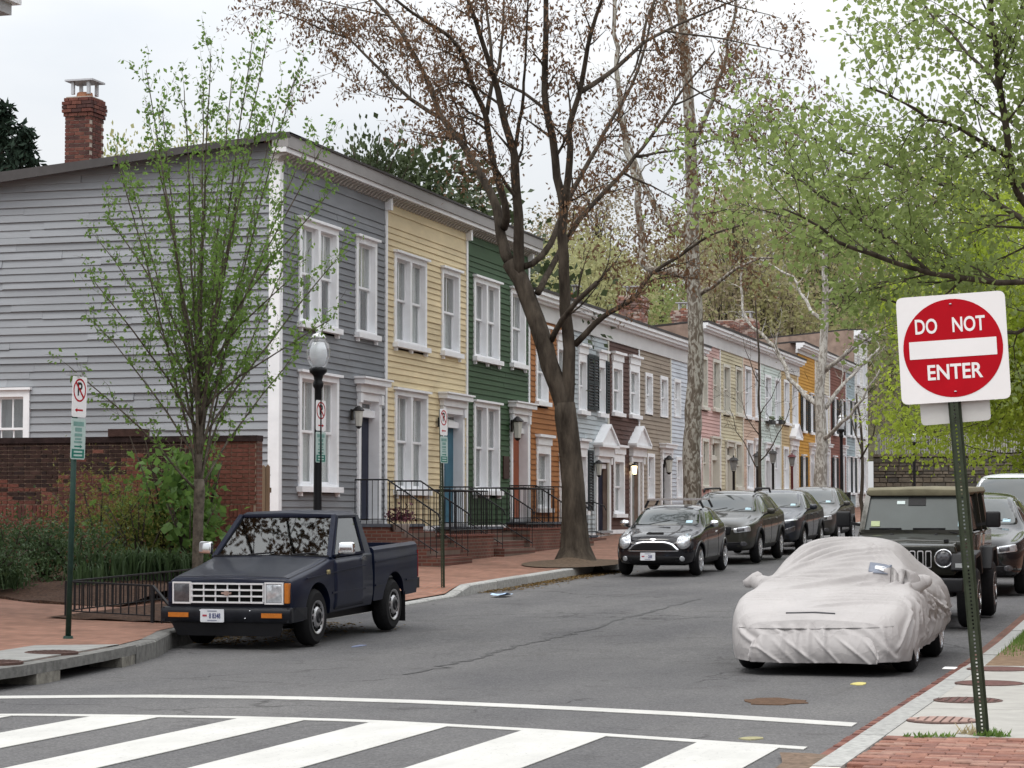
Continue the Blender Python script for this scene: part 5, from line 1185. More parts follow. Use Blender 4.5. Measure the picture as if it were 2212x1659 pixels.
# ------------------------------------------------------------------ boxy off-roader
def make_jeep():
    T = thing('off_roader', 'boxy olive off-roader with round headlamps behind the covered car', 'off-roader', (-3.72, 30.15, rz(31.0)), (math.atan(.019),0,0))
    pm = car_paint('paint_moss', (.022,.022,.017), .3, .35, .7); top_m = M('tan_top', (.17,.155,.105), .8, .15, 6, bump=.1)
    bev = lambda w=.025: [('BEVEL', dict(width=w, segments=3, limit_method='ANGLE', angle_limit=rad(30)))]
    def piece(mb, name, mat, w=.025, par=None): return link(name, smooth(bake(recalc(mb.mesh(name, mat)), bev(w)), 35), par or T, world=False)
    # tub and hood
    tub = loft([(.62,[(0,.60),(.70,.60),(.74,.75),(.74,1.08),(.72,1.14),(0,1.17)]),(1.55,[(0,.60),(.76,.60),(.79,.75),(.79,1.14),(.77,1.20),(0,1.225)]),(1.62,[(0,.60),(.77,.60),(.80,.75),(.80,1.16),(.79,1.24),(0,1.24)]),(4.25,[(0,.60),(.77,.60),(.80,.75),(.80,1.16),(.79,1.24),(0,1.24)])])
    piece(tub, 'body', pm)
    hd = loft([(.30,[(0,.95),(.60,.95),(.62,1.0),(.60,1.075),(0,1.09)]),(.50,[(0,.95),(.64,.95),(.66,1.04),(.64,1.12),(0,1.135)]),(1.50,[(0,1.0),(.72,1.0),(.745,1.10),(.72,1.185),(0,1.205)])])
    piece(hd, 'bonnet', pm, .02)
    for x in (-.52,.52): MB().box(x-.03,x+.03,.55,.62,1.135,1.17).build('bonnet_latch', darkplastic, T, world=False)
    for x in (-.30,.30): MB().lathe([(.03,0),(.02,.02)],8,(x,1.40,1.205)).build('washer_nozzle', darkplastic, T, world=False)
    # grille face
    gf = MB().prism([(-.66,.30,.70),(.66,.30,.70),(.70,.30,.95),(.66,.30,1.10),(-.66,.30,1.10),(-.70,.30,.95)], (0,.12,0)); piece(gf, 'grille_panel', pm, .03)
    for i in range(7):
        x = (i-3)*.105; ring = [(q.x,q.y) for q in rounded([(x-.040,.80),(x+.040,.80),(x+.040,1.03),(x-.040,1.03)], .02, 3)]
        recalc(MB().prism([(a,.285,b) for a,b in ring], (0,.01,0)).build('grille_slot', chrome, T, world=False).data)
        ring = [(q.x,q.y) for q in rounded([(x-.028,.815),(x+.028,.815),(x+.028,1.015),(x-.028,1.015)], .015, 3)]
        recalc(MB().prism([(a,.280,b) for a,b in ring], (0,.012,0)).build('slot_void', void, T, world=False).data)
    for s in (-1,1):
        q = MB()
        for k in range(20):
            a0 = 2*math.pi*k/20
        ring = MB().tube([(s*.515+.115*math.cos(a),.278,.925+.115*math.sin(a)) for a in [2*math.pi*i/24 for i in range(25)]], .014, 6); Hh = ring.build('headlamp', chrome, T, True, world=False)
        l = MB(); l.v = []; n = 20
        for k, (rr, yy) in enumerate(((.11,.29),(.09,.268),(.05,.258),(.01,.255))):
            for i in range(n): a = 2*math.pi*i/n; l.v.append((s*.515+rr*math.cos(a),yy,.925+rr*math.sin(a)))
            if k:
                for i in range(n): l.f.append(((k-1)*n+i,(k-1)*n+(i+1)%n,k*n+(i+1)%n,k*n+i))
        l.f.append(tuple(3*n+i for i in range(n))); recalc(l.build('lens', lamp_dark, Hh, True, world=False).data)
        # flat trapezoid fenders
        fd = MB().prism([(s*.62,.10,.78),(s*.62,.22,.99),(s*.62,.95,1.02),(s*.62,1.20,.72),(s*.62,1.16,.68),(s*.62,.93,.95),(s*.62,.26,.92),(s*.62,.16,.76)], (s*.32,0,0)); piece(fd, 'fender', darkplastic, .02)
        fr = MB().prism([(s*.74,2.62,.70),(s*.74,2.85,1.0),(s*.74,3.50,1.0),(s*.74,3.75,.70),(s*.74,3.68,.68),(s*.74,3.46,.94),(s*.74,2.90,.94),(s*.74,2.68,.68)], (s*.20,0,0)); piece(fr, 'fender', darkplastic, .02)
        MB().box(s*.78-.10,s*.78+.10,.12,.15,.80,.87).build('marker_lamp', M('gray_lens',(.45,.47,.48),.25,.1,20,coat=.6), T, world=False)
        for y in (.70,3.18): wheel(T, s*.80, y, .40, .26, 'jeep', s)
        # door mirror, windscreen pillar, side windows, door
        mr = MB().box(s*1.03-.10,s*1.03+.10,1.80,1.88,1.30,1.52); piece(mr, 'door_mirror', darkplastic, .03)
        MB().beam((s*.80,1.85,1.33),(s*.95,1.84,1.36),.05,.04).build('mirror_arm', darkplastic, T, world=False)
        MB().beam((s*.745,1.60,1.22),(s*.675,1.86,1.76),.06,.07,(s,0,0)).build('windscreen_pillar', pm, T, world=False)
        recalc(MB().prism([(s*.765,1.80,1.27),(s*.765,2.60,1.27),(s*.70,2.60,1.72),(s*.69,1.98,1.72)], (-s*.006,0,0)).build('side_window', car_glass_dark, T, world=False).data)
        recalc(MB().prism([(s*.765,2.72,1.27),(s*.765,3.35,1.27),(s*.70,3.35,1.72),(s*.70,2.72,1.72)], (-s*.006,0,0)).build('side_window', car_glass_dark, T, world=False).data)
        recalc(MB().prism([(s*.765,3.45,1.27),(s*.765,4.15,1.27),(s*.70,4.10,1.72),(s*.70,3.45,1.72)], (-s*.006,0,0)).build('side_window', car_glass_dark, T, world=False).data)
        for y in (2.66,3.40): MB().beam((s*.77,y,1.22),(s*.70,y,1.76),.06,.08,(s,0,0)).build('roof_pillar', pm, T, world=False)
        dr = MB().box(s*.80-.015,s*.80+.015,1.70,2.62,.72,1.21); piece(dr, 'door', pm, .012)
    # roof
    rf = loft([(1.80,[(0,1.74),(.66,1.74),(.70,1.77),(.67,1.815),(0,1.83)]),(1.95,[(0,1.74),(.68,1.74),(.72,1.78),(.69,1.85),(0,1.865)]),(4.15,[(0,1.74),(.70,1.74),(.73,1.78),(.70,1.84),(0,1.855)]),(4.25,[(0,1.72),(.68,1.72),(.70,1.76),(.67,1.80),(0,1.81)])]); piece(rf, 'roof', top_m, .015)
    MB().box(-.70,.70,4.10,4.22,1.24,1.74).build('rear_wall', pm, T, world=False)
    # windscreen frame and glass
    fb = MB(); fb.beam((-.75,1.61,1.24),(.75,1.61,1.24),.07,.06); fb.beam((-.68,1.865,1.755),(.68,1.865,1.755),.07,.06); fb.build('windscreen_frame', pm, T, world=False)
    recalc(MB().prism([(-.71,1.625,1.27),(.71,1.625,1.27),(.645,1.85,1.725),(-.645,1.85,1.725)], (0,.008,.003)).build('windscreen', M('hazy_windscreen',(.060,.075,.076),.35,.15,2,spec=.35,coat=.0), T, world=False).data)
    def on_ws(x, z, w, h, name, m):
        y = 1.625+(z-1.27)/(1.725-1.27)*.225; o = MB().box(-w/2,w/2,-.006,0,-h/2,h/2).build(name, m, T, world=False); o.location = (x,y-.004,z); o.rotation_euler = (-.46,0,0)
    on_ws(-.22,1.64,.11,.05,'toll_tag',M('tag_white',(.70,.80,.80),.5,.05,9)); on_ws(.0,1.655,.24,.12,'mirror_housing',darkplastic); on_ws(-.56,1.35,.12,.08,'windscreen_sticker',sticker_y); on_ws(.60,1.35,.06,.08,'windscreen_sticker',sticker_m)
    for x in (-.42,.18):
        MB().beam((x-.22,1.625,1.285),(x+.22,1.625,1.285),.03,.02).build('wiper', darkplastic, T, world=False); MB().tube([(x+.02,1.615,1.28),(x+.38,1.57,1.225)],.010,5).build('wiper_arm', darkplastic, T, world=False)
    bp = MB().box(-.80,.80,-.05,.12,.50,.68); piece(bp, 'bumper', darkplastic, .03); MB().box(-.55,.55,-.052,-.046,.62,.635).build('bumper_strip', alloy, T, world=False)
    hoop = MB().tube([(.10,-.06,.46),(.30,-.10,.42),(.55,-.06,.47)], .018, 6); hoop.build('tow_hook', alloy, T, True, world=False)
    MB().box(-.62,.62,.35,4.1,.42,.60).build('chassis', void, T, world=False)
    MB().box(-.74,.74,1.70,4.1,1.0,1.22).build('interior', void, T, world=False)
    return T
make_jeep()
# ------------------------------------------------------------------ sports car under a fabric cover
def make_covered():
    ox, oy = -3.70, 22.80
    T = thing('covered_car', 'low sports car under a pale gray wrinkled fabric cover', 'covered car', (ox, oy, 0), (rad(.35),0,0))
    L = 4.45; hw = .93
    ctrl_y = [0,.06,.18,.40,.80,1.25,1.50,1.75,2.05,2.40,2.80,3.20,3.60,4.00,4.30,4.42,4.45]
    top = np.interp
    def ztop(y): return float(np.interp(y, ctrl_y, [.42,.55,.64,.72,.80,.86,.92,1.06,1.22,1.315,1.335,1.29,1.18,1.05,.94,.80,.60]))
    def shoulder(y): return float(np.interp(y, ctrl_y, [.36,.46,.56,.66,.76,.80,.81,.82,.82,.82,.83,.85,.86,.84,.78,.66,.5]))
    def width(y): return float(np.interp(y, [0,.06,.18,.45,.9,1.5,2.2,3.0,3.6,4.1,4.35,4.45], [.64,.74,.84,.915,.95,.925,.91,.94,.955,.90,.80,.66]))
    def roofw(y): return float(np.interp(y, ctrl_y, [.40,.46,.52,.58,.63,.66,.64,.60,.56,.53,.52,.52,.52,.52,.50,.46,.40]))
    def hem(y): return float(np.interp(y, [0,.3,.8,1.2,2.4,3.2,3.7,4.45], [.14,.13,.14,.17,.205,.235,.28,.32]))
    NU, NV = 420, 300
    def sstep_np(x): return x*x*(3-2*x)
    U = np.concatenate([np.linspace(0,.30,100,endpoint=False), np.linspace(.30,4.45,NU-100)])
    V = np.linspace(-1,1,NV)
    pos = np.zeros((NU,NV,3))
    for i, y in enumerate(U):
        w, zt, zs, rw, zh = width(y), ztop(y), shoulder(y), roofw(y), hem(y)
        # half section as polyline from hem to crown, resampled by arc length
        pts = [(w*.955,zh),(w*.985,zh+.10),(w,zs*.5+zh*.5),(w*.985,zs-.10),(w*.95,zs-.02)]
        if zt-zs > .12: pts += [(w*.90,zs+.03),(rw+.10,zs+(zt-zs)*.66),(rw,zt-.055),(rw-.12,zt-.012),(rw*.45,zt+.012),(0,zt+.02)]
        else: pts += [(w*.86,(zs+zt)/2+.01),(rw+.08,zt-.012),(rw*.8,zt-.002),(rw*.6,zt+.006),(rw*.3,zt+.012),(0,zt+.014)]
        P = np.array(pts)
        for _ in range(2):                  # corner cutting
            Q = [P[0]]
            for a, b in zip(P[:-1], P[1:]): Q += [a*.75+b*.25, a*.25+b*.75]
            Q.append(P[-1]); P = np.array(Q)
        s = np.concatenate([[0], np.cumsum(np.linalg.norm(np.diff(P, axis=0), axis=1))]); s /= s[-1]
        t = 1-np.abs(V); xs = np.interp(t, s, P[:,0])*np.sign(V); zs_ = np.interp(t, s, P[:,1])
        pos[i,:,0] = xs; pos[i,:,1] = y; pos[i,:,2] = zs_
    # nose face: pull the first rows down over the bumper
    # normals
    du = np.gradient(pos, axis=0); dv = np.gradient(pos, axis=1); N = np.cross(dv, du); N /= np.linalg.norm(N, axis=2, keepdims=True)+1e-9
    c = np.array([0,2.2,.5]); flip = np.sum(N*(pos-c), axis=2, keepdims=True) < 0; N = np.where(flip, -N, N)
    X, Y, Z = pos[...,0], pos[...,1], pos[...,2]
    g = np.random.default_rng(12)
    def ridge(p, w): return np.exp(-(p/w)**2)
    disp = np.zeros_like(X)
    # long tension folds between the mirrors and across the windscreen base
    def fold(x0, y0, x1, y1, w, a, axis='top'):
        w *= 1.75; a *= 1.25
        A = np.array([x0,y0]); B = np.array([x1,y1]); d = B-A; Ln = np.linalg.norm(d); d /= Ln; nrm = np.array([-d[1],d[0]])
        P2 = np.stack([X,Y],-1) if axis == 'top' else (np.stack([X,Z],-1) if axis == 'front' else np.stack([Y,Z],-1))
        r = P2-A; t = (r@d)/Ln; q = r@nrm + .02*np.sin(t*5+x0*7); env = np.clip(t*(1-t)*4, 0, 1)**.7
        m = np.ones_like(X)
        if axis == 'front': m = np.clip((.50-Y)/.2,0,1)
        if axis == 'side': m = np.clip((np.abs(X)-.70)/.12,0,1)*(np.sign(X) == np.sign(x1 if False else 1))
        return a*(ridge(q,w) - .5*ridge(q-w*1.6,w))*env*m
    # taut folds that fan out from the mirror pockets, the bonnet edge and the wheel arches
    for k in range(9): disp += fold(.86, 1.60, -.62+.17*k, 1.02+.05*k-.05*g.random(), .013+.006*g.random(), .016)
    for k in range(9): disp += fold(-.84, 1.55, .02+.11*k, 1.20+.15*k, .012+.006*g.random(), .015)
    for k in range(8): disp += fold(-.80+.03*k, 1.50+.08*k, .0+.22*g.random(), 2.00+.08*k, .012+.006*g.random(), .016)
    for k in range(6): disp += fold(.84, .50+.09*k, .05-.2*g.random(), .26+.15*k, .012, .012)
    for k in range(6): disp += fold(.80, 1.58+.05*k, .28-.06*k, 1.95+.1*k, .012, .012)
    for k in range(5): disp += fold(-.86, .62+.08*k, -.30+.1*g.random(), .40+.10*k, .012, .010)
    for k in range(9): 
        x = -.80+.18*k; disp += fold(x, .50, x+g.uniform(.10,.40), .17, .012+.008*g.random(), .012*g.uniform(.5,1.2), 'front')
    for k in range(26):
        y = .45+3.8*g.random(); disp += fold(y, .74+.08*g.random(), y+g.uniform(-.55,.3), .24, .013+.008*g.random(), .017*g.uniform(.5,1.2), 'side')
    for k in range(10):
        y = 1.62+.03*k; disp += fold(y, .82, y+.1+.24*k, .38+.04*g.random(), .013, .015, 'side')
    disp += .0025*np.sin(X*7+Y*5+np.sin(Y*7)*1.2)*np.sin(Y*6-X*4)
    hemw = np.clip(1-(Z-.17)/.10,0,1); disp += hemw*.004*np.sin(Y*17+X*13)
    pos2 = pos + N*(disp*1.7)[...,None]
    # hem edge wanders
    pos2[:,0,2] += .010*np.sin(U*5); pos2[:,-1,2] += .010*np.sin(U*4+1)
    verts = pos2.reshape(-1,3); idx = np.arange(NU*NV).reshape(NU,NV)
    F = np.stack([idx[:-1,:-1], idx[1:,:-1], idx[1:,1:], idx[:-1,1:]], -1).reshape(-1,4)
    fab = M('cover_fabric', (.41,.39,.385), .7, .08, 2.0, bump=.10, bscale=260, spec=.35)
    fn, fl = fab.node_tree.nodes, fab.node_tree.links       # thin sharp creases of the cloth as relief
    geo = fn.new('ShaderNodeNewGeometry'); H_ = None; prev = None
    for rot, sc, dist in (((0,0,.5),(5,1.4,3),.010),((0,0,-.7),(1.6,6,3),.008)):
        mp = fn.new('ShaderNodeMapping'); mp.inputs['Rotation'].default_value = rot; mp.inputs['Scale'].default_value = sc; fl.new(geo.outputs['Position'], mp.inputs[0])
        nz_ = fn.new('ShaderNodeTexNoise'); nz_.inputs['Scale'].default_value = 1.3; nz_.inputs['Detail'].default_value = 3; nz_.inputs['Distortion'].default_value = .4; fl.new(mp.outputs[0], nz_.inputs['Vector'])
        sb = fn.new('ShaderNodeMath'); sb.operation = 'SUBTRACT'; sb.inputs[1].default_value = .5; fl.new(nz_.outputs[0], sb.inputs[0]); ab = fn.new('ShaderNodeMath'); ab.operation = 'ABSOLUTE'; fl.new(sb.outputs[0], ab.inputs[0])
        pw_ = fn.new('ShaderNodeMath'); pw_.operation = 'POWER'; pw_.inputs[1].default_value = .45; fl.new(ab.outputs[0], pw_.inputs[0])
        bp_ = fn.new('ShaderNodeBump'); bp_.inputs['Strength'].default_value = .35; bp_.inputs['Distance'].default_value = dist*2.2; bp_.invert = True; fl.new(pw_.outputs[0], bp_.inputs['Height'])
        if prev: fl.new(prev.outputs[0], bp_.inputs['Normal'])
        prev = bp_
    fl.new(prev.outputs[0], fn['Principled BSDF'].inputs['Normal'])
    me = npmesh('cover', verts, F, fab, True); cov = link('cover', me, T, world=False); recalc(me)
    # front apron of the cover closes the nose below the first row
    FL = [(-.90+.15*i+.06*math.sin(i*7.3), .26+.12*math.sin(i*2.1), .016+.014*abs(math.sin(i*3.7)), .016*(.3+abs(math.sin(i*5.1)))) for i in range(12)]
    rowz = pos2[0]; mb = MB(); n = 24
    for j in range(NV):
        x, y, z = rowz[j]
        for k in range(n+1):
            u = k/n; zz = z+(1*.135+.004*math.sin(x*6)-z)*u
            xx = x*(1+.03*math.sin(math.pi*u)); yy = y-.05*math.sin(math.pi*u*.9) - sum(am*math.exp(-((x-x0-sl*u)/wd)**2) for x0, sl, wd, am in FL)*min(1,u*2.5)
            mb.v.append((xx,yy,zz))
    for j in range(NV-1):
        for k in range(n): mb.f.append((j*(n+1)+k,(j+1)*(n+1)+k,(j+1)*(n+1)+k+1,j*(n+1)+k+1))
    o = mb.build('cover_front', fab, T, True, world=False); recalc(o.data)
    bv = BVHTree.FromPolygons([Vector(v) for v in verts], [tuple(f) for f in F])
    # mirror pockets
    for s in (-1,1):
        m = MB(); m.lathe([(.05,-.16),(.075,-.10),(.10,-.01),(.095,.07),(.05,.11),(.01,.12)], 20, (0,0,0), 'X')
        m.v = [(x, y*.72*(1+.10*math.sin(9*x+5*z)), z*.88+.012*math.sin(14*x+7*y)) for x,y,z in m.v]
        p = m.build('mirror_pocket', fab, T, True, world=False); recalc(p.data); p.scale = (.82,.85,.85); p.location = (s*.90,1.66,.90); p.rotation_euler = (0,.30*s,.18*s)
        cn = MB().tube([(s*.74,1.62,.80),(s*.83,1.64,.86),(s*.92,1.66,.90)],[.15,.10,.07],14); recalc(cn.build('pocket_fold', fab, T, True, world=False).data)
    # seams, stitched hem, patch with white print
    seam = M('cover_seam',(.30,.285,.285),.9,.1,9)
    def tri_strip(pts2, view, w, nm, mat, off=.005): pbuild(strip_on(bv, pts2, view, w, off), nm, mat, T)
    tri_strip([(.36,.90),(-.16,.93),(-.30,.93)][::-1] if 0 else [(-.30,.62),(0,.63),(.20,.62)], 'F', .010, 'seam', M('seam_dark',(.06,.06,.065),.9,.1,9))
    pbuild(patch(bv, [(.33,1.00),(.56,.975),(.56,1.06),(.33,1.09)], 'F', .010, .006, 3), 'cover_patch', M('patch_gray',(.21,.23,.28),.7,.1,20), T)
    pbuild(patch(bv, [(.39,1.018),(.52,1.005),(.52,1.035),(.39,1.05)], 'F', .015, .008, 2), 'patch_print', M('print_white',(.82,.84,.88),.5,.03,20), T)
    for x in (.0,): tri_strip([(-.78,.47),(-.4,.465),(0,.47),(.4,.48),(.78,.50)], 'F', .006, 'seam', seam, .003)
    # what shows below: tyres and the dark underside
    for s in (-1,1):
        for y in (.95,3.30): wheel(T, s*.795, y, .325, .24, 'alloy', s)
    MB().box(-.72,.72,.18,4.2,.12,.30).build('underside', void, T, world=False)
make_covered()
# ================================================================== signs, lamps, stoops, railings, garden
sign_white = M('sign_white', (.78,.77,.77), .45, .03, 4); sign_red = M('sign_red', (.40,.006,.014), .5, .08, 5, spec=.08); sign_green = M('sign_green', (.02,.16,.12), .5, .1, 9)
sign_pale = M('sign_pale_green', (.42,.52,.49), .5, .06, 9); post_green = M('post_green', (.035,.045,.028), .5, .2, 14); post_dkgreen = M('post_dark_green',(.018,.045,.036),.45,.2,14)
alu = M('aluminium_back', (.55,.55,.53), .45, .06, 6, metal=.25); sign_black = M('sign_black',(.02,.02,.02),.5,.1,9)
def rrect(w, h, r, y, cx=0, cz=0): return [(q.x+cx, y, q.y+cz) for q in rounded([(-w/2,-h/2),(w/2,-h/2),(w/2,h/2),(-w/2,h/2)], r, 4)]
def disc(r, y, cz, n=48, t=.0012, cx=0): return MB().prism([(cx+r*math.cos(2*math.pi*i/n), y, cz+r*math.sin(2*math.pi*i/n)) for i in range(n)], (0,t,0))
def u_post(T, h, m, w=.085):
    """perforated steel channel post"""
    mb = MB(); mb.box(-w/2,-w/2+.016,-.004,0,0,h); mb.box(w/2-.016,w/2,-.004,0,0,h)
    mb.box(-w/2+.016,-w/2+.020,-.035,0,0,h); mb.box(w/2-.020,w/2-.016,-.035,0,0,h)
    mb.box(-w/2+.020,-.006,-.035,-.031,0,h); mb.box(.006,w/2-.020,-.035,-.031,0,h)
    z = .03
    while z < h-.03:
        mb.box(-.006,.006,-.035,-.031,z,z+.014); z += .0254
    return mb.build('post', m, T, world=False)
pb = onG(2124, 1587, .165)
T = thing('do_not_enter_sign', 'square white sign with red disc on a leaning green post', 'road sign', (pb.x,pb.y,rgz(pb.x,pb.y)), (0,rad(-4.25),0))
u_post(T, 2.93, post_green)
cz = 2.575
P_ = MB().prism(rrect(.762,.762,.05,-.0400,.03,cz), (0,.003,0)).build('panel', sign_white, T, world=False); recalc(P_.data); P_.scale = (.945,1,.945); P_.location = (0,0,cz*(1-.945)); P_.rotation_euler = (0,rad(1.5),0); P_.location.x = -.067
recalc(disc(.348,-.0418,cz,64,cx=.03).build('disc', sign_red, P_, world=False).data)
recalc(MB().prism(rrect(.61,.125,.004,-.0434,.03,cz-.003), (0,.0012,0)).build('bar', sign_white, P_, world=False).data)
for s, z, x, wd in (('DO',cz+.158,-.150,.155),('NOT',cz+.158,.146,.228),('ENTER',cz-.172,.03,.385)):
    me = text_mesh(s, .150, 'letters', sign_white, .0006, .0030); xs_ = [v.co.x for v in me.vertices]; zs_ = [v.co.y for v in me.vertices]
    link('letters', me, P_, (x,-.0432,z), (math.pi/2,0,0), (wd/(max(xs_)-min(xs_)),.108/(max(zs_)-min(zs_)),1), world=False)
for z in (cz+.31,cz-.31): MB().lathe([(.011,0),(.008,.006)],8,(0,0,0)).build('bolt', steel, P_, world=False).location = (.03,-.0424,z)
b2 = MB().prism(rrect(.46,.30,.03,.006,0,2.225), (0,.003,0)).build('back_panel', alu, T, world=False); recalc(b2.data)
# no-parking plates
def parking_plates(parent, z, yaw, w=.305, dirn=-1, off=.0, green=True):
    c, s_ = math.cos(yaw), math.sin(yaw)
    def holder(name, mesh_mb, mat, par, loc=None):
        o = mesh_mb.build(name, mat, par, world=False); recalc(o.data)
        if loc: o.location = loc; o.rotation_euler = (0,0,yaw)
        return o
    A = holder('parking_plate', MB().prism(rrect(w,.457,.035,0,0,0),(0,.003,0)), sign_white, parent, (off*math.cos(yaw)+.05*math.sin(yaw), -.05*math.cos(yaw)+off*math.sin(yaw), z))
    ring = MB(); n = 40
    for k in range(n):
        a0, a1 = 2*math.pi*k/n, 2*math.pi*(k+1)/n
        ring.prism([(r_*math.cos(a),-.0014,.075+r_*math.sin(a)) for r_, a in ((.112,a0),(.132,a0),(.132,a1),(.112,a1))], (0,.001,0))
    ring.build('ring', sign_red, A, world=False)
    link('letter', text_mesh('P', .21, 'letter', sign_black, .0006, .004), A, (.0,-.0012,.08), (math.pi/2,0,0), world=False)
    MB().beam((-.085,-.0032,.165),(.088,-.0032,-.012),.0014,.022,(0,0,1)).build('slash', sign_red, A, world=False)
    d = dirn; MB().prism([(d*.09,-.0014,-.15),(d*.04,-.0014,-.125),(d*.04,-.0014,-.14),(-d*.08,-.0014,-.14),(-d*.08,-.0014,-.16),(d*.04,-.0014,-.16),(d*.04,-.0014,-.175)],(0,.001,0)).build('arrow', sign_red, A, world=False)
    if green:
        B = holder('permit_plate', MB().prism(rrect(w,.46,.03,0,0,0),(0,.003,0)), sign_pale, parent, (off*math.cos(yaw)+.05*math.sin(yaw), -.05*math.cos(yaw)+off*math.sin(yaw), z-.475))
        gl = M('faded_green_print',(.17,.30,.27),.6,.15,12)
        for zz, hh, ww in ((.17,.05,.22),(.105,.045,.14),(.045,.035,.16),(-.0,.022,.13),(-.035,.022,.17)): MB().box(-ww/2,ww/2,-.0016,-.0006,zz-hh/2,zz+hh/2).build('print_line', gl, B, world=False)
        MB().prism([(-d*.09,-.0014,-.085),(-d*.04,-.0014,-.065),(-d*.04,-.0014,-.077),(d*.08,-.0014,-.077),(d*.08,-.0014,-.093),(-d*.04,-.0014,-.093),(-d*.04,-.0014,-.105)],(0,.001,0)).build('arrow', sign_green, B, world=False)
        MB().box(-.13,.13,-.0018,-.0006,-.215,-.115).build('green_field', sign_green, B, world=False)
        for zz in (-.145,-.185): MB().box(-.09,.09,-.0026,-.0019,zz-.010,zz+.010).build('print_line', sign_pale, B, world=False)
q = onG(147, 1388, .18); zt_ = onD(160,816,26.1).z-lz(q.x,q.y)
T = thing('parking_sign', 'no parking sign on a green pole above the storm drain', 'road sign', (q.x,q.y,lz(q.x,q.y)), (0,rad(1.3),0), group='no parking signs on the left pavement')
MB().lathe([(.032,0),(.032,zt_-.03)],12).build('post', post_dkgreen, T, True, world=False); MB().lathe([(.06,0),(.05,.03)],12).build('collar', post_dkgreen, T, world=False)
MB().box(-.10,.10,-.06,-.02,zt_,zt_+.03).build('bracket', steel, T, world=False)
parking_plates(T, zt_-.24, rad(86), dirn=-1)
q = onG(957, 1264, .18); zt_ = onD(963,882,onG(957,1264,.18).dot(Vector((-math.sin(AZ),math.cos(AZ),0)))).z-lz(q.x,q.y)
T = thing('parking_sign', 'no parking sign on a thin pole before the yellow house', 'road sign', (q.x,q.y,lz(q.x,q.y)), (0,rad(-.8),0), group='no parking signs on the left pavement')
u_post(T, zt_-.02, post_green, .07); parking_plates(T, zt_-.24, rad(84), dirn=-1)
# ---- globe street lamps
globe_g = glass_mat('globe_glass', (.98,.99,1.0), .98, .08, .12)
iron_post = M('lamp_iron', (.010,.010,.012), .4, .15, 12)
def lamp(x, y, label, Xp=-12.62, plates=False):
    """Washington-style globe on a fluted black post"""
    p = onX(x, 900, Xp); z0 = lz(Xp, p.y) if p.y < 130 else rz(p.y)+.17; zt = onX(x, y, Xp).z
    T = thing('street_lamp', label, 'street lamp', (Xp,p.y,z0), group='globe street lamps on the left pavement'); h = zt-z0
    zb = h-.62
    MB().lathe([(.19,0),(.19,.12),(.16,.16),(.15,.55),(.10,.62),(.085,.75),(.066,.9),(.055,zb-.5),(.055,zb-.30),(.08,zb-.26),(.08,zb-.21),(.06,zb-.17),(.075,zb-.10),(.13,zb-.05),(.135,zb),(.11,zb+.02)],16).build('post', iron_post, T, True, world=False)
    g = MB().lathe([(.10,zb+.021),(.135,zb+.06),(.175,zb+.17),(.185,zb+.27),(.165,zb+.36),(.11,zb+.44),(.105,zb+.455)],20).build('globe', globe_g, T, True, world=False)
    MB().lathe([(.05,zb+.022),(.10,zb+.08),(.135,zb+.20),(.13,zb+.28),(.09,zb+.40)],12).build('lamp', M('lamp_core',(.86,.88,.90),.5,.12,14,transl=.45,trans_col=(.95,.96,.98),stretch=(1,1,6)), g, True, world=False)
    MB().lathe([(.112,zb+.456),(.118,zb+.47),(.08,zb+.52),(.03,zb+.54),(.045,zb+.57),(.01,zb+.62)],16).build('finial', M('lamp_cap',(.62,.63,.64),.35,.08,12,metal=.4), T, True, world=False)
    if plates:
        zz = onX(692, 864, Xp).z-z0; parking_plates(T, zz-.24, rad(82), dirn=1, off=.0)
lamp(687, 708, 'globe street lamp with parking plates behind the pickup', plates=True)
lamp(1817, 892, 'globe street lamp before the oxblood house')
lamp(1974, 927, 'globe street lamp standing before the stone wall')
# ---- post lanterns of the front gardens in the third row
def post_lantern(x, yt, label, Xp, m):
    p = onX(x, 1050, Xp); z0 = lz(Xp,p.y); h = onX(x,yt,Xp).z-z0
    T = thing('post_lantern', label, 'lantern', (Xp,p.y,z0), group='post lanterns in the front gardens')
    MB().lathe([(.09,0),(.06,.1),(.045,.2),(.045,h-.55),(.07,h-.5)],10).build('post', m, T, True, world=False)
    MB().lathe([(.08,h-.49),(.13,h-.17)],6).build('glass', M('lantern_dull',(.20,.20,.19),.3,.2,9), T, world=False); MB().lathe([(.18,h-.165),(.10,h-.08),(.03,h-.05),(.02,h)],6).build('roof', m, T, world=False)
post_lantern(1585, 984, 'black post lantern before the cream house', XF+2.0, lantern_m); post_lantern(1636, 975, 'black post lantern left of the thin bare tree', XF+2.0, lantern_m)
post_lantern(1670, 970, 'black post lantern right of the thin bare tree', XF+2.0, lantern_m); post_lantern(1711, 978, 'dark red post lantern before the tan house', XF+2.0, M('red_post',(.10,.012,.014),.4,.1,9))
# ---- window boxes of the mint house
for x in (1657,1678):
    p = onX(x, 908, XF); t = thing('window_box', 'planted box under the %s upper window of the mint house' % ('left' if x < 1660 else 'right'), 'window box', (XF+.14,p.y,p.z-.1), group='window boxes')
    MB().box(XF+.06,XF+.28,p.y-.42,p.y+.42,p.z-.16,p.z).build('box', M('box_dark',(.05,.05,.05),.7,.2,9), t); g = MB(); r = random.Random(x)
    for i in range(90):
        c = Vector((XF+.17+r.gauss(0,.06),p.y+r.uniform(-.4,.4),p.z+r.uniform(-.08,.16))); s_ = .05
        g.add([c+Vector((r.uniform(-s_,s_),r.uniform(-s_,s_),r.uniform(-s_,s_))) for _ in range(3)], [(0,1,2)])
    setp(g.build('plants', M('box_plants',(.10,.13,.05),.7,.3,9), t), kind='stuff')
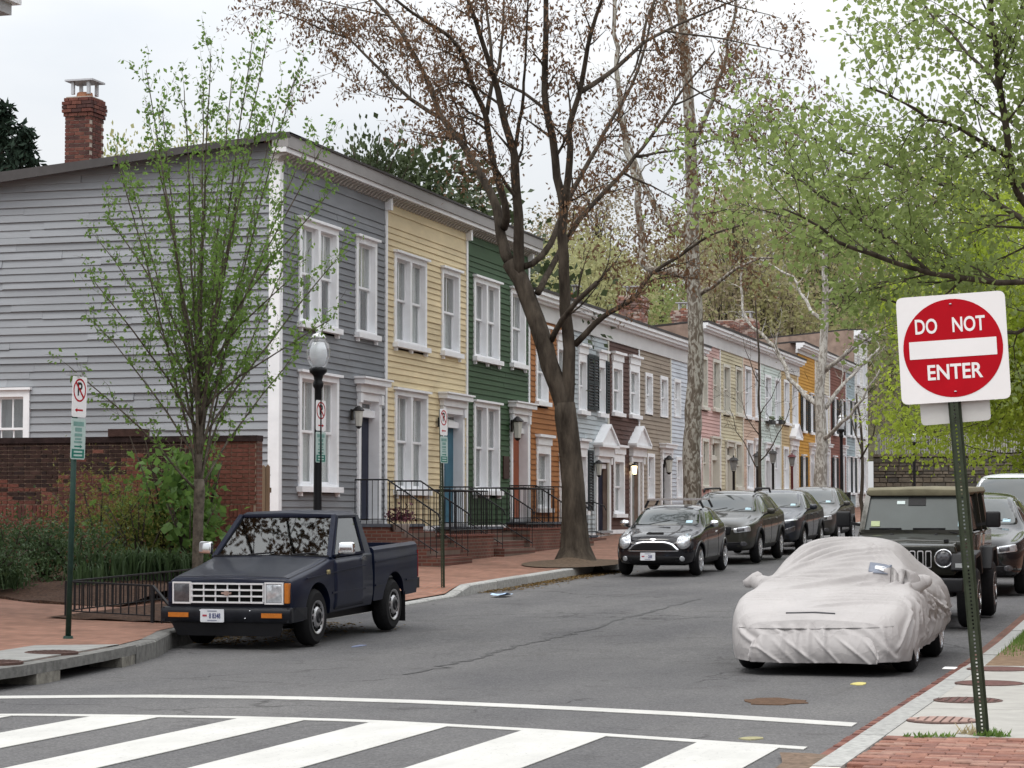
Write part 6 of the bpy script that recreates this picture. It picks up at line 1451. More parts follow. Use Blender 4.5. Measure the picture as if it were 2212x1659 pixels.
# ---- brick stoops with iron hand rails
stoop_b = [M('stoop_brick_%d' % i, c, .9, .3, 9, bump=.4) for i, c in enumerate([(.17,.068,.05),(.13,.055,.043),(.20,.09,.065)])]
stoop_side = brick_mat('stoop_brickwork', (.17,.066,.048), (.125,.052,.042), (.17,.13,.11), .215, .072, 'YZ', .5, .010)
stoop_front = brick_mat('stoop_brickwork_x', (.17,.066,.048), (.125,.052,.042), (.17,.13,.11), .215, .072, 'XZ', .5, .010)
def stoop(i, ya, yb, zs, label, land=.85, tread=.27):
    zg = lz(XF+1.5, ya); n = max(2, int(round((zs-zg)/.19))); T = thing('stoop', label, 'stoop', (XF+.5,(ya+yb)/2,zg), group='brick stoops with iron rails')
    rise = (zs-zg)/n
    MB().box(XF+.02,XF+land,ya,yb,zg-.1,zs-.08).build('landing', stoop_front, T); MB().box(XF+.02,XF+land+.03,ya-.03,yb+.03,zs-.079,zs-.02).build('landing_slab', M('bluestone',(.10,.11,.13),.7,.15,5), T)
    for k in range(1, n): MB().box(XF+land+.001+(k-1)*tread,XF+land+k*tread,ya,yb,zg-.1,zs-k*rise).build('step', stoop_front, T)
    for y in (ya+.05, yb-.05):
        xe = XF+land+(n-1)*tread-.05; R = thing('hand_rail', '%s iron hand rail of the %s' % ('near' if y < (ya+yb)/2 else 'far', label), 'hand rail', (XF+.1,y,zs), group='iron stoop rails')
        x0, x1 = XF+.10, XF+land-.05; h = .88
        MB().tube([(x0,y,zs+h),(x1,y,zs+h),(xe,y,zs-(n-1)*rise+h),(xe+.05,y,zs-(n-1)*rise+h-.12)], .017, 6).build('rail', iron, R)
        MB().tube([(x0,y,zs+.08),(x1,y,zs+.08),(xe,y,zs-(n-1)*rise+.10)], .012, 4).build('bottom_rail', iron, R)
        k = 0; x = x0
        while x <= xe+.01:
            zb = zs-.02 if x <= XF+land else zs-(x-XF-land)/tread*rise-.05
            zt = zs+h if x <= x1 else zs+h-(x-x1)/(xe-x1)*(n-1)*rise
            MB().box(x-.006,x+.006,y-.006,y+.006,max(zb,zg-.02),zt).build('baluster', iron, R); x += .125
    return T
for i, nm in enumerate(('brick front steps of the gray house','brick front steps of the yellow house','brick front steps of the green house')):
    xl, xr, yt, yb, ydt = doors1[i]; a, b, z0, z1 = PX(xl,xr,yt,yb); stoop(i, a-.35, b+.45, z0-.055, nm)
a, b, z0, z1 = PX(1206,1240,985,1128); stoop(3, a-.2, b+.2, rz(a)+.42, 'brick front steps of the orange house', .6)
# iron enclosures on low brick plinths before the windows of the yellow and green houses
def enclosure(ya, yb, depth, label, hgt=.95):
    zg = lz(XF+1.2, ya); T = thing('area_railing', label, 'railing', (XF+depth,(ya+yb)/2,zg), group='iron area railings on brick plinths')
    MB().box(XF+.06,XF+depth+.12,ya,yb,zg-.1,zg+.52).build('plinth', stoop_side, T); MB().box(XF+.05,XF+depth+.14,ya-.02,yb+.02,zg+.521,zg+.56).build('coping', M('coping_brick',(.16,.065,.05),.85,.25,9), T)
    zb, zt = zg+.56, zg+.56+hgt; cs = [(XF+.15,ya+.08),(XF+depth,ya+.08),(XF+depth,yb-.08),(XF+.15,yb-.08)]
    for (x0,y0),(x1,y1) in zip(cs, cs[1:]):
        MB().tube([(x0,y0,zt),(x1,y1,zt)], .018, 5).build('rail', iron, T); MB().tube([(x0,y0,zb+.10),(x1,y1,zb+.10)], .012, 4).build('bottom_rail', iron, T)
        L = math.hypot(x1-x0,y1-y0); n = max(2,int(L/.14))
        for k in range(n):
            u = k/n; x, y = x0+(x1-x0)*u, y0+(y1-y0)*u; MB().box(x-.006,x+.006,y-.006,y+.006,zb,zt).build('picket', iron, T)
    return T
d0 = PX(*doors1[0][:4]); d1 = PX(*doors1[1][:4]); d2 = PX(*doors1[2][:4])
enclosure(d0[1]+.65, d1[0]-.55, 1.35, 'iron picket railing on brick plinth before the yellow house')
enclosure(d1[1]+.65, d2[0]-.55, 1.35, 'iron picket railing on brick plinth before the green house')
p = onX(885, 1133, XF+1.2); zpl = lz(XF+1.2,p.y)+.565
t = thing('flower_pot', 'white pot with purple brown foliage on the yellow house plinth', 'flower pot', (XF+1.0,p.y,zpl), group='pots')
MB().lathe([(.13,0),(.19,.26),(.21,.28),(.17,.28)],16).build('pot', M('pot_white',(.62,.62,.60),.6,.06,5), t, True, world=False)
g = MB(); r = random.Random(2)
for i in range(220):
    c = Vector((r.gauss(0,.14),r.gauss(0,.16),.34+abs(r.gauss(0,.12)))); s_ = .05; g.add([c+Vector((r.uniform(-s_,s_),r.uniform(-s_,s_),r.uniform(-s_,s_))) for _ in range(4)], [(0,1,2),(0,2,3)])
setp(g.build('foliage', M('purple_foliage',(.10,.035,.045),.7,.4,12), t, world=False), kind='stuff')
# ---- fence of the tree box on the left pavement
def fence_run(T, pts, zf, h, posts=True, step=.13):
    for (x0,y0),(x1,y1) in zip(pts, pts[1:]):
        L = math.hypot(x1-x0,y1-y0); n = max(2,int(L/step)); z0, z1 = zf(x0,y0), zf(x1,y1)
        MB().beam((x0,y0,z0+h),(x1,y1,z1+h),.045,.022).build('rail', iron, T); MB().beam((x0,y0,z0+.09),(x1,y1,z1+.09),.03,.014).build('bottom_rail', iron, T)
        for k in range(1,n):
            u = k/n; x, y = x0+(x1-x0)*u, y0+(y1-y0)*u; z = z0+(z1-z0)*u; MB().box(x-.007,x+.007,y-.007,y+.007,z+.09,z+h-.01).build('baluster', iron, T)
    if posts:
        for x, y in pts: MB().box(x-.02,x+.02,y-.02,y+.02,zf(x,y)-.05,zf(x,y)+h-.011).build('post', iron, T)
A0, A1 = (-14.15,26.9), (-12.75,26.55); B0 = (-14.35,31.2); B1 = (-12.7,31.4)
T = thing('tree_box_fence', 'low black iron fence around the young tree beside the pickup', 'fence', (-13.4,29,lz(-13.4,29)))
fence_run(T, [B1,B0,A0,A1], lz, .47)
MB().beam((A1[0],A1[1],lz(*A1)+.47),(-12.28,26.45,lz(-12.28,26.45)+.03),.045,.022).build('end_rail', iron, T)
for u in (.33,.66):
    x = A1[0]+(-12.28-A1[0])*u; MB().box(x-.007,x+.007,26.48,26.494,lz(x,26.5),lz(x,26.5)+.47*(1-u)).build('baluster', iron, T)
g = MB().grid(lambda X, Y: (X, Y, lz(X,Y)+.012+.10*max(0,1-((X+13.3)/1.1)**2)*max(0,1-((Y-29)/2.5)**2)+.012*math.sin(9*X)*math.sin(7*Y)), ys(-14.3,-12.3,.2), ys(26.6,31.3,.25))
setp(fixn(g.build('tree_box_soil', soil)), kind='structure')
# ---- garden bed, brick wall, wooden fence
def bedz(X, Y): return lz(X,Y) + .02 + .16*sstep(0,1.5,Y-29.3+.15*(X+16))
g = MB().grid(lambda X, v: (X, (29.6-.22*(X+16.5)+ .25*math.sin(X*2.1))*(1-v)+34.9*v, bedz(X,(29.6-.22*(X+16.5))*(1-v)+34.9*v)+.02*math.sin(X*11+v*9)), ys(-24,-14.6,.4), [-.012,0,.02,.1,.25,.5,.75,1])
Q = 8
g.v = [(x,y,z-(.14 if i % Q == 0 else 0)) for i,(x,y,z) in enumerate(g.v)]
setp(fixn(g.build('garden_bed', soil)), kind='structure')
YW = 35.0; wx0, wx1 = -23.5, -14.95; wz0_ = .35
zwl = onY(0,946,YW).z; zwr = onY(500,930,YW).z
GW = thing('garden_wall', 'tall dark stained red brick garden wall behind the hedge', 'wall', ((wx0+wx1)/2,YW,wz0_))
MB().box(wx1+.001,wx1+.02,YW,YW+.22,0,zwl-.10).build('wall_end', stoop_side, GW); MB().box(wx0,wx1,YW+.012,YW+.22,0,zwl-.10).build('mortar', M('wall_mortar',(.36,.26,.20),.95,.25,7), GW)
wb_ = [M('wall_brick_%d' % i, c, .9, .3, 10, bump=.4) for i, c in enumerate([(.150,.055,.041),(.12,.046,.036),(.175,.070,.052),(.095,.040,.034)])]
wd_ = [M('wall_brick_stained_%d' % i, c, .92, .4, 7, bump=.4) for i, c in enumerate([(.040,.022,.019),(.030,.018,.017),(.055,.030,.025)])]
unitb = [MB().box(-.5,.5,-.5,.5,-.5,.5).mesh('brick', m) for m in wb_]; unitd = [MB().box(-.5,.5,-.5,.5,-.5,.5).mesh('brick', m) for m in wd_]
r = random.Random(21); restb = [MB(), MB()]; cand = []
def stain(X, z): return z + r.gauss(0,.16) > 2.2 + .28*math.sin(X*1.7)+.16*math.sin(X*5.1+1) + (1.5 if X > -16.2 else -.1 if X > -17.6 else 0)
z = .5; row = 0; soldier = 1.60
while z < zwl-.06:
    h = .0715
    if abs(z-soldier) < .036:
        x = wx0
        while x < wx1-.05: cand.append((x+.034,z+.1,.060,.20)); x += .0715
        z += .2145; row += 1; continue
    x = wx0 - (.11 if row % 2 else 0); k = row
    while x < wx1:
        L = .215 if k % 2 else .105
        a, b = max(x,wx0), min(x+L,wx1)
        if b-a > .03: cand.append(((a+b)/2,z+h/2,b-a-.015,h-.015))
        x += L; k += 1
    z += h; row += 1
def vis(c): X = c[0]; return (X < -17.2 and X > -19.85 and c[1] > .95) or X > -15.75
n = 0
for c in sorted(cand, key=lambda c: (not vis(c), abs(c[0]+18.5))):
    st = stain(c[0],c[1])
    if n < 299 and vis(c):
        link('brick', r.choice(unitd if st else unitb), GW, (c[0],YW+.04+r.uniform(-.004,.003),c[1]), None, (c[2],.09,c[3])); n += 1
    else: restb[1 if st else 0].box(c[0]-c[2]/2,c[0]+c[2]/2,YW-.005+r.uniform(-.004,.003),YW+.085,c[1]-c[3]/2,c[1]+c[3]/2)
setp(restb[0].build('brickwork', wb_[0], GW), kind='stuff'); setp(restb[1].build('stained_brickwork', wd_[0], GW), kind='stuff')
MB().box(wx0,wx1+.02,YW-.03,YW+.25,zwl-.099,zwl).build('coping', wd_[1], GW)
x0 = onY(236,940,YW).x; MB().box(x0,x0+.62,YW-.05,YW+.27,zwl+.001,zwl+.13).build('pier_cap', wd_[2], GW)
wood = [M('fence_wood_%d' % i, c, .85, .25, 7, stretch=(1,1,.12), bump=.2) for i, c in enumerate([(.17,.115,.075),(.13,.09,.062),(.21,.15,.10)])]
WF = thing('wooden_fence', 'short weathered board fence between brick wall and gray house', 'fence', (-16.2,37.5,.3))
fx0, fx1 = onY(528,1050,37.5).x, onY(583,1050,37.5).x; zf_ = onY(550,1008,37.5).z; nb = 6
for k in range(nb):
    a = fx0+(fx1-fx0)*k/nb; b = fx0+(fx1-fx0)*(k+1)/nb-.008; hh = zf_+r.uniform(-.05,.05)
    MB().prism([(a,37.5,.3),(b,37.5,.3),(b,37.5,hh-.04),((a+b)/2,37.5,hh),(a,37.5,hh-.04)],(0,.022,0)).build('board', r.choice(wood), WF)
for z in (.8,2.0): MB().box(fx0,fx1,37.525,37.57,z,z+.09).build('fence_rail', wood[1], WF)
# ---- near neighbour whose eaves corner just enters the picture top left
pe = onY(25, 33, 28.5); NH = thing('corner_house', 'light gray house eaves corner at the top left picture edge', 'house', (pe.x-3,26,.2))
nw = pe.x-.62
MB().box(nw-4.5,nw,23.2,27.9,0,pe.z-.02).build('wall', M('neighbour_wall',(.40,.40,.41),.7,.08,3), NH)
MB().box(nw-4.9,pe.x,22.6,28.5,pe.z+.0,pe.z+.16).build('soffit', M('neighbour_soffit',(.45,.45,.46),.6,.05,3), NH); MB().box(nw-5.0,pe.x+.10,22.5,28.6,pe.z+.161,pe.z+.34).build('gutter', white, NH)
MB().box(nw-4.6,nw-.2,23.4,27.7,pe.z+.341,pe.z+.6).build('roof', roof_m, NH)
# ---- stone wall with picket fence across the street end
YE = 127.0; sx0, sx1 = -17.2, 9.0; zE = rz(YE); zwt = onY(1900,985,YE).z
SW = thing('stone_wall', 'long gray rubble stone retaining wall across the street end', 'wall', (-8,YE,zE))
st_m = [M('rubble_%d' % i, c, .9, .3, 4, bump=.5, bscale=20) for i, c in enumerate([(.125,.11,.088),(.095,.088,.074),(.155,.135,.105),(.075,.07,.062),(.115,.098,.075)])]
MB().box(sx0,sx1,YE+.06,YE+.6,zE-1,zwt-.05).build('core', M('rubble_mortar',(.085,.075,.06),.95,.2,6), SW)
ust = [MB() for _ in st_m]; mes_st = []
for m in st_m:
    q = MB(); rr = random.Random(m.name); q.add([(sx*(.5-.06*rr.random()),-.5 if sy < 0 else .5,sz*(.5-.08*rr.random())) for sx,sy,sz in ((-1,-1,-1),(1,-1,-1),(1,1,-1),(-1,1,-1),(-1,-1,1),(1,-1,1),(1,1,1),(-1,1,1))],
        [(0,3,2,1),(4,5,6,7),(0,1,5,4),(1,2,6,5),(2,3,7,6),(3,0,4,7)]); mes_st.append(q.mesh('stone', m))
z = zE-.1; r = random.Random(77); cnt = 0; rest = MB()
while z < zwt-.12:
    h = r.uniform(.15,.30); h = min(h, zwt-.08-z); x = sx0
    while x < sx1:
        w = r.uniform(.28,.75)
        if x < -6.0 and cnt < 299 and z > zE+.5: link('stone', r.choice(mes_st), SW, (x+w/2,YE+.07+r.uniform(-.03,.02),z+h/2), None, (w-.03,.16,h-.03)); cnt += 1
        else: rest.box(x,x+w-.03,YE-.01+r.uniform(-.03,.02),YE+.1,z,z+h-.03)
        x += w
    z += h
setp(rest.build('rubble', st_m[1], SW), kind='stuff')
MB().box(sx0,sx1,YE-.06,YE+.7,zwt-.049,zwt+.08).build('coping', st_m[2], SW)
PF = thing('picket_fence', 'pale picket fence along the top of the stone wall', 'fence', (-8,YE+.3,zwt+.08)); pk = MB(); pale_m = M('picket_pale',(.34,.34,.32),.6,.1,5)
x = sx0+.1
while x < sx1: pk.prism([(x-.035,YE+.29,zwt+.12),(x+.035,YE+.29,zwt+.12),(x+.035,YE+.29,zwt+1.10),(x,YE+.29,zwt+1.18),(x-.035,YE+.29,zwt+1.10)],(0,.02,0)); x += .135
setp(pk.build('pickets', pale_m, PF), kind='stuff')
for z in (zwt+.30,zwt+.95): MB().box(sx0,sx1,YE+.311,YE+.35,z,z+.06).build('fence_rail', pale_m, PF)
x = sx0+.3
while x < sx1: MB().box(x-.05,x+.05,YE+.352,YE+.45,zwt+.081,zwt+1.25).build('fence_post', pale_m, PF); x += 2.4
# side railings of the far houses
for a, b, nm in ((84.5,90,'pink and salmon'),(91,99,'mint and tan'),(104,119,'far row')):
    T = thing('garden_railing', 'low black iron railing before the %s houses' % nm, 'railing', (XF+2.1,(a+b)/2,lz(XF+2.1,a)), group='front garden railings'); pk = MB(); y = a; zf = lambda y: lz(XF+2.1,y)
    MB().beam((XF+2.1,a,zf(a)+.95),(XF+2.1,b,zf(b)+.95),.03,.03).build('rail', iron, T); MB().beam((XF+2.1,a,zf(a)+.12),(XF+2.1,b,zf(b)+.12),.02,.02).build('bottom_rail', iron, T)
    while y < b: MB().box(XF+2.09,XF+2.11,y-.009,y+.009,zf(y),zf(y)+.95).build('picket', iron, T); y += .16
# ================================================================== trees and plants
def leaf_mesh(name, P, size, mat, seed=0, droop=.3, aspect=.45, jit=.4, dirs=None):
    """one bent leaf (two triangles) at each point"""
    g = np.random.default_rng(seed); n = len(P); P = np.asarray(P, dtype=float)
    d = g.normal(size=(n,3)); d[:,2] -= droop*2.2
    if dirs is not None: d = d*.6 + np.asarray(dirs)
    d /= np.linalg.norm(d, axis=1, keepdims=True)+1e-9
    r = g.normal(size=(n,3)); w = np.cross(d, r); w /= np.linalg.norm(w, axis=1, keepdims=True)+1e-9; nn = np.cross(w, d)
    s = size*(1+jit*(g.random(n)*2-1))[:,None]
    a = P; b = P+d*s*.5+w*s*aspect*.5+nn*s*.10; c = P+d*s; e = P+d*s*.5-w*s*aspect*.5+nn*s*.10
    V = np.stack([a,b,c,e],1).reshape(-1,3); i = np.arange(n)*4; F = np.stack([i,i+1,i+2,i+3],1)
    return npmesh(name, V, F, mat)
def leaf_mat(name, c, c2, tr=.35, rough=.6, scale=2.2):
    return M(name, c, rough, .25, scale, col2=c2, transl=tr, trans_col=tuple(min(1,v*1.35) for v in c2), spec=.25)
class Tree:
    def __init__(s, seed): s.b = MB(); s.tw = MB(); s.r = random.Random(seed); s.tips = []; s.dirs = []
    def limb(s, pts, r0, r1, n=8, wob=.0):
        """smoothed tapered limb through the given points; returns the resampled path"""
        P = [Vector(p) for p in pts]; out = []
        if len(P) == 2: P = [P[0], (P[0]+P[1])/2, P[1]]
        for i in range(len(P)-1):
            p0 = P[max(i-1,0)]; p1 = P[i]; p2 = P[i+1]; p3 = P[min(i+2,len(P)-1)]; k = max(2, int((p2-p1).length/.35))
            for j in range(k):
                t = j/k; q = .5*((2*p1)+(p2-p0)*t+(2*p0-5*p1+4*p2-p3)*t*t+(3*p1-p0-3*p2+p3)*t**3)
                out.append(q+Vector((s.r.gauss(0,wob),s.r.gauss(0,wob),s.r.gauss(0,wob))) if wob else q)
        out.append(P[-1]); m = len(out); rr = [r0+(r1-r0)*(i/(m-1))**.85 for i in range(m)]
        s.b.tube(out, rr, n); return out, rr
    def spray(s, path, rr, every, length, depth, up=.25, ang=(.5,1.1), start=.25, droop=0., tipstep=.14, thin=.45, minr=.006, jit=.12):
        """side shoots along a path"""
        acc = 0; L = 0
        for i in range(1, len(path)): L += (path[i]-path[i-1]).length
        run = 0; nxt = L*start
        for i in range(1, len(path)):
            run += (path[i]-path[i-1]).length
            while run >= nxt:
                t = (path[i]-path[i-1]).normalized(); side = t.cross(Vector((s.r.gauss(0,1),s.r.gauss(0,1),s.r.gauss(0,1)))).normalized(); a = s.r.uniform(*ang)
                d = (t*math.cos(a)+side*math.sin(a)+Vector((0,0,up))).normalized(); l = length*s.r.uniform(.5,1.15)*(1-.35*nxt/L)
                s.shoot(path[i], d, l, max(minr, rr[i]*thin), depth, up, droop, tipstep, minr, jit); nxt += every*s.r.uniform(.6,1.4)
    def shoot(s, p, d, l, r, depth, up, droop, tipstep, minr, jit=.12):
        n = max(3, int(l/.22)); pts = [p]; q = p.copy(); d = d.copy()
        for i in range(n):
            d = (d+Vector((s.r.gauss(0,jit),s.r.gauss(0,jit),s.r.gauss(0,jit)))+Vector((0,0,up*.10-droop*.10))).normalized(); q = q+d*(l/n); pts.append(q)
        rr = [r*(1-.75*i/n) for i in range(n+1)]; (s.b if r > .02 else s.tw).tube(pts, rr, 5 if r > .02 else 3, False)
        if depth > 0:
            for i in range(1, n+1):
                for _ in range(2 if l > 1 else 1):
                    if s.r.random() < .75:
                        t = (pts[i]-pts[i-1]).normalized(); sd = t.cross(Vector((s.r.gauss(0,1),s.r.gauss(0,1),s.r.gauss(0,1)))).normalized(); a = s.r.uniform(.4,1.0)
                        s.shoot(pts[i], (t*math.cos(a)+sd*math.sin(a)).normalized(), l*s.r.uniform(.25,.5), max(minr,rr[i]*.5), depth-1, up, droop, tipstep, minr, jit)
        if depth <= 1:
            k = max(1, int(l/tipstep))
            for j in range(k):
                u = (j+s.r.random())/k*n; i = min(n-1,int(u)); s.tips.append(pts[i].lerp(pts[i+1], u-i)); s.dirs.append((pts[i+1]-pts[i]).normalized())
    def finish(s, label, base, bark, leaf=None, size=.08, per=3, spread=.08, droop=.3, aspect=.45, group='street trees', name='street_tree', cat='tree', crown='crown', sel=None, follow=False):
        T = thing(name, label, cat, base, group=group)
        o = s.b.build('trunk', bark, T, True)
        if s.tw.v: setp(s.tw.build('twigs', bark, T), kind='stuff')
        if leaf is not None and s.tips:
            g = np.random.default_rng(3); P = np.array([tuple(t) for t in s.tips]); D = np.array([tuple(t) for t in s.dirs])
            if sel is not None: m = np.array([sel(*p) for p in P]); P = P[m]; D = D[m]
            P = np.repeat(P, per, 0)+g.normal(size=(len(P)*per,3))*spread; D = np.repeat(D, per, 0)
            setp(link(crown, leaf_mesh(crown, P, size, leaf, 5, droop, aspect, dirs=D if follow else None), T), kind='stuff')
        return T
bark = M('bark_gray_brown', (.050,.040,.031), .95, .45, 6, bump=1., bscale=22, stretch=(1,1,.25), col2=(.10,.082,.064), spec=.15)
bark_y = M('bark_young', (.085,.070,.056), .9, .3, 12, bump=.5, bscale=30, col2=(.17,.145,.115))
def syc_mat(name, lo, hi, mid):
    m, n, l, b = nodes_of(name); g = n.new('ShaderNodeNewGeometry'); mp = n.new('ShaderNodeMapping'); mp.inputs['Scale'].default_value = (8,8,3.6); l.new(g.outputs['Position'], mp.inputs[0])
    z = n.new('ShaderNodeTexNoise'); z.inputs['Scale'].default_value = 1.2; z.inputs['Detail'].default_value = 3; z.inputs['Distortion'].default_value = 1.2; l.new(mp.outputs[0], z.inputs['Vector'])
    r = n.new('ShaderNodeValToRGB'); e = r.color_ramp.elements; e[0].position = .42; e[0].color = (*lo,1); e[1].position = .56; e[1].color = (*hi,1); k = e.new(.50); k.color = (*mid,1); l.new(z.outputs[0], r.inputs[0])
    l.new(r.outputs[0], b.inputs['Base Color']); b.inputs['Roughness'].default_value = .9; return m
syc = syc_mat('sycamore_bark', (.11,.088,.066), (.33,.315,.275), (.19,.165,.135)); syc_w = syc_mat('sycamore_white', (.20,.18,.155), (.42,.405,.37), (.30,.28,.25))
# ---- the big forked tree with brown seed clusters ----------------------------------
tb = onG(1243, 1214, .22); D0 = tb.dot(Vector((-math.sin(AZ),math.cos(AZ),0)))
t = Tree(31)
def P4(cx, cy, dd=0.): return onD(737.3+cx/3, cy/3, D0+dd)
def P5(cx, cy, dd=0.): return onD(737.3+cx/3, 553+cy/3, D0+dd)
zb = lz(tb.x, tb.y)
root = [Vector((tb.x,tb.y,zb-.15)), Vector((tb.x,tb.y,zb+.06)), onD(1243,1180,D0), onD(1240,1120,D0), onD(1238,1050,D0), onD(1230,960,D0), onD(1222,900,D0), onD(1220,870,D0)]
m_ = MB(); rr_ = [.62,.46,.315,.268,.245,.232,.235,.215]; t.b.tube(root, rr_, 14)
limbs = []
def lb(pts, r0, r1, dev=0., n=8, **k):
    pth, rr = t.limb(pts, r0*.76, r1*.8, n, .006); limbs.append((pth, rr)); return pth
lb([P5(1448,1010),P5(1430,930),P5(1350,700),P5(1290,500,.1),P5(1230,330,.2),P5(1160,150,.3),P5(1090,40,.4)], .27, .22)
lb([P5(1452,1010),P5(1466,930),P5(1478,600,-.1),P5(1452,350,-.2),P5(1440,0,-.4),P4(1430,1500,-.5),P4(1440,1350,-.6),P4(1400,1150,-.7),P4(1370,900,-.9),P4(1330,720,-1.1),P4(1320,450,-1.3),P4(1325,0,-1.6),P4(1310,-500,-2)], .215, .05)
lb([P5(1090,40,.4),P4(1050,1590,.5),P4(1030,1500,.6),P4(1010,1350,.8),P4(930,1180,1.0),P4(850,1040,1.2),P4(760,900,1.5),P4(650,760,1.8),P4(590,600,2.1),P4(480,370,2.5),P4(370,180,2.8),P4(220,0,3.1),P4(60,-250,3.5)], .18, .03)
lb([P4(1050,1480,.6),P4(1070,1400,.3),P4(1040,1250,.2),P4(990,1080,.0),P4(950,850,-.2),P4(935,740,-.3),P4(870,600,-.4),P4(800,400,-.6),P4(740,280,-.8),P4(620,180,-1.1),P4(520,120,-1.4),P4(350,0,-1.8),P4(150,-150,-2.2)], .13, .03)
lb([P4(945,740,-.3),P4(970,560,-.1),P4(1020,430,.1),P4(1045,200,.4),P4(1060,-100,.7)], .07, .025)
lb([P4(650,770,1.8),P4(450,640,2.1),P4(300,500,2.4),P4(150,350,2.7),P4(40,240,2.9),P4(-160,60,3.3)], .07, .02)
lb([P5(1150,130,.3),P4(1150,1600,.2),P4(1150,1400,.0),P4(1130,1200,-.2),P4(1120,1000,-.4),P4(1060,800,-.6),P4(1010,580,-.8),P4(980,480,-1.0),P4(910,250,-1.4),P4(820,0,-1.8),P4(740,-300,-2.2)], .17, .04)
lb([P4(1125,970,-.4),P4(1150,800,-.6),P4(1180,620,-.9),P4(1190,450,-1.2),P4(1200,200,-1.6),P4(1215,-100,-2)], .065, .02)
lb([P4(985,490,-1.0),P4(960,200,-.7),P4(930,-50,-.4),P4(900,-300,0)], .06, .02)
lb([P4(1335,725,-1.1),P4(1180,600,-.7),P4(1020,520,-.3),P4(880,400,0),P4(700,330,.4),P4(520,370,.8)], .055, .012)
lb([P4(1440,1350,-.6),P4(1470,1150,-.9),P4(1482,950,-1.2),P4(1485,800,-1.4),P4(1545,600,-1.7),P4(1580,400,-2.0),P4(1620,200,-2.3),P4(1690,0,-2.6),P4(1760,-250,-3)], .12, .04)
lb([P4(1560,590,-1.7),P4(1700,500,-1.3),P4(1850,380,-.9),P4(1950,280,-.5),P4(2100,200,-.1),P4(2300,110,.3),P4(2560,0,.8)], .08, .02)
lb([P4(1955,280,-.5),P4(1900,450,-.8),P4(1850,560,-1.1),P4(1790,760,-1.5)], .04, .012)
lb([P4(1950,290,-.5),P4(1980,120,-.2),P4(2060,-60,.2),P4(2100,-260,.6)], .05, .02)
lb([P5(1185,70,.3),P5(1300,0,.5),P4(1390,1500,.8),P4(1440,1350,1.1),P4(1560,1130,1.4),P4(1660,950,1.7),P4(1720,830,2.0),P4(1880,560,2.4),P4(1960,330,2.8),P4(2010,100,3.2),P4(2060,-200,3.6)], .10, .025)
lb([P5(1275,240,.2),P5(1330,140,.6),P5(1400,0,1.0),P4(1540,1430,1.4),P4(1700,1250,1.8),P4(1830,1110,2.1),P4(1900,1020,2.3),P4(2010,880,2.6),P4(2150,680,2.9),P4(2240,540,3.2),P4(2420,330,3.6)], .10, .025)
lb([P4(1915,1015,2.3),P4(2050,990,2.6),P4(2212,965,2.9),P4(2420,900,3.2)], .05, .015)
lb([P4(1830,1120,2.1),P4(1950,1180,2.3),P4(2080,1240,2.5),P4(2230,1330,2.8)], .04, .012)
lb([P5(1515,575,-.1),P5(1640,440,-.3),P5(1750,360,-.5),P5(1900,270,-.7),P5(2010,120,-.9),P5(2190,0,-1.1),P4(2330,1560,-1.4),P4(2480,1490,-1.7),P4(2680,1440,-2)], .10, .02)
lb([P5(1360,545,.0),P5(1430,420,-.4),P5(1530,290,-.8),P5(1660,170,-1.1)], .085, .065)
lb([P5(1660,175,-1.1),P5(1695,120,-1.2),P5(1735,0,-1.3),P4(1750,1480,-1.5)], .022, .010)
lb([P4(60,250,2.9),P4(-120,190,3.1),P4(-300,110,3.3),P4(-480,60,3.5),P4(-600,30,3.6)], .035, .008)
lb([P4(300,100,2.9),P4(100,60,3.2),P4(-150,0,3.5),P4(-350,-90,3.8)], .03, .008)
lb([P4(460,650,2.0),P4(250,620,2.3),P4(60,520,2.6),P4(-120,420,2.9)], .02, .006)
lb([P4(2160,680,2.9),P4(2420,570,3.2),P4(2700,500,3.5),P4(2950,520,3.8)], .035, .008)
lb([P4(2100,200,-.1),P4(2400,240,-.4),P4(2700,300,-.8),P4(2960,360,-1.2)], .035, .008)
lb([P4(2240,545,3.2),P4(2480,690,3.0),P4(2720,760,2.8),P4(2900,800,2.6)], .03, .008)
lb([P4(2050,-40,.2),P4(2300,-30,.5),P4(2550,40,.9),P4(2850,120,1.3)], .035, .008)
lb([P4(2010,890,2.6),P4(2200,860,2.9),P4(2450,850,3.2),P4(2650,900,3.5)], .025, .006)
for pth, rr in limbs[2:]:
    if rr[-1] > .06: continue
    t.spray(pth, rr, .55, 1.7, 2, up=.10, start=.20, droop=.35, tipstep=.30)
t.spray(*limbs[1], .6, 1.3, 2, up=.1, start=.5, droop=.3, tipstep=.2)
brown = leaf_mat('brown_seed_leaves', (.090,.046,.028), (.190,.110,.060), .30)
zmin = onD(1200,560,D0).z
T = t.finish('large forked street tree with dark trunk and brown seed clusters', (tb.x,tb.y,zb), bark, brown, .105, 6, .13, .60, .42, sel=lambda x,y,z: z > zmin or x > onD(1330,700,D0).x)
# flare and soil mound at its foot
g = MB().grid(lambda u, a: (tb.x+u*1.0*math.cos(a), tb.y+u*2.2*math.sin(a), lz(tb.x+u*1.0*math.cos(a),tb.y+u*2.2*math.sin(a))+.02+.20*(1-u)**2), [0.02,.2,.4,.6,.8,1], [2*math.pi*i/24 for i in range(25)])
setp(fixn(g.build('tree_pit_soil', M('pit_soil',(.105,.075,.052),.95,.35,14,bump=.6))), kind='structure')
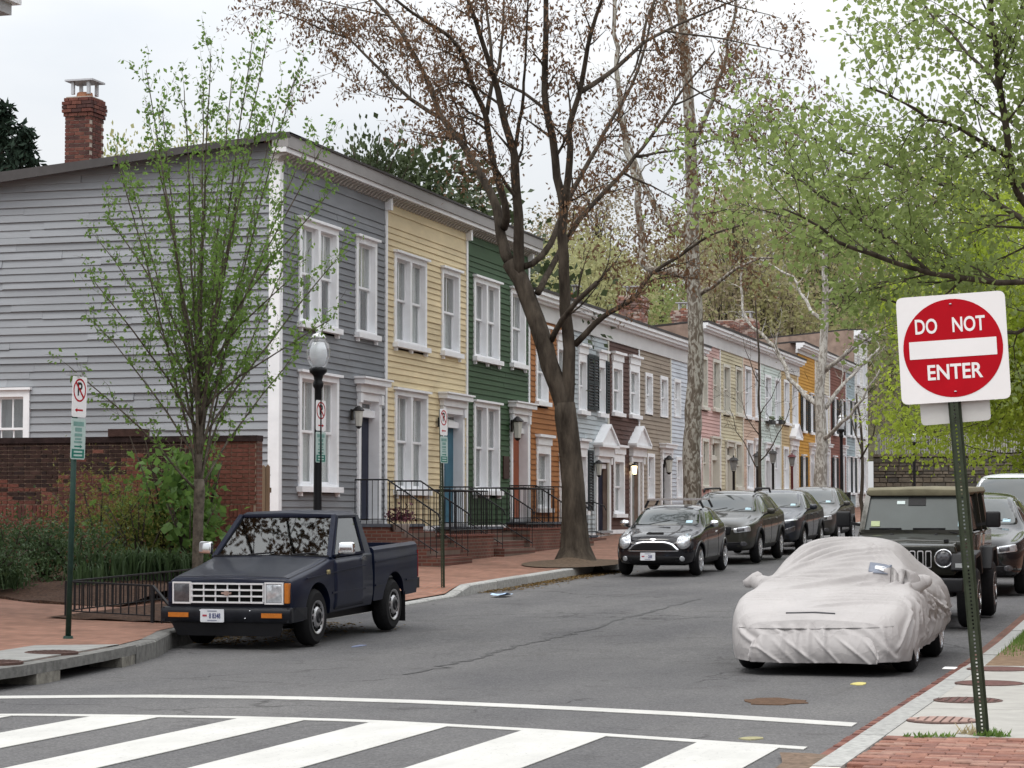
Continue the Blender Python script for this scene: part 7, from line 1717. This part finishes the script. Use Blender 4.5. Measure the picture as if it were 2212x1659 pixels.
# ---- young vase-shaped tree in the tree box ------------------------------------------
yb_ = Vector((-13.25, 29.0, lz(-13.25,29.0))); D1 = yb_.dot(Vector((-math.sin(AZ),math.cos(AZ),0)))
t = Tree(5); Q = lambda x, y, dd=0.: onD(x, y, D1+dd)
xb0 = 428
t.b.tube([Vector((yb_.x,yb_.y,yb_.z-.1)), Vector((yb_.x,yb_.y,yb_.z+.1)), Q(427,1228), Q(428,1130), Q(431,1060), Q(430,1035)], [.13,.10,.082,.075,.08,.075], 10)
t.limb([Q(430,1045),Q(431,950),Q(428,850),Q(434,740),Q(430,620),Q(437,480),Q(432,380)], .060, .008, 8, .008)
stems = [((150,792),940,-.5),((207,700),1000,.5),((205,610),960,-.7),((213,520),1010,.7),((236,470),930,.2),((250,335),1000,-.3),((283,390),900,.9),((316,152),960,.4),((330,300),1020,-.8),((352,250),880,.6),((398,195),950,-.4),((415,330),1020,.9),
         ((440,185),900,.2),((455,120),980,-.6),((500,175),930,.5),((545,88),960,-.2),((575,92),1000,.6),((560,260),880,-.9),((600,220),980,.3),((640,160),940,-.5),((655,330),1020,.7),((705,300),960,.2),((700,430),1000,-.6),((640,520),1030,.9),((728,560),1020,.3),((715,690),1040,-.3),((630,600),960,-.8),((640,760),1030,.6),((480,300),880,1.0),((520,420),1000,-1.)]
paths = []
for si, ((tx, ty), y0, dd) in enumerate(stems):
    dd *= 2.0; y0 = 1045-(si*67 % 300); y0 = max(y0, ty+180); x0 = 430+(tx-430)*.01
    mid = Q(430+(tx-430)*.30, y0-(y0-ty)*.30, dd*.35); mid2 = Q(430+(tx-430)*.64, y0-(y0-ty)*.66, dd*.75)
    pth, rr = t.limb([Q(x0,y0+20,0), mid, mid2, Q(tx,ty,dd)], .026 if abs(tx-430) < 160 else .019, .006, 6, .008); paths.append((pth,rr))
for pth, rr in paths: t.spray(pth, rr, .22, .62, 1, up=.35, ang=(.25,.65), start=.12, tipstep=.085, minr=.004, jit=.07)
ylf = leaf_mat('young_green_leaves', (.085,.165,.034), (.175,.285,.065), .45)
t.finish('young vase shaped tree with fresh green leaves in the fenced tree box', tuple(yb_), bark_y, ylf, .068, 3, .04, .35, .6)
# ---- mottled sycamore trunks -----------------------------------------------------------
def sycamore(X, x0, pts, r0, r1, mat, label, branches, seed):
    Y = onX(x0, 900, X).y; z0 = lz(X,Y); dpt = Vector((X,Y,0)).dot(Vector((-math.sin(AZ),math.cos(AZ),0))); t = Tree(seed); q = lambda x, y, dd=0.: onD(x,y,dpt+dd)
    t.limb([Vector((X,Y,z0-.2))]+[q(*p) for p in pts], r0, r1, 14, .015); L = []
    for br, a, b in branches:
        pth, rr = t.limb([q(*p) for p in br], a, b, 7, .03); L.append((pth,rr))
    for pth, rr in L: t.spray(pth, rr, .55, 1.5, 2, up=.15, start=.3, tipstep=.5, thin=.4, jit=.22)
    return t, (X,Y,z0)
t, bs = sycamore(-13.0, 1497, [(1496,1060),(1496,950),(1500,850),(1503,700),(1497,600),(1496,480),(1492,300),(1478,100),(1465,-60),(1455,-300)], .275, .10, syc, '', [
  ([(1496,600),(1450,585,.3),(1405,580,.5),(1390,560,.7),(1382,470,1),(1372,380,1.3),(1347,290,1.6),(1330,100,2),(1320,-60,2.4)],.13,.05), ([(1505,640),(1540,615,-.4),(1590,580,-.9),(1640,556,-1.4),(1680,560,-1.8)],.075,.02),
  ([(1497,520),(1440,480,.5),(1400,420,1),(1365,330,1.5),(1350,250,1.8)],.09,.03), ([(1492,330),(1530,240,-.8),(1570,120,-1.6),(1590,0,-2.2)],.08,.03), ([(1480,120),(1440,30,.8),(1410,-80,1.4)],.07,.03)], 9)
t.finish('mottled sycamore with patchy bark between the rows', bs, syc, leaf_mat('sparse_buds',(.12,.12,.05),(.2,.19,.08),.3), .09, 1, .1, .2, sel=lambda x,y,z: True)
t, bs = sycamore(-13.0, 1772, [(1772,1060),(1775,960),(1770,860),(1778,760),(1783,640),(1782,540),(1786,440),(1792,360),(1800,250)], .29, .015, syc_w, '', [
  ([(1772,880),(1740,850,.5),(1705,815,1),(1688,770,1.4),(1660,735,1.8),(1612,690,2.2),(1600,640,2.5),(1606,560,2.8)],.11,.03), ([(1780,800),(1820,770,-.6),(1865,735,-1.2),(1905,712,-1.7),(1930,705,-2.0)],.10,.03), ([(1785,880),(1830,820,.8),(1880,770,1.4),(1900,752,1.7)],.09,.03),
  ([(1772,950),(1810,925,-.8),(1850,880,-1.5),(1875,840,-1.9),(1905,790,-2.3)],.09,.025), ([(1782,700),(1740,650,.8),(1710,600,1.5),(1660,570,2.1),(1620,555,2.5)],.08,.02), ([(1785,640),(1830,600,-.7),(1870,640,-1.2)],.07,.02), ([(1783,560),(1740,520,.6),(1700,500,1.1),(1675,440,1.5)],.06,.02), ([(1786,480),(1830,440,-.6),(1850,380,-1)],.06,.02)], 10)
t.finish('pale sycamore with twisted white branches near the street end', bs, syc_w, leaf_mat('sparse_buds',(.12,.12,.05),(.2,.19,.08),.3), .1, 1, .1)
t, bs = sycamore(-13.1, 1642, [(1642,1060),(1641,950),(1640,850),(1638,760),(1634,690),(1632,640)], .07, .02, bark, '', [([(1641,1020),(1620,980,.3),(1590,930,.8),(1575,880,1)],.025,.008), ([(1641,1000),(1668,960,-.3),(1700,900,-.8),(1705,870,-1)],.025,.008), ([(1640,900),(1665,860,-.4),(1690,810,-.8)],.02,.006), ([(1639,830),(1618,780,.4),(1605,730,.8)],.02,.006), ([(1641,940),(1610,900,.4),(1600,850,.7)],.02,.006)], 14)
t.finish('thin bare young tree before the salmon house', bs, bark)
t, bs = sycamore(-11.6, 1862, [(1862,1060),(1863,1000),(1862,950),(1858,900),(1850,850)], .09, .03, bark, '', [([(1862,980),(1845,930,.5),(1838,880,.9)],.04,.012), ([(1862,990),(1885,940,-.5),(1890,900,-.9)],.04,.012)], 15)
t.finish('small bare tree before the white end house', bs, bark)
# ---- trees of the right pavement: trunks stand outside the picture ---------------------
def right_tree(base, lean, label, leaf, size, seed, limbs_, per, spread, every, length, tipstep):
    t = Tree(seed); b = Vector(base)
    L = []
    for pts, a, c in limbs_:
        pth, rr = t.limb(pts, a*(.55 if L else 1), c*.8, 8, .01); L.append((pth,rr))
    for pth, rr in L[1:]: t.spray(pth, rr, every, length, 2, up=.12, start=.05, tipstep=tipstep)
    return t.finish(label, base, bark, leaf, size, per, spread, .35, .75, group='trees on the right pavement', name='street_tree')
lg = leaf_mat('maple_leaves', (.135,.190,.055), (.255,.325,.110), .5); yg = leaf_mat('yellow_green_leaves', (.20,.27,.028), (.35,.43,.060), .5)
R = lambda x, y, d: onD(x, y, d)
b0 = Vector((-.55, 26.2, rgz(-.55,26.2)))
right_tree(tuple(b0), 0, 'leafy maple leaning in from the right pavement', lg, .072, 41, [
  ([b0-Vector((0,0,.2)), b0+Vector((0,0,1.6)), R(2390,700,25.5), R(2310,560,25.3)], .21, .15),
  ([R(2310,560,25.3),R(2200,420,25),R(2181,350,24.8),R(2163,187,24.5),R(2147,90,24.2),R(2138,-20,24),R(2130,-250,23.6)], .09, .03),
  ([R(2310,560,25.3),R(2200,470,25.5),R(2120,420,25.9),R(2000,390,26.3),R(1900,350,26.8),R(1830,330,27.2),R(1730,290,27.6)], .07, .015),
  ([R(2320,600,25.3),R(2160,610,25),R(2010,590,24.6),R(1878,550,24.2),R(1808,520,23.9),R(1770,490,23.6),R(1690,450,23.3)], .075, .012),
  ([R(2010,590,24.6),R(1910,510,25.2),R(1828,455,25.6),R(1768,420,26),R(1721,383,26.3),R(1640,340,26.8),R(1560,300,27.2)], .05, .010),
  ([R(2178,340,24.8),R(2075,280,24.2),R(2008,257,23.9),R(1975,233,23.6),R(1880,190,23.2)], .05, .012),
  ([R(2165,200,24.5),R(2090,110,25),R(2020,40,25.4),R(1960,-40,25.8)], .045, .012),
  ([R(2200,430,25),R(2260,250,25.6),R(2290,80,26),R(2280,-100,26.4)], .06, .02),
  ([R(2320,640,25.3),R(2200,720,25.8),R(2060,700,26.3),R(1930,650,26.8),R(1850,640,27.1)], .055, .010),
  ([R(2000,395,26.3),R(1900,450,26.9),R(1800,480,27.4),R(1700,470,27.8),R(1600,440,28.2)], .035, .008)], 8, .15, .20, 1.15, .15)
b1 = Vector((-.7, 57.5, rgz(-.7,57.5)))
right_tree(tuple(b1), 0, 'yellow green tree farther along the right pavement', yg, .115, 43, [
  ([b1-Vector((0,0,.2)), b1+Vector((0,0,2.0)), R(2420,880,56), R(2380,800,56)], .20, .14),
  ([R(2380,800,56),R(2260,760,55.5),R(2160,640,55),R(2110,540,54.6),R(2080,440,54.3)], .10, .02), ([R(2380,800,56),R(2300,640,56.5),R(2230,500,57),R(2190,400,57.4)], .10, .03), ([R(2380,810,56),R(2250,840,55),R(2120,800,54.2),R(2010,720,53.6),R(1950,640,53.2)], .08, .015),
  ([R(2380,820,56),R(2280,900,56.6),R(2190,900,57.2),R(2090,870,57.8),R(2000,850,58.4)], .06, .012), ([R(2160,640,55),R(2060,590,55.8),R(1990,560,56.4)], .05, .012), ([R(2230,760,55.5),R(2160,780,54),R(2080,740,53),R(2030,690,52.2)], .05, .012), ([R(2400,850,56),R(2250,700,58),R(2150,700,59),R(2050,780,60)], .06, .012), ([R(2400,900,56),R(2280,960,57),R(2180,980,58),R(2080,960,59),R(1990,920,60)], .05, .010), ([R(2400,860,56),R(2300,700,54),R(2240,560,53),R(2200,470,52)], .07, .02), ([R(2260,900,56),R(2200,820,55),R(2140,900,54),R(2060,930,53)], .04, .01)], 7, .26, .36, 1.8, .20)
# ---- background woods ---------------------------------------------------------------------
hill = MB().grid(lambda X, Y: (X, Y, zwt-.25 + 21*sstep(128,230,Y) + 4*math.sin(X*.03)*sstep(140,200,Y)+ (1.5*sstep(-20,-60,X) if False else 0)), ys(-140,90,10), [127.7,130,135,142,150,160,172,185,200,220,240,300])
setp(fixn(hill.build('hill', M('hill_floor',(.085,.075,.045),.95,.4,.5,col2=(.14,.13,.07)))), kind='structure')
def hz(X, Y): return zwt-.25 + 21*sstep(128,230,Y) + 4*math.sin(X*.03)*sstep(140,200,Y) if Y > 127.7 else rz(Y)
def proto_tree(seed, h, cr, mat, size, n_cl, per, bare=False, low=.30):
    """tree mesh pair (trunk with limbs, crown) standing at the origin"""
    r = random.Random(seed); t = Tree(seed); top = Vector((r.uniform(-.6,.6),r.uniform(-.6,.6),h*.9))
    pth, rr = t.limb([(0,0,-.5),(r.uniform(-.2,.2),r.uniform(-.2,.2),h*.3),top*.62+Vector((r.uniform(-.4,.4),0,0)),top], h*.020+.06, .03, 7, .03)
    cl = []
    for i in range(n_cl):
        a = r.random()*6.283; z = h*(low+(1-low)*r.random()**.8); u = (z/h-low)/(1-low); rad_ = cr*math.sin(math.pi*min(1,.16+.80*u))*r.uniform(.35,1.0)
        p = Vector((rad_*math.cos(a),rad_*math.sin(a),z)); st = pth[min(len(pth)-1,int(len(pth)*min(.95,max(.15,(z/h)*.75))))]
        t.limb([st, st.lerp(p,.5)+Vector((0,0,.1*cr)), p], .05 if not bare else .06, .012, 4, .03); cl.append(p)
    g = np.random.default_rng(seed); C = np.repeat(np.array([tuple(c) for c in cl]), per, 0); sig = cr*.17
    P = C + g.normal(size=C.shape)*np.array([sig,sig,sig*.75])
    return t.b.mesh('trunk', bark, True), leaf_mesh('crown', P, size, mat, seed, .15, .8)
wl_ = [leaf_mat('wood_olive',(.18,.172,.07),(.30,.285,.13),.35,scale=.6), leaf_mat('wood_green',(.14,.18,.055),(.24,.285,.10),.35,scale=.6), leaf_mat('wood_brown',(.20,.16,.10),(.30,.25,.16),.3,scale=.6), leaf_mat('wood_pale',(.24,.245,.11),(.38,.38,.19),.4,scale=.6), leaf_mat('evergreen',(.030,.046,.022),(.075,.10,.042),.15,scale=.8), leaf_mat('wood_lime',(.17,.21,.04),(.29,.34,.09),.4,scale=.6)]
PR = [proto_tree(100+i, 15, 5.0, wl_[k], .22, 60, pr) for i, (k, pr) in enumerate(((0,75),(1,80),(2,45),(3,55),(1,70),(0,60),(5,80),(2,50)))]
def bgtree(k, X, Y, h, label, group='wooded hillside trees', z=None, wid=1.):
    z = hz(X,Y) if z is None else z; T = thing('tree', label, 'tree', (X,Y,z), (0,0,random.uniform(0,6.28)), group); s = h/15
    for nm, me in zip(('trunk','crown'), PR[k]):
        o = link(nm, me, T, (0,0,0), None, (s*wid,s*wid,s), world=False)
        if nm == 'crown': setp(o, kind='stuff')
    return T
random.seed(99)
kinds = ['olive green','leafy green','rusty brown','pale spring green','fresh green','dull olive','lime green','tawny brown']
WOOD = thing('woodland', 'wooded hillside of olive and brown spring trees beyond the houses', 'woodland', (-25,150,hz(-25,150)))
WOOD['kind'] = 'stuff'
acc = {}
for i in range(68):
    row = i % 4; Y = [134,148,165,188][row]+random.uniform(-5,5); X = -66+ (i//4)*5.2+random.uniform(-2.2,2.2)+row*1.3
    k = random.choice([0,1,2,0,4,5,7,2,7]); h = random.uniform(10,15.5) if row else random.uniform(8,12); s_ = h/15; a = random.uniform(0,6.28); z = hz(X,Y)
    for part_, me in zip((0,1), PR[k]):
        n = len(me.vertices); co = np.empty(n*3, np.float32); me.vertices.foreach_get('co', co); co = co.reshape(-1,3)*np.array([s_*1.15,s_*1.15,s_]); c_, q_ = math.cos(a), math.sin(a)
        V = np.stack([co[:,0]*c_-co[:,1]*q_+X, co[:,0]*q_+co[:,1]*c_+Y, co[:,2]+z],1)
        F = np.array([tuple(p.vertices) if len(p.vertices) == 4 else tuple(p.vertices)[:3]+(p.vertices[2],) for p in me.polygons if len(p.vertices) in (3,4)], np.int32) if part_ == 0 else np.arange(n, dtype=np.int32).reshape(-1,4)
        acc.setdefault((part_, me.materials[0].name), []).append((V,F))
for (part_, mn), lst in acc.items():
    off = 0; Vs, Fs = [], []
    for V, F in lst: Vs.append(V); Fs.append(F+off); off += len(V)
    setp(link('trunks' if part_ == 0 else 'foliage', npmesh('woodland', np.concatenate(Vs), np.concatenate(Fs), bpy.data.materials[mn]), WOOD), kind='stuff')
# a bushy edge along the top of the stone wall
for i, lab in enumerate(('low green tree behind the left end of the picket fence','olive tree behind the picket fence by the far globe lamp','lime green tree behind the picket fence right of the far lamp','leafy tree behind the fence hidden by the sign plate')): bgtree([1,0,6,4][i], -14+i*3.3, 130.8, [6,7,7.5,6.5][i], lab, 'trees behind the picket fence', wid=1.3)
# trees behind the first roofs
def behind(x, ytop, Y, h, k, label, wid=1.):
    p = onY(x, ytop, Y); return bgtree(k, p.x, Y, h, label, 'trees behind the roofs', z=p.z-h*1.13, wid=wid*.85)
for x, yt, Y, h, k, w, lab in ((255,235,75,15,3,.8,'pale spring green tree just right of the tall chimney'),(300,262,80,14,3,.8,'second pale spring green tree right of the tall chimney'),(412,222,78,15,3,.75,'pale spring green tree behind the young tree top'),(455,240,84,14,3,.8,'rightmost pale spring green tree above the gable roof'),
   (1180,470,98,16,3,1.,'pale green tree behind the right end of the first roof'),(1240,430,104,18,3,1.1,'tall pale green tree seen between the stems of the forked tree'),(1295,470,110,16,0,1.1,'olive tree right of the forked tree stems'),(1350,560,112,13,4,1.1,'fresh green tree left of the wide weathered chimney'),(1420,560,118,13,1,1.1,'green tree between the wide chimney and the mottled trunk'),
   (1590,330,140,17,3,1.0,'tall pale tree high right of the mottled trunk'),(1690,300,143,18,3,1.0,'tallest pale spring tree above the thin bare tree'),(1790,340,140,17,0,1.0,'tall olive tree above the white sycamore'),
   (1560,520,124,15,2,1.2,'rusty brown tree right of the mottled trunk'),(1640,500,124,16,0,1.2,'olive tree above the thin bare tree'),(1700,520,126,15,7,1.1,'tawny tree left of the white sycamore')): behind(x, yt, Y, h, k, lab, w)
ev = proto_tree(201, 10, 4.4, wl_[4], .20, 70, 170, low=.2)
p = onY(905, 292, 62); T = thing('evergreen_tree', 'dark broadleaf evergreen behind the yellow house roof', 'tree', (p.x,62,p.z-11.7), group='trees behind the roofs')
link('trunk', ev[0], T, world=False); setp(link('crown', ev[1], T, (0,0,0), None, (1.05,1.05,1.05), world=False), kind='stuff')
p = onY(810, 278, 60); T = thing('evergreen_tree', 'smaller dark evergreen clump left of the broadleaf evergreen', 'tree', (p.x,60,p.z-10.0), group='trees behind the roofs')
link('trunk', ev[0], T, world=False); setp(link('crown', ev[1], T, (0,0,0), (0,0,1.9), (.55,.55,.9), world=False), kind='stuff')
# dark conifer at the left picture edge
def conifer(x, ytop, Y, h, rad0, seed, label):
    r = random.Random(seed); p = onY(x,ytop,Y); b = MB(); b.tube([(0,0,-1),(0,0,h)],[.25,.02],8); P = []
    for i in range(46):
        z = h*(.1+.9*i/46); R_ = rad0*(1-z/h)**.8+.15
        for k in range(8):
            a = r.random()*6.283; l = R_*r.uniform(.6,1.1)
            b.tube([(0,0,z),(l*.6*math.cos(a),l*.6*math.sin(a),z-.05*l),(l*math.cos(a),l*math.sin(a),z-.18*l)],[.03,.02,.006],3,False)
            for j in range(16): u = r.uniform(.2,1.05); P.append((l*u*math.cos(a)+r.gauss(0,.1),l*u*math.sin(a)+r.gauss(0,.1),z-.16*l*u*u+r.gauss(0,.08)))
    T = thing('conifer', label, 'tree', (p.x,Y,p.z-h), group='trees behind the roofs'); b.build('trunk', bark, T, world=False)
    setp(link('crown', leaf_mesh('crown', P, .30, M('conifer_needles',(.010,.022,.014),.8,.3,3,col2=(.022,.042,.026)), seed, .3, .35), T, world=False), kind='stuff')
conifer(6, 215, 70, 14, 3.0, 3, 'dark conifer at the left picture edge above the roof'); conifer(48, 268, 66, 12, 2.4, 4, 'second dark conifer right of the edge one')
# ---- garden plants ---------------------------------------------------------------------------
def shrub(x, y, Y, rx, ry, hh, n, size, mat, label, seed, aspect=.6, droop=.15, stems=True, cat='shrub', name='shrub', shell=.55):
    p = onY(x, y, Y); zb_ = bedz(p.x, Y); T = thing(name, label, cat, (p.x,Y,zb_), group='garden plants before the brick wall'); g = np.random.default_rng(seed)
    if stems:
        b = MB(); r = random.Random(seed)
        for k in range(9):
            a = r.random()*6.283; b.tube([(0,0,-.05),(.35*rx*math.cos(a),.35*ry*math.sin(a),hh*.5),(.75*rx*math.cos(a),.75*ry*math.sin(a),hh*.85)],[.025,.016,.006],5)
        b.build('stems', bark, T, True, world=False)
    # leaves gather in clumps over an uneven dome
    nc = max(14, n//60); th = g.random(nc)*6.283; ph = g.random(nc)**.7; rr_ = shell+(1-shell)*g.random(nc)
    C = np.stack([rx*np.cos(th)*np.sqrt(1-ph**2)*rr_, ry*np.sin(th)*np.sqrt(1-ph**2)*rr_, hh*(.12+.86*ph*rr_)],1); idx = g.integers(0,nc,n); sg = .22*min(rx,hh)
    Pp = C[idx]+g.normal(size=(n,3))*sg; Pp[:,2] = np.maximum(Pp[:,2],.02)
    setp(link('foliage', leaf_mesh('foliage', Pp, size, mat, seed, droop, aspect), T, world=False), kind='stuff'); return T
hedge = leaf_mat('hedge_leaves',(.034,.066,.026),(.080,.13,.050),.18); hyd = leaf_mat('hydrangea_leaves',(.052,.115,.025),(.125,.215,.052),.40); nan = leaf_mat('feathery_leaves',(.10,.115,.025),(.19,.19,.045),.35); rusty = leaf_mat('rusty_leaves',(.10,.075,.03),(.17,.125,.05),.35); iris = leaf_mat('iris_leaves',(.036,.070,.028),(.075,.12,.050),.25)
shrub(20,1250,31.6,1.15,.9,.95,2600,.055,hedge,'dark clipped hedge mound at the left picture edge',1); shrub(95,1240,32.3,.95,.8,.85,2200,.055,hedge,'dark hedge mound just left of the parking sign pole',2); shrub(168,1240,32.0,.85,.8,.80,2000,.055,hedge,'dark round shrub right of the parking sign pole',3)
shrub(-25,1290,30.2,.8,.6,.7,1200,.075,hedge,'loose dark plant at the bed corner by the picture edge',4,.3)
shrub(215,1150,33.7,1.25,.6,1.55,2600,.06,nan,'feathery yellow green shrub before the dark wall',5,.35); shrub(300,1170,33.5,1.0,.6,1.35,2000,.055,nan,'second feathery shrub left of the young tree trunk',6,.35); shrub(310,1120,34.3,1.0,.35,1.75,350,.055,nan,'sparse twiggy shrub against the brick wall',7,.4)
shrub(365,1080,34.0,1.15,.6,2.65,1000,.15,hyd,'tall bright green large leaved shrub behind the young tree',8,.75,.25,shell=.35); shrub(432,1100,34.1,.5,.4,2.2,330,.14,hyd,'bright green shrub at the right end of the brick wall',9,.75,.25,shell=.35); shrub(410,1160,33.4,.6,.5,1.4,420,.14,hyd,'lower leafy shrub beside the young tree trunk',12,.75,.25)
def blades(x, y, Y, w, n, h, mat, label, seed):
    p = onY(x,y,Y); T = thing('iris_clump', label, 'plant', (p.x,Y,bedz(p.x,Y)), group='garden plants before the brick wall'); r = random.Random(seed); b = MB()
    for i in range(n):
        x0, y0 = r.gauss(0,w*.45), r.gauss(0,.22); a = r.random()*6.283; l = h*r.uniform(.6,1.1); ln = r.uniform(.15,.75); wd = .012
        p0 = Vector((x0,y0,0)); d = Vector((math.cos(a),math.sin(a),0)); p1 = p0+d*ln*l*.3+Vector((0,0,l*.65)); p2 = p0+d*ln*l+Vector((0,0,l*(1-.5*ln))); s_ = Vector((-d.y,d.x,0))*wd
        b.add([p0-s_,p0+s_,p1+s_,p1-s_,p2],[(0,1,2,3),(3,2,4)])
    setp(b.build('blades', mat, T, world=False), kind='stuff')
for i, (x, Y, w, n, h) in enumerate(((225,31.8,.5,160,.62),(275,32.4,.5,160,.60),(325,32.6,.5,170,.62),(372,32.8,.5,170,.60),(415,33.0,.45,150,.60),(5,30.3,.4,120,.62),(188,30.9,.25,60,.42))):
    blades(x, 1250, Y, w, n, h, iris, ['iris clump right of the round shrub','second iris clump along the bed','third iris clump along the bed','fourth iris clump left of the tree trunk','iris clump right of the tree trunk','iris clump at the picture edge','pale low iris tuft at the bed corner'][i], i)
# grass tufts on the right
grass_m = leaf_mat('grass_blades',(.07,.13,.025),(.14,.23,.05),.3); b = MB(); r = random.Random(8)
for i in range(9000):
    X = -1.99+abs(r.gauss(0,.6)); Y = 27.2+r.gauss(0,1.3)
    if X > 2.6 or Y < 23.8 : continue
    a = r.random()*6.283; l = r.uniform(.03,.085); z = rgz(X,Y)+.0; d = Vector((math.cos(a)*.4,math.sin(a)*.4,1)); s_ = Vector((-math.sin(a),math.cos(a),0))*.008; p0 = Vector((X,Y,z)); b.add([p0-s_,p0+s_,p0+d*l],[(0,1,2)])
setp(b.build('grass', grass_m), 'green grass patch in the soil strip beyond the sign', 'grass', kind='stuff')
def tuft(x, y, n, h, w, label, mat, seed):
    p = onG(x,y,.16); b = MB(); r = random.Random(seed)
    for i in range(n):
        a = r.random()*6.283; q = Vector((r.gauss(0,w),r.gauss(0,w*.7),0)); l = h*r.uniform(.4,1); d = Vector((math.cos(a)*.8,math.sin(a)*.8,1)); s_ = Vector((-math.sin(a),math.cos(a),0))*.012; b.add([q-s_,q+s_,q+d*l],[(0,1,2)])
    o = b.build('weed_tuft', mat, None); o.location = (p.x,p.y,rgz(p.x,p.y)); setp(o, label, 'weed', 'weeds in the pavement joint', 'stuff')
tuft(2146,1590,70,.06,.05,'green weed tuft at the foot of the sign post',grass_m,1); tuft(2098,1585,36,.08,.05,'pale dry weed just left of the sign post foot',leaf_mat('dry_grass',(.30,.26,.16),(.42,.36,.22),.3),2); tuft(1976,1590,26,.04,.05,'small weed in the joint left of the post',grass_m,3); tuft(2040,1590,20,.04,.04,'smallest weed in the joint midway to the post',grass_m,4)


# ---- street tree left of the picture: its canopy hangs over the pickup and mirrors in the windscreens
b2_ = Vector((-12.9, 20.2, lz(-12.9,20.2))); t = Tree(77)
t.limb([b2_-Vector((0,0,.2)), b2_+Vector((0,0,3.5)), b2_+Vector((-.3,.3,7.4))], .22, .15, 10, .01); L = []
for k in range(13):
    a = 2*math.pi*k/13+.3; p0 = b2_+Vector((-.3,.3,6.9+.05*k)); f_ = .6+.4*(k % 3)/2; e = Vector((math.cos(a)*4.6*f_-1.4, math.sin(a)*4.4*f_+5.2, 4.2+1.2*math.sin(3*a)))
    pth, rr = t.limb([p0, p0+e*.35+Vector((0,0,1.3)), p0+e*.75+Vector((0,0,1.0)), p0+e], .085, .015, 7, .02); L.append((pth,rr))
for pth, rr in L: t.spray(pth, rr, .32, 1.6, 2, up=.30, start=.25, tipstep=.22)
t.finish('street tree on the left pavement just outside the picture', tuple(b2_), bark, brown, .11, 8, .16, .3, .6, sel=lambda x,y,z: z > 8.4+.23*max(0,(-.2877*x+.9577*y)-28))
